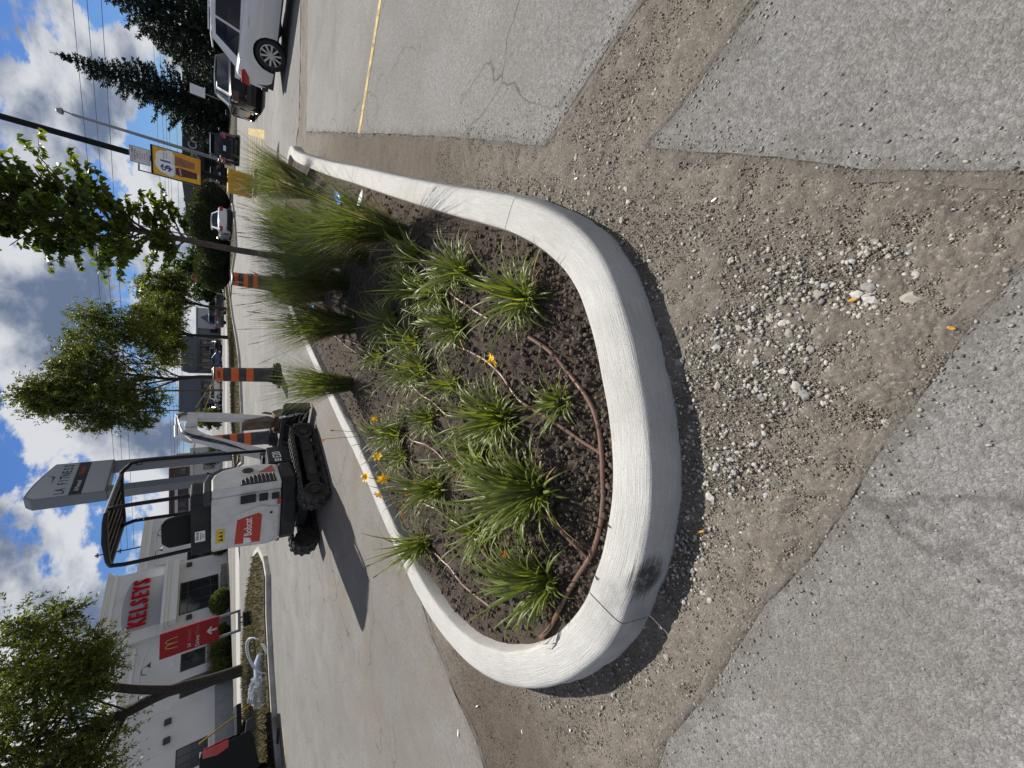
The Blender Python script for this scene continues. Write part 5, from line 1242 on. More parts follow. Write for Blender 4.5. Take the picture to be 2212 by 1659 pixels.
for (x, y), Y_, k_, pm, l in far_l:
    p = PD(x, y, Y_); car(l, Vector((p.x, Y_, 0)), random.choice((12, 190, 100, 15)), k_, pm, far=True, plate=False, group='cars on the far lot')
# black pickup at the lower left
def pickup():
    az = R(-126); t = thing('pickup_truck', 'black pickup truck with lowered tailgate and garden tools', 'truck', Vector((-10.1, 13.1, 0)))
    XF = Matrix(((math.sin(az), -math.cos(az), 0, 0), (math.cos(az), math.sin(az), 0, 0), (0, 0, 1, 0), (0, 0, 0, 1))) @ Matrix.Diagonal((1.14, 1.14, 1.14, 1))
    # x forward from the tail, y left (towards the camera)
    pl = lambda a, z, d: (a, d, z)
    for s in (-1, 1):
        y0, y1 = sorted((s * 0.86, s * 0.98)); ar = [(1.25 + .5 * math.cos(q), .42 + .5 * math.sin(q)) for q in np.linspace(math.pi, 0, 12)]
        MB().prism([(0, .62), (0, 1.48), (.06, 1.52), (2.0, 1.52), (2.0, .45)] + [(1.8, .45)] + ar[::-1] + [(.70, .45), (.1, .55)], y0, y1, pl).build('bed_side', PK, t, XF, bevel=0.02)
        MB().prism([(-.02, 1.00), (-.02, 1.46), (.10, 1.47), (.16, 1.2), (.12, 1.0)], s * .80, s * .99, pl).build('tail_lamp', M_TAIL, t, XF, bevel=0.02)
        mm = Matrix.Rotation(-math.pi / 2 * s, 3, 'X')
        for xx in (1.25, 4.9):
            wh = MB().lathe([(.26, 0), (.28, .12), (.38, .13), (.41, .1), (.41, -.1), (.38, -.13), (.2, -.13)], 28, (xx, s * .84, .41), mm).build('wheel', M_TYRE, t, XF, smooth=40)
            MB().lathe([(.28, .1), (.25, .12), (.24, .05), (.10, .07), (.02, .08)], 20, (xx, s * .84, .41), mm).build('rim', M_RIM, wh, XF, smooth=40)
    MB().bx(.02, 1.98, -.86, .86, .62, .70).build('bed_floor', M_TRIM, t, XF)
    MB().bx(-.62, -.02, -.80, .80, .74, .84).build('tailgate', PK, t, XF, bevel=0.025)
    MB().prism([(-.22, .48), (-.22, .66), (.05, .70), (.05, .48)], -.95, .95, pl).build('rear_bumper', M_TRIM, t, XF, bevel=0.03)
    MB().prism([(2.0, .45), (2.0, 1.52), (2.1, 1.58), (2.35, 2.0), (3.6, 2.02), (4.1, 1.55), (5.6, 1.35), (5.9, .9), (5.9, .45)], -.97, .97, pl).build('cab', PK, t, XF, bevel=0.06)
    for s in (-1, 1):
        MB().prism([(2.25, 1.56), (2.45, 1.94), (3.55, 1.95), (3.95, 1.58)], s * .972, s * .980, pl).build('side_window', M_GLASS, t, XF)
    MB().tube([(-.04, .93, 1.50), (2.0, .93, 1.54)], .02, 6).build('bed_rail', M_CHROME, t, XF)
    MB().bx(.3, 1.0, -.3, .35, .70, 1.15).build('tool_box', M_GREYP, t, XF, bevel=.02)
    return t
pickup()

# ================================================================== STREET FURNITURE
M_DORANGE = mat('drum_orange', (0.66, 0.115, 0.015), 0.45, var=0.10, vscale=5, dirt=(0.30, 0.12, 0.05), dscale=6, damt=0.4)
M_DBLACK = mat('drum_black', (0.03, 0.031, 0.034), 0.5, var=0.2, dirt=(0.12, 0.115, 0.11), dscale=6, damt=0.4)
M_BASE = mat('drum_base_rubber', (0.018, 0.018, 0.018), 0.85, var=0.3)
def drum(loc, label, word=None, h=1.12, r_=0.185, seed=1):
    t = thing('traffic_drum', label, 'traffic drum', loc, 0, 'orange and black construction drums')
    rr = random.Random(seed); n = 7; z0 = 0.30; dz = h / n
    for k in range(n):
        a = z0 + k * dz; b = a + dz - 0.004; ra = r_ * (1.06 - 0.12 * k / n); rb = r_ * (1.06 - 0.12 * (k + 1) / n)
        MB().lathe([(ra * .98, a), (ra, a + .012), (rb, b - .012), (rb * .98, b)], 26).build('orange_band' if k % 2 == 0 and k > 0 or k == 6 else 'black_band', M_DORANGE if k in (2, 4, 6) else M_DBLACK, t, smooth=40)
    MB().lathe([(r_ * .94, z0 + h), (r_ * .95, z0 + h + .03), (r_ * .80, z0 + h + .045), (r_ * .2, z0 + h + .04)], 26).build('lid', M_DBLACK, t, smooth=40)
    MB().lathe([(r_ * 1.1, .0), (r_ * 1.15, .2), (r_ * 1.05, .30)], 26).build('foot', M_DBLACK, t, smooth=40)
    for k in range(3):
        pts = []
        for j in range(26):
            a = 2 * math.pi * j / 26; q = (0.33 - .035 * k) * (1 + .12 * math.sin(3 * a + k) + rr.uniform(-.09, .09)); pts.append((q * math.cos(a), q * math.sin(a)))
        MB().prism(pts, .06 * k + .005, .06 * k + .062, lambda a, b, d: (a, b, d + .02 * math.sin(a * 9 + k))).build('base_ring', M_BASE, t)
    if word:
        d = Vector((-loc[0], -loc[1], 0)).normalized(); xr_ = Vector((-d.y, d.x, 0)); 
        ws = word.split('\n')
        for i, wd in enumerate(ws):
            zc = z0 + h - dz * .5 + (.04 if len(ws) > 1 else 0) - .085 * i
            text('stencil_lettering', wd, .085, M_INK, t, frame(d * (r_ * .965) + Vector((0, 0, zc)), xr_, (0, 0, 1)), .004, .006, .9)
    return t
drum(Vector((0.25, 12.1, 0)), 'orange and black drum marked KARP, standing free right of the excavator bucket', 'KARP', seed=3)
p = PD(530, 606, 12.3); drum(Vector((p.x, 12.3, 0)), 'orange and black drum half hidden by the grass plumes', 'BEST\nFENCE', h=.74, seed=5)
p = PD(540, 948, 12.9); drum(Vector((p.x, 12.9, 0)), 'orange and black drum standing behind the excavator boom', None, seed=8)

# black pole with advertising banner on a yellow base
M_YEL = mat('yellow_base_paint', (0.52, 0.30, 0.015), 0.6, var=0.15, vscale=4, dirt=(0.24, 0.17, 0.07), dscale=3, damt=0.5, bump=.15, bscale=30)
M_POLEK = mat('pole_black', (0.006, 0.006, 0.0065), 0.6, var=0.1, spec=.2)
M_BANY = mat('banner_yellow', (0.72, 0.40, 0.02), 0.6, var=0.05); M_BANO = mat('banner_orange', (0.66, 0.29, 0.02), 0.6, var=0.05)
M_BANB = mat('banner_blue', (0.02, 0.05, 0.28), 0.6, var=0.03); M_COLA = mat('cola_brown', (0.085, 0.018, 0.010), 0.5, var=0.25, vscale=10); M_TEA = mat('iced_coffee_brown', (0.28, 0.12, 0.05), 0.5, var=0.25, vscale=6)
M_FOAM = mat('foam_cream', (0.70, 0.66, 0.55), 0.6, var=0.1)
PB0 = Vector((9.72, 22.0, 0))
pole = thing('sign_pole', 'tall black light pole with a drinks banner, standing on a yellow base', 'pole', PB0)
MB().lathe([(.54, 0), (.54, .86), (.50, .90), (.1, .90)], 28).build('yellow_base', M_YEL, pole, smooth=40)
MB().tube([(0, 0, .9), (0, 0, 11)], [.125, .10], 14).build('pole_shaft', M_POLEK, pole, smooth=60)
MB().box((0, 0, 11.05), (1.4, .4, .14)).build('lamp_head', M_POLEK, pole, bevel=.03)
d = Vector((-PB0.x, -PB0.y, 0)).normalized(); xr_ = Vector((-d.y, d.x, 0)); 
BX = frame(d * .18 + Vector((0, 0, 2.645)) + xr_ * .0, xr_, (0, 0, 1)) @ Matrix.Diagonal((.80, .725, 1, 1))
bw, bh = 1.34, 2.16
ban = MB().box((0, 0, 0), (bw, bh, .02)).build('banner', M_BANY, pole, BX)
MB().box((0, bh / 2 + .04, 0), (bw + .06, .09, .06)).box((0, -bh / 2 - .02, 0), (bw + .06, .05, .05)).box((bw / 2 + .025, 0, 0), (.04, bh + .1, .035)).box((-bw / 2 - .025, 0, 0), (.04, bh + .1, .035)).build('banner_frame', M_POLEK, pole, BX)
f2 = lambda z: (lambda a, b, d: (a, b, z + d))
MB().prism([(.12 * 0 - .2, -1.08), (.66, -1.08), (.66, .9), (.3, .6), (0, -.2)], 0, .001, f2(.0105)).build('banner_print', M_BANO, ban, BX)
cl = MB(); 
for cx, cy, rr in ((-.1, .55, .44), (.22, .62, .34), (.42, .35, .22), (-.36, .35, .26)): cl.prism([(cx + rr * math.cos(q), cy + rr * math.sin(q)) for q in np.linspace(0, 2 * math.pi, 28)[:-1]], 0, .001, f2(.0125 + .0004 * cx))
cl.build('price_bubble', M_DECALW, ban, BX)
text('price', '$1', .62, M_BANB, ban, BX @ Matrix.Translation((-.1, .50, .0145)), .0005, .02)
text('price_note', 'any size', .09, M_BANB, ban, BX @ Matrix.Translation((.36, .48, .0145)), .0005, .0)
text('price_note', 'Soft drink', .09, M_BANB, ban, BX @ Matrix.Translation((.34, .60, .0145)), .0005, .01)
MB().prism([(-.42, -.92), (-.12, -.92), (-.06, -.1), (-.14, .12), (-.44, .12), (-.50, -.1)], 0, .001, f2(.0135)).build('cola_glass', M_COLA, ban, BX)
MB().prism([(.06, -.80), (.36, -.80), (.48, .14), (-.02, .14)], 0, .001, f2(.0135)).build('coffee_glass', M_TEA, ban, BX)
MB().prism([(-.46, .10), (-.12, .10), (-.12, .19), (-.46, .19)], 0, .001, f2(.0142)).prism([(-.02, .12), (.48, .12), (.46, .22), (0, .24)], 0, .001, f2(.0142)).prism([(-.42, -.96), (-.12, -.96), (-.12, -.92), (-.42, -.92)], 0, .001, f2(.0142)).build('glass_foam', M_FOAM, ban, BX)
text('drink_lettering', 'Coca-Cola', .135, M_DECALW, ban, BX @ Matrix.Translation((-.28, -.12, .0150)) @ Matrix.Rotation(R(8), 4, 'Z'), .0005, .004, .62)
text('drink_lettering', 'McCafe', .12, M_COLA, ban, BX @ Matrix.Translation((.20, -.25, .0150)) @ Matrix.Rotation(R(55), 4, 'Z'), .0005, .004)
M_PSIGN = mat('parking_sign_white', (0.62, 0.64, 0.66), 0.5, var=0.05)
PX_ = frame(d * .16 + Vector((0, 0, 3.82)) + xr_ * .0, xr_, (0, 0, 1)) @ Matrix.Diagonal((.86, .64, 1, 1))
psg = MB().box((0, 0, 0), (.74, .98, .02)).build('parking_sign', M_PSIGN, pole, PX_, bevel=.008)
fr_ = MB(); 
for a in (-1, 1): fr_.box((a * .34, 0, .012), (.014, .92, .002)).box((0, a * .455, .012), (.69, .014, .002))
fr_.build('sign_border', M_INK, psg, PX_)
for i, (tx_, sz_, mm) in enumerate((('CUSTOMER', .12, M_INK), ('PARKING', .12, M_INK), ('ONLY', .12, M_INK), ('VIOLATORS', .075, M_RED), ('WILL BE', .075, M_RED), ('TOWED', .075, M_RED), ('AT OWNERS EXPENSE', .05, M_INK))):
    text('sign_lettering', tx_, sz_, mm, psg, PX_ @ Matrix.Translation((0, .34 - .115 * i, .012)), .0006, .008)
MB().tube([(.6, 2.0, 0), (.6, 2.0, 8.3)], .09, 8).build('t', M_POLEK) if False else None
pt2 = PD(540, 368, 26.0)
pl2 = thing('slim_pole', 'thin dark pole rising behind the drinks banner', 'pole', Vector((10.9, 24.6, 0)))
MB().tube([(0, 0, 0), (0, 0, 7.9)], [.085, .06], 10).build('pole_shaft', M_POLEK, pl2, smooth=60); MB().box((0, 0, .1), (.3, .3, .2)).build('pole_foot', M_POLEK, pl2)
# galvanised street lamp
M_GALV = mat('galvanised_steel', (0.26, 0.265, 0.26), 0.5, metal=0.5, var=0.12)
lb_ = Vector((18.9, 39.3, 0)); lp_ = thing('street_lamp', 'tall grey street lamp with a single head right of the banner pole', 'street lamp', lb_)
MB().tube([(0, 0, 0), (0, 0, 9.0)], [.15, .085], 12).build('lamp_post', M_GALV, lp_, smooth=60)
MB().box((0, 0, .55), (.36, .36, 1.1)).build('post_base', M_GALV, lp_, bevel=.02); MB().box((-.05, -.22, 2.6), (.14, .1, 1.6)).build('control_box', M_GALV, lp_, bevel=.02)
MB().tube([(0, 0, 9.0), (.02, -.1, 9.35), (-.12, -.3, 9.5)], .05, 8).build('lamp_arm', M_GALV, lp_, smooth=60)
MB().lathe([(.02, .32), (.13, .26), (.2, .1), (.2, 0), (.05, -.06)], 14, (-.2, -.4, 9.35)).build('lamp_head', M_GALV, lp_, smooth=50)
# drive-through sign
M_MRED = mat('sign_red', (0.30, 0.012, 0.016), 0.5, var=0.06, spec=.3); M_MYEL = mat('sign_gold', (0.62, 0.42, 0.10), 0.5, var=0.05); M_PALE = mat('sign_pale', (0.60, 0.58, 0.54), 0.5, var=0.05); M_FADE = mat('sign_faded_letters', (0.42, 0.12, 0.11), 0.5, var=0.2)
ms = thing('drive_through_sign', 'red drive through direction sign on two grey legs, left of the excavator', 'sign', Vector((-9.9, 19.0, 0.12)))
d = Vector((10.0, -19.2, 0)).normalized(); d = Vector((.28, -.96, 0)); xr_ = Vector((-d.y, d.x, 0)); SX = frame((0, 0, 0), xr_, (0, 0, 1))
pn = MB().box((0, 2.0, 0), (.86, 1.74, .18)).build('sign_panel', M_MRED, ms, SX, bevel=.01)
for s in (-1, 1): MB().box((s * .37, .80, 0), (.09, .66, .12)).build('leg', M_GALV, ms, SX, bevel=.006)
MB().box((0, .47, 0), (.83, .10, .12)).build('cross_bar', M_GALV, ms, SX, bevel=.006); 
for s in (-1, 1): MB().box((s * .1, .40, 0), (.05, .08, .05)).build('bolt', M_GALV, ms, SX)
for k in range(4): MB().box((0, .045 + .088 * k, 0), (.54 - .03 * (k % 2), .084, .50 - .03 * (k % 2))).build('base_block', M_BASE, ms, SX, bevel=.02)
arch = [(-.19 + .0 * 1, 2.33)]
def archm(cx):
    return [(cx - .085, 2.36), (cx - .078, 2.56), (cx - .05, 2.67), (cx, 2.71), (cx + .05, 2.67), (cx + .078, 2.56), (cx + .085, 2.36)]
for cx in (-.085, .085): MB().tube([(a, b, .095) for a, b in archm(cx)], .013, 6).build('emblem_arch', M_MYEL, pn, SX, smooth=60)
text('sign_lettering', '24', .15, M_PALE, pn, SX @ Matrix.Translation((-.27, 2.03, .0905)), .002, .0); text('sign_lettering', 'Hours', .15, M_FADE, pn, SX @ Matrix.Translation((.08, 2.03, .0905)), .002, .0)
text('sign_lettering', 'Drive', .17, M_PALE, pn, SX @ Matrix.Translation((-.2, 1.79, .0905)), .002, .008); text('sign_lettering', 'Thru', .17, M_FADE, pn, SX @ Matrix.Translation((.20, 1.79, .0905)), .002, .0)
MB().prism([(-.035, 1.20), (.035, 1.20), (.035, 1.42), (.11, 1.34), (.15, 1.38), (0, 1.52), (-.15, 1.38), (-.11, 1.34), (-.035, 1.42)], 0, .002, lambda a, b, d: (a, b, .0905 + d)).build('arrow', M_PALE, pn, SX)
# stop sign
M_SRED = mat('stop_red', (0.42, 0.02, 0.02), 0.4, var=0.04)
sgp = PD(470, 606, 52); ss_ = thing('stop_sign', 'red octagonal stop sign with a turn arrow sign under it', 'sign', Vector((sgp.x, 52, 0)))
d = Vector((-sgp.x, -52, 0)).normalized(); xr_ = Vector((-d.y, d.x, 0)); SX = frame((0, 0, 0), xr_, (0, 0, 1))
MB().tube([(0, 0, 0), (0, 0, 3.9)], .035, 8).build('post', M_GALV, ss_)
zc = PD(425, 604, 52).z; oc = [(.44 * math.cos(R(22.5 + 45 * i)), zc + .44 * math.sin(R(22.5 + 45 * i))) for i in range(8)]
MB().prism([(a * 1.07, zc + (b - zc) * 1.07) for a, b in oc], .04, .048, lambda a, b, d: (a, b, d)).build('sign_border', M_DECALW, ss_, SX); MB().prism(oc, .05, .056, lambda a, b, d: (a, b, d)).build('stop_panel', M_SRED, ss_, SX)
text('sign_lettering', 'STOP', .32, M_DECALW, ss_, SX @ Matrix.Translation((0, zc, .058)), .002, .012, .85)
MB().box((0, zc - .95, .05), (.62, .74, .012)).build('turn_panel', M_DECALW, ss_, SX)
ring = [(.24 * math.cos(q), zc - .93 + .24 * math.sin(q), .062) for q in np.linspace(0, 2 * math.pi, 20)]; MB().tube(ring, .022, 5, False).build('turn_ring', M_INK, ss_, SX)
MB().prism([(-.03, -.16), (.03, -.16), (.03, 0), (.12, 0), (0, .16), (-.12, 0), (-.03, 0)], .058, .064, lambda a, b, d: (a, b + zc - .93, d)).build('turn_arrow', M_INK, ss_, SX)
wp = PD(427, 196, 30); ws_ = thing('blank_sign', 'plain white sign back on a thin post before the dark spruces', 'sign', Vector((wp.x, 30, 0)))
MB().box((0, 0, wp.z), (.62, .03, .72)).build('sign_plate', M_PSIGN, ws_, bevel=.01); MB().tube([(0, .03, 0), (0, .03, wp.z + .2)], .025, 6).build('post', M_GALV, ws_)
# LA FITNESS pylon
M_PYL = mat('pylon_grey', (0.17, 0.18, 0.20), 0.45, var=0.06); M_PYF = mat('pylon_face', (0.42, 0.43, 0.43), 0.5, var=0.08, vscale=40); M_PYD = mat('pylon_display', (0.035, 0.028, 0.028), 0.4, var=0.1); M_NAVY = mat('sign_navy', (0.012, 0.014, 0.05), 0.5, var=0.03); M_LED = mat('display_red', (0.55, 0.06, 0.03), 0.5, var=0.2)
A_, B_ = Vector((-7.95, 40, 0)), Vector((-6.1, 43.3, 0)); X_ = (B_ - A_).normalized(); wid = (B_ - A_).length
py = thing('pylon_sign', 'tall grey gym pylon sign with curved top and two legs', 'sign', A_); PXF = frame((0, 0, 0), X_, (0, 0, 1))
prof = [(0, 7.5), (wid, 7.5), (wid, 10.55)] + [(wid * (1 - q), 10.55 + .85 * math.sin(q * math.pi * .5)) for q in (.15, .3, .45, .6, .75, .9)] + [(0, 11.0)]
MB().prism(prof, -.95, 0, lambda a, b, d: (a, b, d)).build('cabinet', M_PYL, py, PXF, bevel=.03)
fp = [(.08, 9.35), (wid - .1, 9.35), (wid - .1, 10.5)] + [(wid * (1 - q), 10.45 + .82 * math.sin(q * math.pi * .5)) for q in (.15, .3, .45, .6, .75, .9)] + [(.08, 10.9)]
MB().prism(fp, .0, .02, lambda a, b, d: (a, b, d)).build('upper_face', M_PYF, py, PXF); MB().prism([(.08, 8.75), (wid - .1, 8.75), (wid - .1, 9.32), (.08, 9.32)], 0, .02, lambda a, b, d: (a, b, d)).build('display_face', M_PYD, py, PXF); MB().prism([(.08, 7.6), (wid - .1, 7.6), (wid - .1, 8.72), (.08, 8.72)], 0, .02, lambda a, b, d: (a, b, d)).build('lower_face', M_PYF, py, PXF)
letters('LA FITNESS', .66, M_NAVY, py, PXF @ Matrix.Translation((wid / 2, 9.80, .021)), .005, .02, .72, 3.35)
MB().prism([(1.5, 10.35), (2.2, 10.42), (2.55, 10.75), (2.35, 10.52), (2.25, 10.28), (2.15, 10.33)], .021, .03, lambda a, b, d: (a, b, d)).build('emblem', M_NAVY, py, PXF)
text('display_lettering', 'All Personal', .34, M_DECALW, py, PXF @ Matrix.Translation((1.0, 9.02, .021)), .003, .0, .7); text('display_lettering', 'TRAIN', .36, M_LED, py, PXF @ Matrix.Translation((2.7, 9.02, .021)), .003, .01, .9)
for x0 in (.05, wid - .75): MB().prism([(x0, 0), (x0 + .7, 0), (x0 + .7, 7.5), (x0, 7.5)], -.85, -.1, lambda a, b, d: (a, b, d)).build('leg', M_PYL, py, PXF, bevel=.02)
# white tubing, bag and tools by the left median
M_TUBE = mat('white_tubing', (0.72, 0.74, 0.78), 0.35, var=0.04)
hp_ = P(583, 1400, .05); co_ = thing('white_tubing_coil', 'loose loop of white plastic tubing on the left median curb', 'tubing', Vector((hp_.x, hp_.y, 0)))
for k in range(2):
    c = []
    for q in np.linspace(-.4, 2 * math.pi - .8, 28):
        c.append((-.1 + .62 * math.cos(q), .22 * math.sin(q) + .04 * k, .34 + .27 * math.sin(q + .5) + .045 * k))
    MB().tube(c, .017, 7).build('tube_loop', M_TUBE, co_, smooth=60)
sl = P(575, 1437, .1); rl = thing('wrapped_bundle', 'pale blue wrapped bundle between the white tubing and the clear bag', 'bundle', Vector((sl.x, sl.y, 0)))
MB().tube([(-.5, 0, .22), (-.2, 0, .26), (.2, 0, .28), (.45, .0, .24)], [.13, .17, .16, .10], 12).build('wrap', mat('blue_white_film', (0.42, 0.47, 0.56), 0.3, var=.12, vscale=9, bump=.5, bscale=14), rl, smooth=60)
M_BAG = mat('clear_bag', (0.62, 0.66, 0.72), 0.18, var=.15, alpha=0.42, bump=.9, bscale=9, spec=.8)
bgp = P(580, 1482, .05); bag_ = thing('plastic_bag', 'crumpled clear plastic bag lying on the left median edge', 'bag', Vector((bgp.x, bgp.y, 0)))
bm = bmesh.new(); bmesh.ops.create_icosphere(bm, subdivisions=4, radius=1)
for v in bm.verts:
    d_ = v.co.normalized(); v.co = Vector((d_.x * .46, d_.y * .32, max(-.2, d_.z * .30) + .25)) * (1 + .28 * abs(mnoise.noise(d_ * 2.6)) + .16 * mnoise.noise(d_ * 6)); v.co.z = max(.02, v.co.z)
me = bpy.data.meshes.new('bag_film'); bm.to_mesh(me); bm.free(); finish('bag_film', me, M_BAG, bag_, smooth=30)
M_TOOLY = mat('yellow_handle', (0.62, 0.42, 0.03), 0.5, var=.1); M_WOOD = mat('wood_handle', (0.30, 0.22, 0.12), 0.6, var=.2)
def tool(label, a, b, m, head, name):
    a, b = Vector(a), Vector(b); t = thing(name, label, 'garden tool', a); MB().tube([(0, 0, 0), (b - a) * .5, b - a], .022, 8).build('handle', m, t, smooth=60)
    d = (b - a).normalized(); s = Vector((-d.y, d.x, 0)).normalized(); u = s.cross(d)
    if head == 'rake': 
        MB().box((0, 0, 0), (.5, .05, .04)).build('rake_head', M_TRIM, t, frame((0, 0, 0), s, u)); 
    else: MB().prism([(-.12, 0), (.12, 0), (.11, .28), (0, .36), (-.11, .28)], -.008, .008, lambda p_, q_, d_: (p_, q_, d_)).build('blade', M_TRIM, t, frame(-d * .3, s, d))
    return t
g0 = P(572, 1499); g1 = PD(431, 1606, 12.9)
tool('long yellow handled rake leaning on the pickup', g0, g1, M_TOOLY, 'rake', 'rake')
g0 = P(580, 1592, .1); g1 = PD(505, 1538, 14.2); tool('wood handled tool crossing behind the yellow rake', g0, g1, M_WOOD, 'blade', 'shovel')
g0 = P(600, 1590, .06); g1 = P(583, 1512, .12); tool('broom lying on the ground below the pickup tailgate', g0, g1, M_WOOD, 'rake', 'broom')
# litter and leaves
def scrap(px, label, m, L_, W_, z, cat, name, curl=.3, rz=0.0):
    p = P(px[0], px[1], z); o = MB(); n = 5
    vv = []; 
    for i in range(n):
        f = i / (n - 1) - .5; w_ = W_ * (1 - 1.2 * f * f * 2) * .5
        vv += [(f * L_, -w_, curl * L_ * f * f), (f * L_, 0, curl * L_ * f * f * .4 - .0006), (f * L_, w_, curl * L_ * f * f)]
    fs = []
    for i in range(n - 1): b = 3 * i; fs += [(b, b + 1, b + 4, b + 3), (b + 1, b + 2, b + 5, b + 4)]
    ob = o.add(vv, fs).build(name, m, None, smooth=180); sm_ = ob.modifiers.new('s', 'SOLIDIFY'); sm_.thickness = .0008
    ob.location = p + Vector((0, 0, .003)); ob.rotation_euler = (random.uniform(-.2, .2), random.uniform(-.2, .2), rz); tag(ob, label, cat); return ob
M_OL = leafmat('orange_leaf', (0.50, 0.24, 0.04), (0.62, 0.34, 0.07), .6, .2, tcol=(1.1, .9, .6)); M_BLUE = mat('blue_plastic', (0.01, 0.16, 0.62), .35, var=.1); M_TAGW = mat('white_tag', (0.62, 0.72, 0.66), .5, var=.15, vscale=30); M_PAPER = mat('white_paper', (0.78, 0.78, 0.76), .7, var=.05)
for px, l in [((2029, 443), 'orange fallen leaf near the upper right asphalt edge'), ((1562, 394), 'small orange leaf in a cluster of pebbles right of the curb'), ((2055, 709), 'orange leaf by the right edge of the gravel'), ((1818, 1072), 'orange leaf at the border of dirt and coarse asphalt'),
              ((1602, 1240), 'orange leaf alone below the tyre scuff on the curb'), ((1465, 191), 'orange leaf on the dirt strip at the upper right'), ((1516, 1148), 'tiny orange leaf at the edge of the curb shadow'), ((1842, 648), 'rust brown leaf under the round white stone'), ((975, 1365), 'yellow leaf at the outer foot of the left curb')]:
    scrap(px, l, M_OL, (.017 if px[0] > 1900 else .024), .010, -.012 if px[0] < 2040 else .002, 'leaf', 'fallen_leaf', .5, random.uniform(0, 6))
p_ = P(735, 438, .16); sz = soil_z(p_.x, p_.y)
scrap((735, 436), 'bright blue plastic scrap on the soil near the right curb', M_BLUE, .30, .20, sz + .045, 'litter', 'plastic_scrap', .6, .5); scrap((778, 434), 'pale plant tag lying on the soil beside the blue scrap', M_TAGW, .30, .09, sz + .04, 'plant tag', 'plant_tag', .1, 2.0)
scrap((679, 668), 'blue plastic scrap half hidden in the back grasses', M_BLUE, .2, .14, .22, 'litter', 'plastic_scrap', .6, 1.2)
for px, l in [((990, 1583), 'white paper scrap on the asphalt at the lower left'), ((1031, 1525), 'small white chip on the dirt left of the curb bend'), ((1543, 432), 'pale blue grey chip on the dirt right of the curb'), ((1245, 386), 'white chip beside the right curb'), ((760, 296), 'white straw shaped scrap on the dark dirt strip'), ((1232, 1577), 'white flake on the dirt at the lower left corner'), ((1128, 1580), 'thin white sliver on the dark dirt')]:
    scrap(px, l, M_PAPER, .05 if px[0] < 1050 else .022, .018 if px[0] < 1000 else .009, .002 if px == (990, 1583) else -.012, 'litter', 'paper_scrap', .1, random.uniform(0, 6))
# ================================================================== MEDIANS AND ROADS BEYOND
def slab(name, px, h, m, label=None, curb_m=None, inset=.16, kind='structure', world=None):
    pts = world or [P(*q).to_2d() for q in px]; pts = [Vector((a[0], a[1])) for a in pts]
    o = MB().prism([(p.x, p.y) for p in pts], -.02, h, lambda a, b, d: (a, b, d)).build(name, curb_m or M_OLDCONC, None, bevel=.02)
    tag(o, label, kind=kind)
    c = sum(pts, Vector((0, 0))) / len(pts); ins_ = []
    n = len(pts)
    for i in range(n):
        e1 = (pts[i] - pts[i - 1]).normalized(); e2 = (pts[(i + 1) % n] - pts[i]).normalized(); nn = Vector((-(e1.y + e2.y), e1.x + e2.x))
        nn = nn.normalized() if nn.length > 1e-6 else Vector((0, 0))
        if nn.dot(c - pts[i]) < 0: nn = -nn
        ins_.append(pts[i] + nn * inset)
    g = MB().prism([(p.x, p.y) for p in ins_], h - .01, h + .03, lambda a, b, d: (a, b, d)).build('turf', m, None); tag(g, kind='structure')
    return ins_
mid = slab('median', [(493, 598), (498, 630), (506, 690), (513, 725), (519, 766), (523, 830), (526, 905), (527, 1000), (512, 1010), (505, 905), (502, 800), (498, 700), (492, 625), (489, 598)], .14, M_TURF)
lef = slab('median', [(566, 1178), (578, 1200), (585, 1240), (586, 1330), (592, 1440), (600, 1560), (615, 1720), (560, 1720), (533, 1560), (530, 1450), (534, 1330), (545, 1250), (556, 1190)], .14, M_TURF, inset=.2)
rig = slab('verge', [(505, 440), (510, 480), (513, 530), (504, 585), (497, 608), (487, 600), (487, 440)], .14, M_TURF)
slab('verge', [(512, 200), (512, 330), (505, 400), (502, 440), (489, 440), (489, 200)], .14, M_TURF)
ribbon('road', [P(489, -400), P(489, 400), P(488.5, 900), P(489.5, 1300), P(493, 1900)], 7.0, mat('pale_sheen_road', (0.30, 0.29, 0.275), .85, var=.12, vscale=.5), .006)  # pale concrete tone, with the sheen at grazing view put into the colour
ribbon('sidewalk', [P(482.5, -200), P(482.5, 500), P(482, 1000), P(483, 1100)], 2.0, M_OLDCONC, .02)
ribbon('driveway', [P(512, 1130), P(513, 1300), P(515, 1480), P(519, 1700)], 5.5, mat('pale_driveway', (0.36, 0.35, 0.33), .85, var=.12, vscale=.6), .0045)
ribbon('painted_line', [P(503, 1180), P(504, 1400), P(506, 1660)], .35, M_PAINT, .011)
ribbon('sidewalk', [P(487.5, 1140), P(490, 1300), P(495, 1500), P(500, 1760)], 1.8, mat('pink_sidewalk', (0.40, 0.34, 0.31), .9, var=.1), .01)
# grass blades on the medians
k = 5200
def turf_blades(poly, n, name, label, z, zmin=0):
    xs = [p.x for p in poly]; ys = [p.y for p in poly]; x = RNG.uniform(min(xs), max(xs), n * 4); y = RNG.uniform(min(ys), max(ys), n * 4)
    ok = inpoly(x, y, poly); x, y = x[ok][:n], y[ok][:n]; n = len(x); a = RNG.uniform(0, 6.28, n); w_ = RNG.uniform(.012, .03, n); h = RNG.uniform(.06, .16, n) * (RNG.uniform(0, 1, n) > .15)
    b = np.stack([x, y, np.full(n, z)], -1); s_ = np.stack([np.cos(a), np.sin(a), 0 * a], -1) * w_[:, None]; tp = b + np.stack([RNG.normal(0, .04, n), RNG.normal(0, .04, n), h], -1)
    o = npmesh(name, np.stack([b - s_, b + s_, tp], 1).reshape(-1, 3), np.arange(n * 3).reshape(-1, 3), leafmat('median_grass', (0.05, 0.052, 0.02), (0.115, 0.095, 0.05), .6, .25)); tag(o, label, 'grass', kind='stuff')
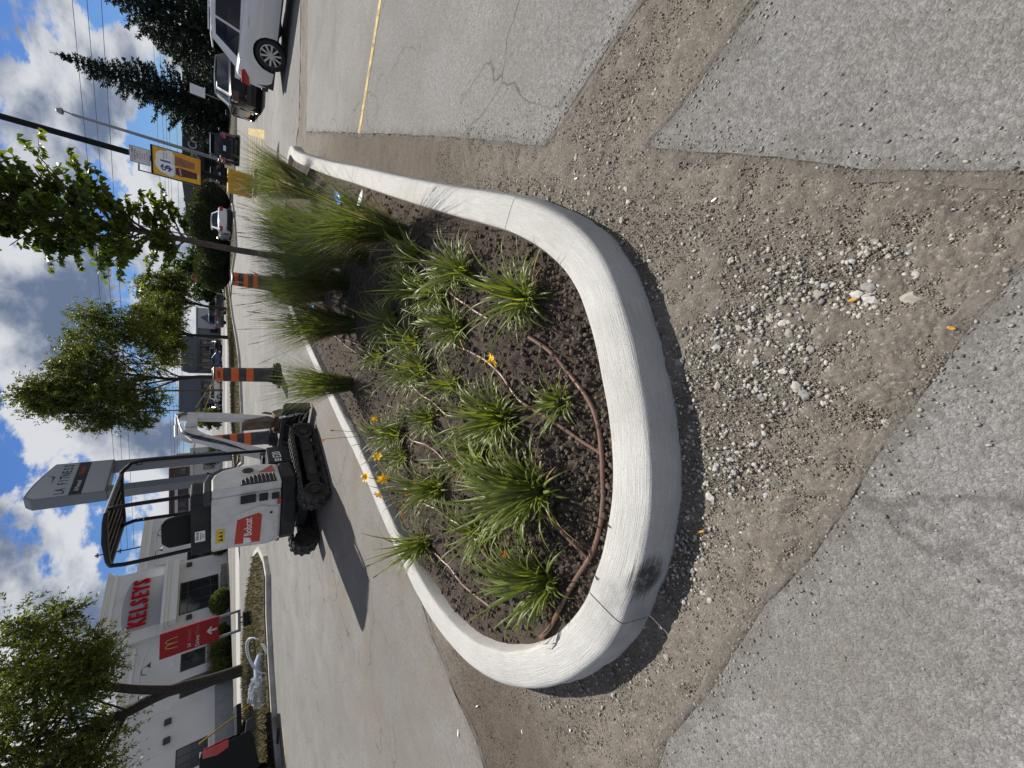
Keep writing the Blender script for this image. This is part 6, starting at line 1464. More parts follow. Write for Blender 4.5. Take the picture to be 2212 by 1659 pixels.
turf_blades(mid, 9000, 'median_grass', 'patchy grass on the median under the three trees', .165); turf_blades(lef, 7000, 'median_grass', 'dry patchy grass on the left median below the big tree', .165); turf_blades(rig, 3000, 'verge_grass', 'grass along the verge below the hedges', .165)

# ================================================================== RESTAURANT
M_STUC = mat('white_stucco', (0.62, 0.62, 0.605), .85, var=.05, vscale=1.2, bump=.15, bscale=80, dirt=(0.40, 0.385, 0.35), dscale=.6, damt=.5)
M_STUC2 = mat('cornice_stucco', (0.68, 0.675, 0.65), .8, var=.04)
M_NICHE = mat('niche_shade_grey', (0.36, 0.36, 0.355), .85, var=.06)  # shadow of the recess put into the colour of a flat panel
M_WFRAME = mat('window_frame_dark', (0.035, 0.03, 0.027), .5, var=.05); M_WGLASS = mat('window_glass', (0.02, 0.024, 0.028), .05, var=.3, vscale=.8, spec=.8)
M_KRED = mat('letter_red', (0.42, 0.006, 0.016), .6, var=.04, spec=.2); M_STONEB = mat('base_stone', (0.27, 0.27, 0.265), .85, var=.15, vscale=2)
KA = Vector((-29.3, 41.0, 0)); KX = Vector((0.545, 0.8384, 0)); rest = thing('restaurant_building', 'white stucco restaurant with red letters on its tower and cornices', 'building', KA)
KF = frame((0, 0, 0), KX, (0, 0, 1))          # along the front, up, out towards the lot
def kb(nm, s0, s1, z0, z1, d0, d1, m, par=rest, bevel=0): return MB().bx(s0, s1, z0, z1, d0, d1).build(nm, m, par, KF, bevel=bevel)
kb('wall', -16, 9.0, 0, 7.3, -14, 0, M_STUC); kb('wall', 16.6, 24.0, 0, 7.2, -14, -.05, M_STUC); kb('tower_wall', 9.0, 16.6, 0, 9.1, -9, .55, M_STUC)
def cornice(s0, s1, z, d, par=rest, h=.75, ends=True):
    o = kb('cornice', s0 - .1, s1 + .1, z - h, z - h * .55, -.3 + d, d + .12, M_STUC2)
    for f0, f1, e in ((.55, .35, .2), (.35, .12, .32), (.12, 0, .42)): kb('cornice_band', s0 - e, s1 + e, z - h * f0 + .003, z - h * f1, -.3 + d, d + e, M_STUC2, o)
cornice(-16, 8.6, 7.6, 0); cornice(17.1, 24.0, 7.55, -.05); cornice(9.0, 16.6, 9.55, .55)
kb('niche', 10.1, 15.5, 5.35, 7.55, .5, .556, M_NICHE)
np2 = [(10.1 + 5.4 * q, 7.548 + 1.0 * math.sin(math.pi * (1 - q) * .5 + .0) * (0.35 + .3 * q)) for q in np.linspace(0, 1, 10)]
MB().prism([(10.1, 7.548)] + [(12.8 + 2.7 * math.cos(q), 7.548 + .62 * math.sin(q)) for q in np.linspace(math.pi, 0, 14)] + [(15.5, 7.548)], .5, .557, lambda a, b, d: (a, b, d)).build('niche_arch', M_NICHE, rest, KF)
for i, ch in enumerate('KELSEYS'):
    text('letter', ch, 1.75, M_KRED, rest, KF @ Matrix.Translation((10.75 + i * .735, 6.92 - .0 * i, .68)), .12, .014, .62)
kb('canopy', 9.5, 16.3, 4.12, 4.75, .55, 1.5, M_STUC2); o = kb('canopy_cornice', 9.4, 16.4, 4.753, 5.0, .55, 1.62, M_STUC2); kb('canopy_cap', 9.3, 16.5, 5.003, 5.22, .55, 1.75, M_STUC2)
def window(s0, s1, z0, z1, d, nx, nz, par=rest):
    f = kb('window', s0, s1, z0, z1, d, d + .03, M_WFRAME); n = 0
    zr = [z0 + .06] + [z0 + (z1 - z0) * q for q in nz] + [z1 - .06]
    for i in range(nx):
        a = s0 + .06 + (s1 - s0 - .12) * i / nx; b = s0 + .06 + (s1 - s0 - .12) * (i + 1) / nx
        for j in range(len(zr) - 1): kb('pane', a + .035, b - .035, zr[j] + .03, zr[j + 1] - .03, d + .031, d + .04, M_WGLASS, f)
    kb('window_sill', s0 - .1, s1 + .1, z0 - .12, z0, d - .01, d + .12, M_STUC2, f)
window(10.3, 13.9, .85, 4.0, .55, 3, (.22, .80)); window(5.05, 6.65, 1.9, 3.7, 0, 2, (.5,)); window(2.8, 4.25, 1.3, 3.65, 0, 2, (.5,)); window(-1.0 - 1.7, -.95, 1.7, 3.7, 0, 3, (.5,)); window(-6.5, -4.5, 1.7, 3.7, 0, 3, (.5,)); window(16.95, 18.4, 1.35, 3.6, -.05, 2, (.5,)); window(20.2, 22.2, 1.35, 3.6, -.05, 2, (.5,))
kb('stone_plinth', -16, 8.95, 0, 1.25, 0, .06, M_STONEB); kb('stone_plinth', 16.65, 24, 0, 1.25, -.05, .02, M_STONEB)
for s0, s1 in ((2.4, 8.3), (-8, -.6), (17.2, 23.5)):      # arched relief panels
    MB().tube([(s0, 3.9, .03)] + [((s0 + s1) / 2 - (s1 - s0) / 2 * math.cos(q), 5.9 + .55 * math.sin(q), .03) for q in np.linspace(0, math.pi, 15)] + [(s1, 3.9, .03)], .06, 5).build('relief_arch', M_STUC2, rest, KF)
for s_, d in ((6.2, 0), (4.1, 0), (18.6, -.05), (-3, 0), (21.5, -.05)):
    l = MB().tube(catmull([(s_ - .25, 6.0, d), (s_ - .25, 6.25, d + .3), (s_ - .05, 6.2, d + .75), (s_ + .05, 5.9, d + .85)], False, .1), .03, 6).build('wall_lamp', M_WFRAME, rest, KF, smooth=60)
    MB().lathe([(.05, .25), (.12, .12), (.26, -.02), (.24, -.02)], 14, (s_ + .05, 5.7, d + .85), Matrix.Rotation(-math.pi / 2, 3, 'X')).build('lamp_shade', M_WFRAME, l, KF, smooth=50)
for s_, z_, d in ((9.75, 3.2, .55), (15.9, 3.35, .55), (1.35, 4.3, 0), (0.0, 4.3, 0)): kb('wall_box', s_ - .2, s_ + .2, z_ - .22, z_ + .22, d, d + .3, M_WFRAME, bevel=.03)
for s_ in (5.9, 2.4): kb('small_panel', s_ - .15, s_ + .15, 4.2, 4.5, 0, .05, M_STUC2)
M_BENCH = mat('planter_wood', (0.13, 0.11, 0.09), .8, var=.2)
pb = KA + KX * 12.4 + Vector((0.8384, -0.545, 0)) * 2.1; pl_ = thing('planter_box', 'dark planter box beside the restaurant entrance window', 'planter', pb)
for k in range(3): MB().bx(-1.3, 1.3, .12 + .2 * k, .30 + .2 * k, -.3, .3).build('planter_board', M_BENCH, pl_, KF, bevel=.02)
# ================================================================== FAR BUILDINGS
def far_building(label, y0, y1, xt, Y, depth, wallm, bands=(), wins=(), cat='building', yaw=0.0, name='commercial_building'):
    a = PD(xt, y0, Y); b = PD(xt, y1, Y); h = a.z; x0, x1 = sorted((a.x, b.x)); t = thing(name, label, cat, Vector(((x0 + x1) / 2, Y, 0)), yaw); w_ = (x1 - x0) / 2
    MB().bx(-w_, w_, 0, depth, 0, h).build('wall', wallm, t)
    for z0, z1, d, m, nm in bands: MB().bx(-w_ - .05, w_ + .05, -d, depth * .5, h * z0, h * z1).build(nm, m, t)
    for i0, i1, z0, z1, m in wins: f = MB().bx(-w_ + 2 * w_ * i0, -w_ + 2 * w_ * i1, -.12, .05, h * z0, h * z1).build('window', M_WFRAME, t); MB().bx(-w_ + 2 * w_ * i0 + .12, -w_ + 2 * w_ * i1 - .12, -.16, -.125, h * z0 + .12, h * z1 - .12).build('pane', m, f)
    return t, w_, h
M_BGREY = mat('building_grey', (0.21, 0.22, 0.23), .8, var=.08, vscale=.3); M_BSLATE = mat('fascia_slate', (0.085, 0.10, 0.13), .7, var=.06); M_BROWN = mat('brick_brown', (0.075, 0.045, 0.036), .85, var=.12, vscale=.5); M_BBEIGE = mat('building_beige', (0.22, 0.21, 0.20), .85, var=.06); M_BDARK = mat('mall_dark', (0.035, 0.033, 0.032), .7, var=.1); M_BBLUE = mat('fascia_blue', (0.05, 0.075, 0.16), .6, var=.05); M_BWHITE = mat('building_white', (0.42, 0.43, 0.43), .8, var=.05)
far_building('light grey shop with a white sail emblem behind the grey SUV', 664, 728, 424, 96, 20, M_BGREY, [(.93, 1.01, .3, M_BGREY, 'parapet')], [(.18, .34, .0, .45, M_WGLASS), (.55, .62, .1, .5, M_WGLASS), (.72, .92, 0, .5, M_WGLASS)])
s_ = PD(431, 687, 95.5); sg = thing('shop_sign', 'white sail shaped emblem panel on the light grey shop', 'sign', Vector((s_.x, 95.6, s_.z - 1.2))); MB().bx(-2.0, 2.0, 0, .2, -1.2, 1.4).build('panel', M_BWHITE, sg); MB().prism([(-1.2, -.6), (1.2, -.6), (.2, 1.1)], -.06, -.02, lambda a, b, d: (a, d, b)).build('emblem', M_BSLATE, sg)
far_building('slate fascia shop row between the median trunks', 728, 800, 394, 92, 24, M_BGREY, [(.62, .97, 1.2, M_BSLATE, 'fascia'), (.97, 1.02, 1.3, M_BGREY, 'parapet')], [(.05 + .19 * i, .2 + .19 * i, .05, .55, M_WGLASS) for i in range(5)])
far_building('slate fascia shop with a dark open bay right of the excavator arm', 812, 893, 389, 90, 24, M_BGREY, [(.5, .95, 1.2, M_BSLATE, 'fascia'), (.95, 1.02, 1.3, M_BSLATE, 'parapet')], [(.12 + .25 * i, .32 + .25 * i, .02, .46, M_WGLASS) for i in range(3)])
bt, bw_, bh_ = far_building('brown brick office block with pale bands behind the pylon legs', 1012, 1124, 366, 110, 22, M_BROWN, [(.97, 1.01, .2, M_BROWN, 'parapet')], [(.06 + .16 * i, .18 + .16 * i, .12 + .28 * j, .28 + .28 * j, M_WGLASS) for i in range(6) for j in range(3)])
for j in range(3): MB().bx(-bw_ * .9, bw_ * .6, -.25, -.17, bh_ * (.30 + .27 * j), bh_ * (.36 + .27 * j)).build('pale_band', M_BWHITE, bt)
far_building('small white building between the pylon legs', 968, 1030, 412, 84, 14, M_BWHITE, [(.92, 1.02, .3, M_BWHITE, 'parapet')], [(.2, .5, .25, .6, M_WGLASS), (.65, .8, .3, .6, M_WGLASS)])
far_building('beige shop row left of the banner pole', 372, 432, 420, 80, 18, M_BBEIGE, [(.8, 1.01, .4, M_BBEIGE, 'fascia')], [(.1 + .3 * i, .3 + .3 * i, .1, .6, M_WGLASS) for i in range(3)])
far_building('low building with a blue fascia behind the hedges', 424, 572, 428, 86, 18, M_BBEIGE, [(.72, 1.0, .6, M_BBLUE, 'fascia')], [(.08 + .22 * i, .22 + .22 * i, .1, .6, M_WGLASS) for i in range(4)])
s_ = PD(439, 448, 85); sg = thing('shop_sign', 'white lettered panel on the blue fascia', 'sign', Vector((s_.x, 85.1, s_.z - .5))); MB().bx(-1.7, 1.7, 0, .2, -.2, 1.1).build('panel', M_BWHITE, sg); 
mt_, mw, mh = far_building('dark strip mall with a sign reading Kings Cross behind the banner pole', 120, 398, 394, 64, 20, M_BDARK, [(.55, 1.0, .8, M_BDARK, 'fascia'), (.50, .55, .9, M_TRIM, 'fascia_edge')], [(.03 + .12 * i, .13 + .12 * i, .05, .47, M_WGLASS) for i in range(8)])
for i in range(9): MB().bx(-mw + 2 * mw * (.025 + .12 * i), -mw + 2 * mw * (.03 + .12 * i), -.2, -.05, 0, mh * .5).build('mullion', M_BGREY, mt_)
ip = PD(418, 322, 63); text('letter_sign', 'Kings Cross', 1.25, M_BWHITE, mt_, frame((ip.x - mt_.location.x, -.86, mh * .76), (1, 0, 0), (0, 0, 1)), .06, .01)
# ================================================================== TREES
M_TRK = mat('tree_bark', (0.045, 0.037, 0.03), .95, var=.35, vscale=6, bump=.8, bscale=18)
M_LOC = leafmat('locust_leaf', (0.042, 0.064, 0.010), (0.125, 0.150, 0.026), .5, .42, .6)
M_SPR = leafmat('spruce_needle', (0.010, 0.022, 0.014), (0.028, 0.045, 0.030), .6, .12, .8, tcol=(1, 1.1, .7))
M_YEW = leafmat('hedge_leaf', (0.016, 0.032, 0.008), (0.055, 0.072, 0.018), .55, .25, 1.0)
M_DKT = leafmat('dark_tree_leaf', (0.014, 0.030, 0.008), (0.045, 0.075, 0.016), .55, .3, .6)
def sprays(cent, rad, n, L_, W_, rng, droop=.35, per=16):
    """feathery fronds: leaflets strung along drooping branchlets inside balls cent/rad -> verts, quads"""
    nf = max(1, n // per); i = rng.integers(0, len(cent), nf); d = rng.normal(size=(nf, 3)); d /= np.linalg.norm(d, axis=1)[:, None]
    st = cent[i] + d * (rad[i] * rng.uniform(0, .75, nf))[:, None]; o = d * .8 + rng.normal(0, .55, (nf, 3)); o[:, 2] -= droop * .5; o /= np.linalg.norm(o, axis=1)[:, None]
    fl = rad[i] * rng.uniform(.5, 1.25, nf); f = rng.integers(0, nf, n); s = rng.uniform(.05, 1, n)
    p = st[f] + o[f] * (fl[f] * s)[:, None]; p[:, 2] -= droop * fl[f] * s * s * .6
    side = np.cross(o[f], rng.normal(size=(n, 3))); side /= np.linalg.norm(side, axis=1)[:, None]
    dr = o[f] * .55 + side * .75; dr[:, 2] -= .15; dr /= np.linalg.norm(dr, axis=1)[:, None]; w_ = np.cross(dr, rng.normal(size=(n, 3))); w_ /= np.linalg.norm(w_, axis=1)[:, None]
    L = (L_ * rng.uniform(.6, 1.3, n))[:, None]; W = (W_ * rng.uniform(.7, 1.3, n))[:, None]
    V = np.stack([p, p + dr * L * .5 + w_ * W * .5, p + dr * L, p + dr * L * .5 - w_ * W * .5], 1).reshape(-1, 3)
    return V, np.arange(n * 4).reshape(-1, 4)
def broad_tree(label, base, H_, trunk_pts, crown, n, L_, W_, seed, m=M_LOC, tr=.22, group=None, limbs=9, cat='tree', nk=70, sub=(.5, 1.15), name='deciduous_tree', shell=.35):
    """crown: list of (centre offset, radii) lobes"""
    r = np.random.default_rng(seed); t = thing(name, label, cat, base, 0, group); tp = catmull(trunk_pts, False, .4); mb = MB().tube(tp, [tr * (1 - .62 * i / len(tp)) for i in range(len(tp))], 10)
    tk_ = mb.build('trunk', M_TRK, t, smooth=60); C_ = []; Rr = []
    for q in range(nk):
        c, rad = crown[r.integers(0, len(crown))]; d = r.normal(size=3); d /= np.linalg.norm(d); f = shell + (1 - shell) * r.uniform(0, 1) ** .5
        C_.append(np.array(c) + d * np.array(rad) * f); Rr.append(r.uniform(*sub))
    C_ = np.array(C_); Rr = np.array(Rr); top = tp[-1]; 
    for q in range(min(nk, limbs * 4)):
        c = Vector(C_[q]); st_ = tp[int(len(tp) * r.uniform(.45, .98))]; md = st_.lerp(c, .5) + Vector((0, 0, .12 * (c - st_).length)); k_ = tr * (.32 if q < limbs else .14)
        MB().tube(catmull([st_, md, c], False, .6), [k_ * (1 - .8 * j / 12) for j in range(40)][:len(catmull([st_, md, c], False, .6))], 5).build('limb', M_TRK, tk_, smooth=60)
    V, F = sprays(C_, Rr, n, L_, W_, r); npmesh('crown', V, F, m, t); return t
# three locusts on the median
b1 = P(501, 817); b2 = P(492.5, 729); b3 = P(489.5, 667)
broad_tree('tall full honey locust on the median, right of the excavator', b1, 12, [(0, 0, 0), (.1, 0, 2.2), (-.1, 0, 4.2), (.3, 0, 7)], [((1.2, 0, 6.8), (4.2, 3.6, 3.3)), ((-.8, 0, 9.6), (2.2, 2.2, 2.2)), ((3.4, 0, 8.2), (2.3, 2.2, 1.6)), ((-1.8, 0, 6.2), (2.2, 2, 2.2)), ((4.2, 0, 5.4), (2.6, 2.2, 1.6)), ((1.0, 0, 9.2), (2.4, 2, 1.8)), ((-1.5, 0, 11.0), (1.3, 1.2, 1.5)), ((-2.4, 0, 8.0), (1.6, 1.5, 1.8))], 84000, .20, .07, 21, tr=.20, nk=230, sub=(.45, 1.0), group='honey locusts on the median')
broad_tree('middle honey locust of the median with a straight thin trunk', b2, 9, [(0, 0, 0), (0, 0, 2.5), (.1, 0, 5)], [((.8, 0, 6.0), (2.8, 2.6, 2.0)), ((-1.2, 0, 5.0), (2.0, 2, 1.3)), ((2, 0, 5.2), (2.2, 2, 1.4))], 30000, .24, .08, 22, tr=.22, nk=110, sub=(.4, 1.0), group='honey locusts on the median')
broad_tree('rightmost honey locust of the median with a forked trunk', b3, 8, [(0, 0, 0), (.05, 0, 2.0), (.5, 0, 4.5)], [((1.0, 0, 6.4), (2.6, 2.4, 2.2)), ((2.0, 0, 4.8), (1.8, 1.8, 1.1)), ((-.8, 0, 5.6), (2.0, 2, 1.3))], 28000, .24, .08, 23, tr=.2, nk=100, sub=(.4, 1.0), group='honey locusts on the median')
# big leaning tree on the left median
b4 = P(527, 1446, .14)
broad_tree('large honey locust with forked stems on the left median before the restaurant', b4, 12, [(0, 0, 0), (.1, .1, 1.5), (.3, .2, 2.95), (.1, .2, 4.3), (-.1, .2, 5.7), (-1.2, .2, 7.1), (-2.0, 0, 8.6)],
           [((-1.2, 0, 7.3), (4.0, 3.2, 1.9)), ((2.6, 0, 6.8), (3.0, 2.4, 1.5)), ((4.4, 0, 7.0), (1.8, 1.6, 1.2)), ((1.8, 0, 8.4), (2.8, 2.2, 1.1)), ((-3.8, 0, 6.4), (2.6, 2.2, 1.7)), ((2.8, 0, 5.6), (1.4, 1.4, .6)), ((-1.5, 0, 5.4), (2.2, 2, .8)), ((-1.0, 0, 9.3), (3.2, 2.4, 1.0)), ((-5.0, 0, 8), (2.4, 2, 1.6)), ((-2.6, 0, 6.0), (2.0, 1.8, 1.2)), ((-4.6, 0, 5.4), (1.8, 1.8, 1.0))], 90000, .17, .055, 24, tr=.30, nk=330, sub=(.4, .9), limbs=18, shell=.2)
lt = [o for o in COL.objects if o.name.startswith('deciduous_tree')][-1]; q_ = catmull([(.28, .15, 2.75), (1.0, .1, 4.0), (1.8, .1, 5.2), (2.6, .1, 6.6), (3.6, 0, 7.2)], False, .3)
MB().tube(q_, [.19 - .0045 * i for i in range(40)][:len(q_)], 8).build('second_stem', M_TRK, lt, smooth=60)
# spruces at the right
def spruce(label, base, H_, R0, seed, n_wh=26, lean=0.0):
    r = np.random.default_rng(seed); t = thing('spruce_tree', label, 'tree', base, 0, 'dark spruces at the right'); tk_ = MB().tube([(0, 0, 0), (lean * .5, 0, H_ * .5), (lean, 0, H_)], [.24, .14, .015], 8).build('trunk', M_TRK, t, smooth=60)
    VV = []; 
    for w_ in range(n_wh):
        f = w_ / n_wh; z = H_ * (.06 + .92 * f); R_ = R0 * (1 - f) ** .85 * r.uniform(.75, 1.15); nb = 9 if f < .6 else 6
        for b in range(nb):
            a = 2 * math.pi * b / nb + r.uniform(-.35, .35) + w_ * .7; rl = R_ * r.uniform(.6, 1.15); d = np.array([math.cos(a), math.sin(a)])
            m_ = max(5, int(rl * 9)); q = np.linspace(.12, 1, m_); zz = z + rl * (-.38 * q + .42 * q * q) ; c = np.stack([lean * (z / H_) + d[0] * rl * q, d[1] * rl * q, zz], -1)
            if w_ % 2 == 0 and b % 3 == 0: MB().tube([tuple(c[0]), tuple(c[m_ // 2]), tuple(c[-1])], [.035, .02, .006], 4).build('limb', M_TRK, tk_)
            for j in range(m_):
                k_ = 9; o = r.normal(0, 1, (k_, 3)) * np.array([.8, .8, .55]); o[:, :2] += d * .75; o[:, 2] -= .15; o /= np.linalg.norm(o, axis=1)[:, None]; L = (.30 * r.uniform(.5, 1.2, k_) * (1 if f < .85 else .6))[:, None]
                s_ = np.cross(o, r.normal(size=(k_, 3))); s_ /= np.linalg.norm(s_, axis=1)[:, None]; p = c[j][None] + r.normal(0, .05, (k_, 3))
                VV.append(np.stack([p, p + o * L * .45 + s_ * .045, p + o * L, p + o * L * .45 - s_ * .045], 1))
    k_ = 40; p = np.stack([lean + r.normal(0, .03, k_), r.normal(0, .03, k_), H_ - r.uniform(0, .9, k_)], -1); o = np.stack([r.normal(0, 1, k_), r.normal(0, 1, k_), r.uniform(.4, 1.2, k_)], -1); o /= np.linalg.norm(o, axis=1)[:, None]; s_ = np.cross(o, r.normal(size=(k_, 3))) * .02; L = .25
    VV.append(np.stack([p, p + o * L * .45 + s_, p + o * L, p + o * L * .45 - s_], 1))
    V = np.concatenate([v.reshape(-1, 3) for v in VV]); npmesh('crown', V, np.arange(len(V)).reshape(-1, 4), M_SPR, t)
sp_ = PD(112, 113, 46); spruce('tall dark spruce rising behind the parked cars', Vector((sp_.x, 46, 0)), PD(112, 113, 46).z, 3.7, 31, 30, 0)
sp_ = PD(230, -30, 44); spruce('dark spruce cut off by the right edge of the view', Vector((sp_.x, 44, 0)), 10.6, 4.6, 32, 26)
sp_ = PD(330, 70, 52); spruce('lower spruce filling the gap between the two taller ones', Vector((sp_.x, 52, 0)), 7.4, 4.4, 33, 22)
sp_ = PD(380, 235, 50); spruce('small spruce left of the tallest one', Vector((sp_.x, 50, 0)), 5.2, 3.2, 34, 18)
# hedges and shrubs
def hedge(label, base, lobes, n, seed, m=M_YEW, name='hedge', L_=.22, W_=.08, core=True, cat='hedge'):
    r = np.random.default_rng(seed); t = thing(name, label, cat, base); Vs = []
    cb = MB()
    for c, rad in lobes:
        k = int(n / len(lobes)); d = r.normal(size=(k, 3)); d[:, 2] = np.abs(d[:, 2]) * 1.0 - .25; d /= np.linalg.norm(d, axis=1)[:, None]
        nz_ = np.array([1 + .10 * mnoise.noise((a * 2.5 + seed, b * 2.5, e * 2.5)) for a, b, e in d]); sh = r.uniform(.86, 1.03, k) * nz_
        p = np.array(c) + d * np.array(rad) * sh[:, None]; o = d + r.normal(0, .6, (k, 3)); o[:, 2] += .3; o /= np.linalg.norm(o, axis=1)[:, None]; s_ = np.cross(o, r.normal(size=(k, 3))); s_ /= np.linalg.norm(s_, axis=1)[:, None]
        L = (L_ * r.uniform(.5, 1.3, k))[:, None]; Vs.append(np.stack([p, p + o * L * .5 + s_ * W_ * .5, p + o * L, p + o * L * .5 - s_ * W_ * .5], 1).reshape(-1, 3))
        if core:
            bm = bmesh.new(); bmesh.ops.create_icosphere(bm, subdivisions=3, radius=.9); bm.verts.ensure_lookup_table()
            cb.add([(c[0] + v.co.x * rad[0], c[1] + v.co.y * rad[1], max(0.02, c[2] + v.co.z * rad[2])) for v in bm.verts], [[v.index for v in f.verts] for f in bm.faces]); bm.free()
    V = np.concatenate(Vs); npmesh('foliage', V, np.arange(len(V)).reshape(-1, 4), m, t)
    if core: cb.build('dark_core', mat('hedge_core', (0.010, 0.014, 0.006), .95, var=.3), t)  # opaque dark core added behind the leaves to fill the gaps
    return t
h1 = PD(505, 480, 43); hedge('long clipped yew hedge behind the white sedan', Vector((h1.x, 43, .1)), [((-1.9, 0, 1.3), (1.6, 1.3, 1.45)), ((0, 0, 1.4), (1.7, 1.4, 1.6)), ((1.7, .1, 1.25), (1.5, 1.3, 1.35)), ((-.9, -.2, 1.7), (1.5, 1.3, 1.5)), ((-3.2, 0, 1.0), (1.3, 1.2, 1.2))], 12000, 41)
h2 = PD(500, 590, 45); hedge('round clipped yew bush at the left end of the hedge', Vector((h2.x, 45, .1)), [((0, 0, 1.1), (1.9, 1.5, 1.45)), ((.9, .1, 1.0), (1.4, 1.3, 1.3))], 7000, 42)
for i, (s_, d_, rr, l, m) in enumerate([(9.6, 2.0, (1.2, .8, 1.0), 'bright green shrub right of the restaurant window corner', 0), (6.6, 1.2, (.9, .7, .75), 'green shrub under the first small restaurant window', 0), (5.0, 1.3, (1.1, .7, .9), 'green shrub in the middle of the restaurant front bed', 0), (3.2, 1.3, (.9, .7, .8), 'green shrub behind the leaning tree trunk', 0), (17.3, 1.0, (1.3, .8, .9), 'green shrub seen left of the excavator seat', 0), (22, 1.6, (1.6, 1, 1.2), 'shrub by the far end of the restaurant', 0)]):
    b = KA + KX * s_ + Vector((0.8384, -0.545, 0)) * d_; hedge(l, b, [((0, 0, .55), rr)], 1600, 50 + i, leafmat('shrub_leaf', (0.05, 0.075, 0.012), (0.12, 0.145, 0.03), .5, .35), 'shrub', .26, .08, True, 'shrub')
for i, s_ in enumerate((5.9, 4.3)):
    b = KA + KX * s_ + Vector((0.8384, -0.545, 0)) * .7; r_ = np.random.default_rng(60 + i); t = thing('ornamental_grass', ('right' if i == 0 else 'left') + ' clump of tan ornamental grass under the restaurant windows', 'grass', b); V, F, _ = blades(420, 1.5, 2.4, .05, .02, .45, .2, .9, .4, 5, .2, None, r_); npmesh('blades', V, F, leafmat('tan_grass', (0.10, 0.085, 0.04), (0.22, 0.16, 0.09), .6, .3), t)
# background trees
def bg_tree(label, y, x_top, Y, wpx, seed, m=M_DKT, base_x=480, nk=46, n=6500):
    p = PD(base_x, y, Y); tp_ = PD(x_top, y, Y); h = tp_.z; w_ = wpx / 785 * (Y * cp) * .5
    broad_tree(label, Vector((p.x, Y, 0)), h, [(0, 0, 0), (0, 0, h * .3), (.1, 0, h * .6)], [((0, 0, h * .6), (w_, w_ * .8, h * .36)), ((w_ * .3, 0, h * .42), (w_ * .8, w_ * .7, h * .25)), ((-w_ * .3, 0, h * .48), (w_ * .8, w_ * .7, h * .25))], n, .5, .2, seed, m, tr=.2, nk=nk, sub=(.5, 1.1), limbs=5, group='background trees')
bg_tree('dark round tree behind the hedges, right of the stop sign', 575, 372, 62, 78, 71, n=9000); bg_tree('dark tree behind the stop sign', 622, 402, 70, 60, 72, n=8000); bg_tree('dark tree above the blue fascia behind the young tree', 505, 404, 100, 45, 73); bg_tree('small dark tree right of the young trunk', 455, 405, 104, 40, 74); bg_tree('dark tree above the beige shop row', 415, 418, 104, 30, 75)
bg_tree('light green tree beside the excavator arm', 905, 418, 78, 26, 76, M_LOC, n=3000); bg_tree('tree beside the small white building', 985, 432, 80, 20, 77, n=2500); bg_tree('tree behind the roof of the slate shop row', 762, 392, 130, 40, 78)
bg_tree('broad dark tree between the spruces and the mall', 232, 424, 58, 60, 79, n=6000); bg_tree('dark tree at the right edge behind the white SUV', 20, 400, 56, 90, 80, n=8000)
# ================================================================== UTILITY LINES
M_WIRE = mat('wire', (0.02, 0.02, 0.022), .6, var=0)
M_UPOLE = mat('utility_pole_wood', (0.07, 0.055, 0.045), .9, var=.2)
def wire(a, b, za, zb, label, group, sag=.5, r_=.018):
    a = Vector((a[0], a[1], za)); b = Vector((b[0], b[1], zb)); pts = [a.lerp(b, f) - Vector((0, 0, sag * 4 * f * (1 - f))) for f in np.linspace(0, 1, 20)]
    o = MB().tube([p - a for p in pts], r_, 4, False).build('overhead_wire', M_WIRE); o.location = a; tag(o, label, 'wire', group)
UR = Vector((70, 47, 0)); UL = Vector((-30.9, 98, 0))
def at_line(x, y, A, B):
    r_ = ray(x, y); d = B - A; k = (A.y * r_.x - A.x * r_.y) / (d.x * r_.y - d.y * r_.x); q = A + d * k; t = q.y / r_.y; return EYE + r_.z * t
for i, (xa, xb) in enumerate(((150, 262), (182, 276), (213, 290))):
    ya = at_line(xa, 0, UR, UL); yb = at_line(xb, 1188, UR, UL); d = UL - UR
    # extend straight to the poles
    k0 = ((0 - UR.x) / 1) ; r0 = ray(xa, 0); ka = (UR.y * r0.x - UR.x * r0.y) / (d.x * r0.y - d.y * r0.x); zs_ = ya + (yb - ya) * (0 - ka) / (1 - ka)
    wire(UR, UL, zs_, yb, ('upper', 'middle', 'lower')[i] + ' wire of the high power line', 'wires of the high power line', .25, .024)
GR = Vector((90, 70, 0)); GL = Vector((-70, 140, 0))
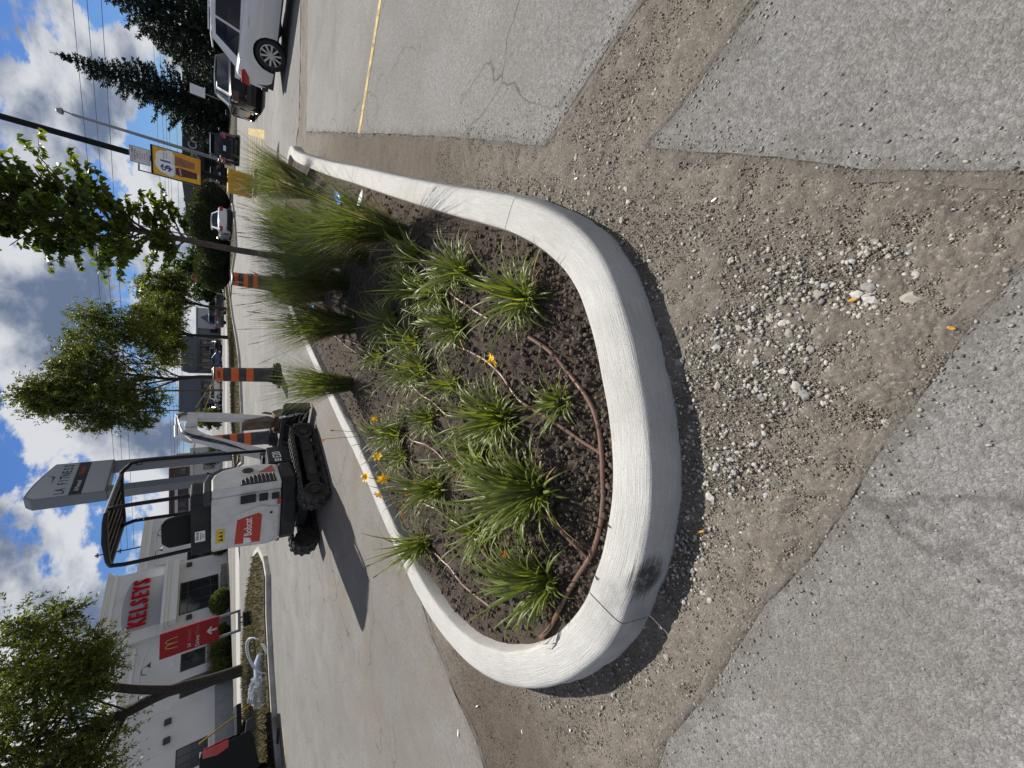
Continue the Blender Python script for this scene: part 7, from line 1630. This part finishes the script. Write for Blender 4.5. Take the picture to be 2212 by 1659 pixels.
for i, (xa, xb) in enumerate(((324, 372), (338, 378), (346, 384), (353, 388), (372, 396))):
    d = GL - GR; ya = at_line(xa, 0, GR, GL); yb = at_line(xb, 1090, GR, GL); r0 = ray(xa, 0); ka = (GR.y * r0.x - GR.x * r0.y) / (d.x * r0.y - d.y * r0.x); r1 = ray(xb, 1090); kb_ = (GR.y * r1.x - GR.x * r1.y) / (d.x * r1.y - d.y * r1.x)
    z0 = ya + (yb - ya) * (0 - ka) / (kb_ - ka); z1 = ya + (yb - ya) * (1 - ka) / (kb_ - ka)
    wire(GR, GL, z0, z1, ('topmost', 'second', 'third', 'fourth', 'lowest')[i] + ' wire of the low line along the far street', 'wires along the far street', .3, .022)
def upole(label, base, h, arms, wd=2.2):
    t = thing('utility_pole', label, 'utility pole', base); MB().tube([(0, 0, 0), (0, 0, h)], [.18, .11], 8).build('pole_shaft', M_UPOLE, t, smooth=60)
    for z in arms:
        MB().box((0, 0, z), (wd, .12, .14)).build('crossarm', M_UPOLE, t)
        for s in (-.9, -.4, .4, .9): MB().lathe([(.04, 0), (.07, .08), (.04, .2)], 8, (s * wd / 2, 0, z + .07)).build('insulator', M_GALV, t)
upole('utility pole with insulators behind the excavator canopy', UL, 17.6, (14.4, 15.7, 17.2), .8); upole('distant utility pole above the excavator boom', Vector((-6.4, 120, 0)), 16.5, (15.6, 14.4), 3.0)
u2 = PD(470, 790, 78); upole('utility pole behind the tall drum', Vector((u2.x, 78, 0)), 13, (12.2,)); u3 = PD(470, 843, 76); upole('thin pole with a small notice beside the barrier arms', Vector((u3.x, 76, 0)), 12, ())
M_BARY = mat('barrier_yellow', (0.55, 0.38, 0.05), .5, var=.05)
b0 = PD(452, 870, 78); ba = thing('barrier_arms', 'two thin yellow barrier arms before the dark bay', 'barrier', Vector((b0.x + 3.5, 78, 0)))
for k in (0, 1): MB().tube([(1.0 - k * .5, 0, .8), (-4.2 - k * .9, 0, 3.4 - k * .9)], .05, 6).build('arm', M_BARY, ba)
MB().bx(.6, 1.3, -.2, .2, 0, 1.1).build('barrier_post', M_BARY, ba)
for i, (y, Y_, x0, x1, l) in enumerate([(520, 60, 225, 440, 'thin lamp pole behind the young tree crown'), (412, 58, 228, 440, 'thin lamp pole left of the drinks banner')]):
    a = PD(470, y, Y_); zt = PD(300, y, Y_).z; t = thing('street_lamp', l, 'street lamp', Vector((a.x, Y_, 0))); MB().tube([(0, 0, 0), (0, 0, zt)], [.1, .07], 8).build('lamp_post', M_GALV, t, smooth=60); MB().box((.4, 0, zt), (.9, .25, .12)).build('lamp_head', M_GALV, t)
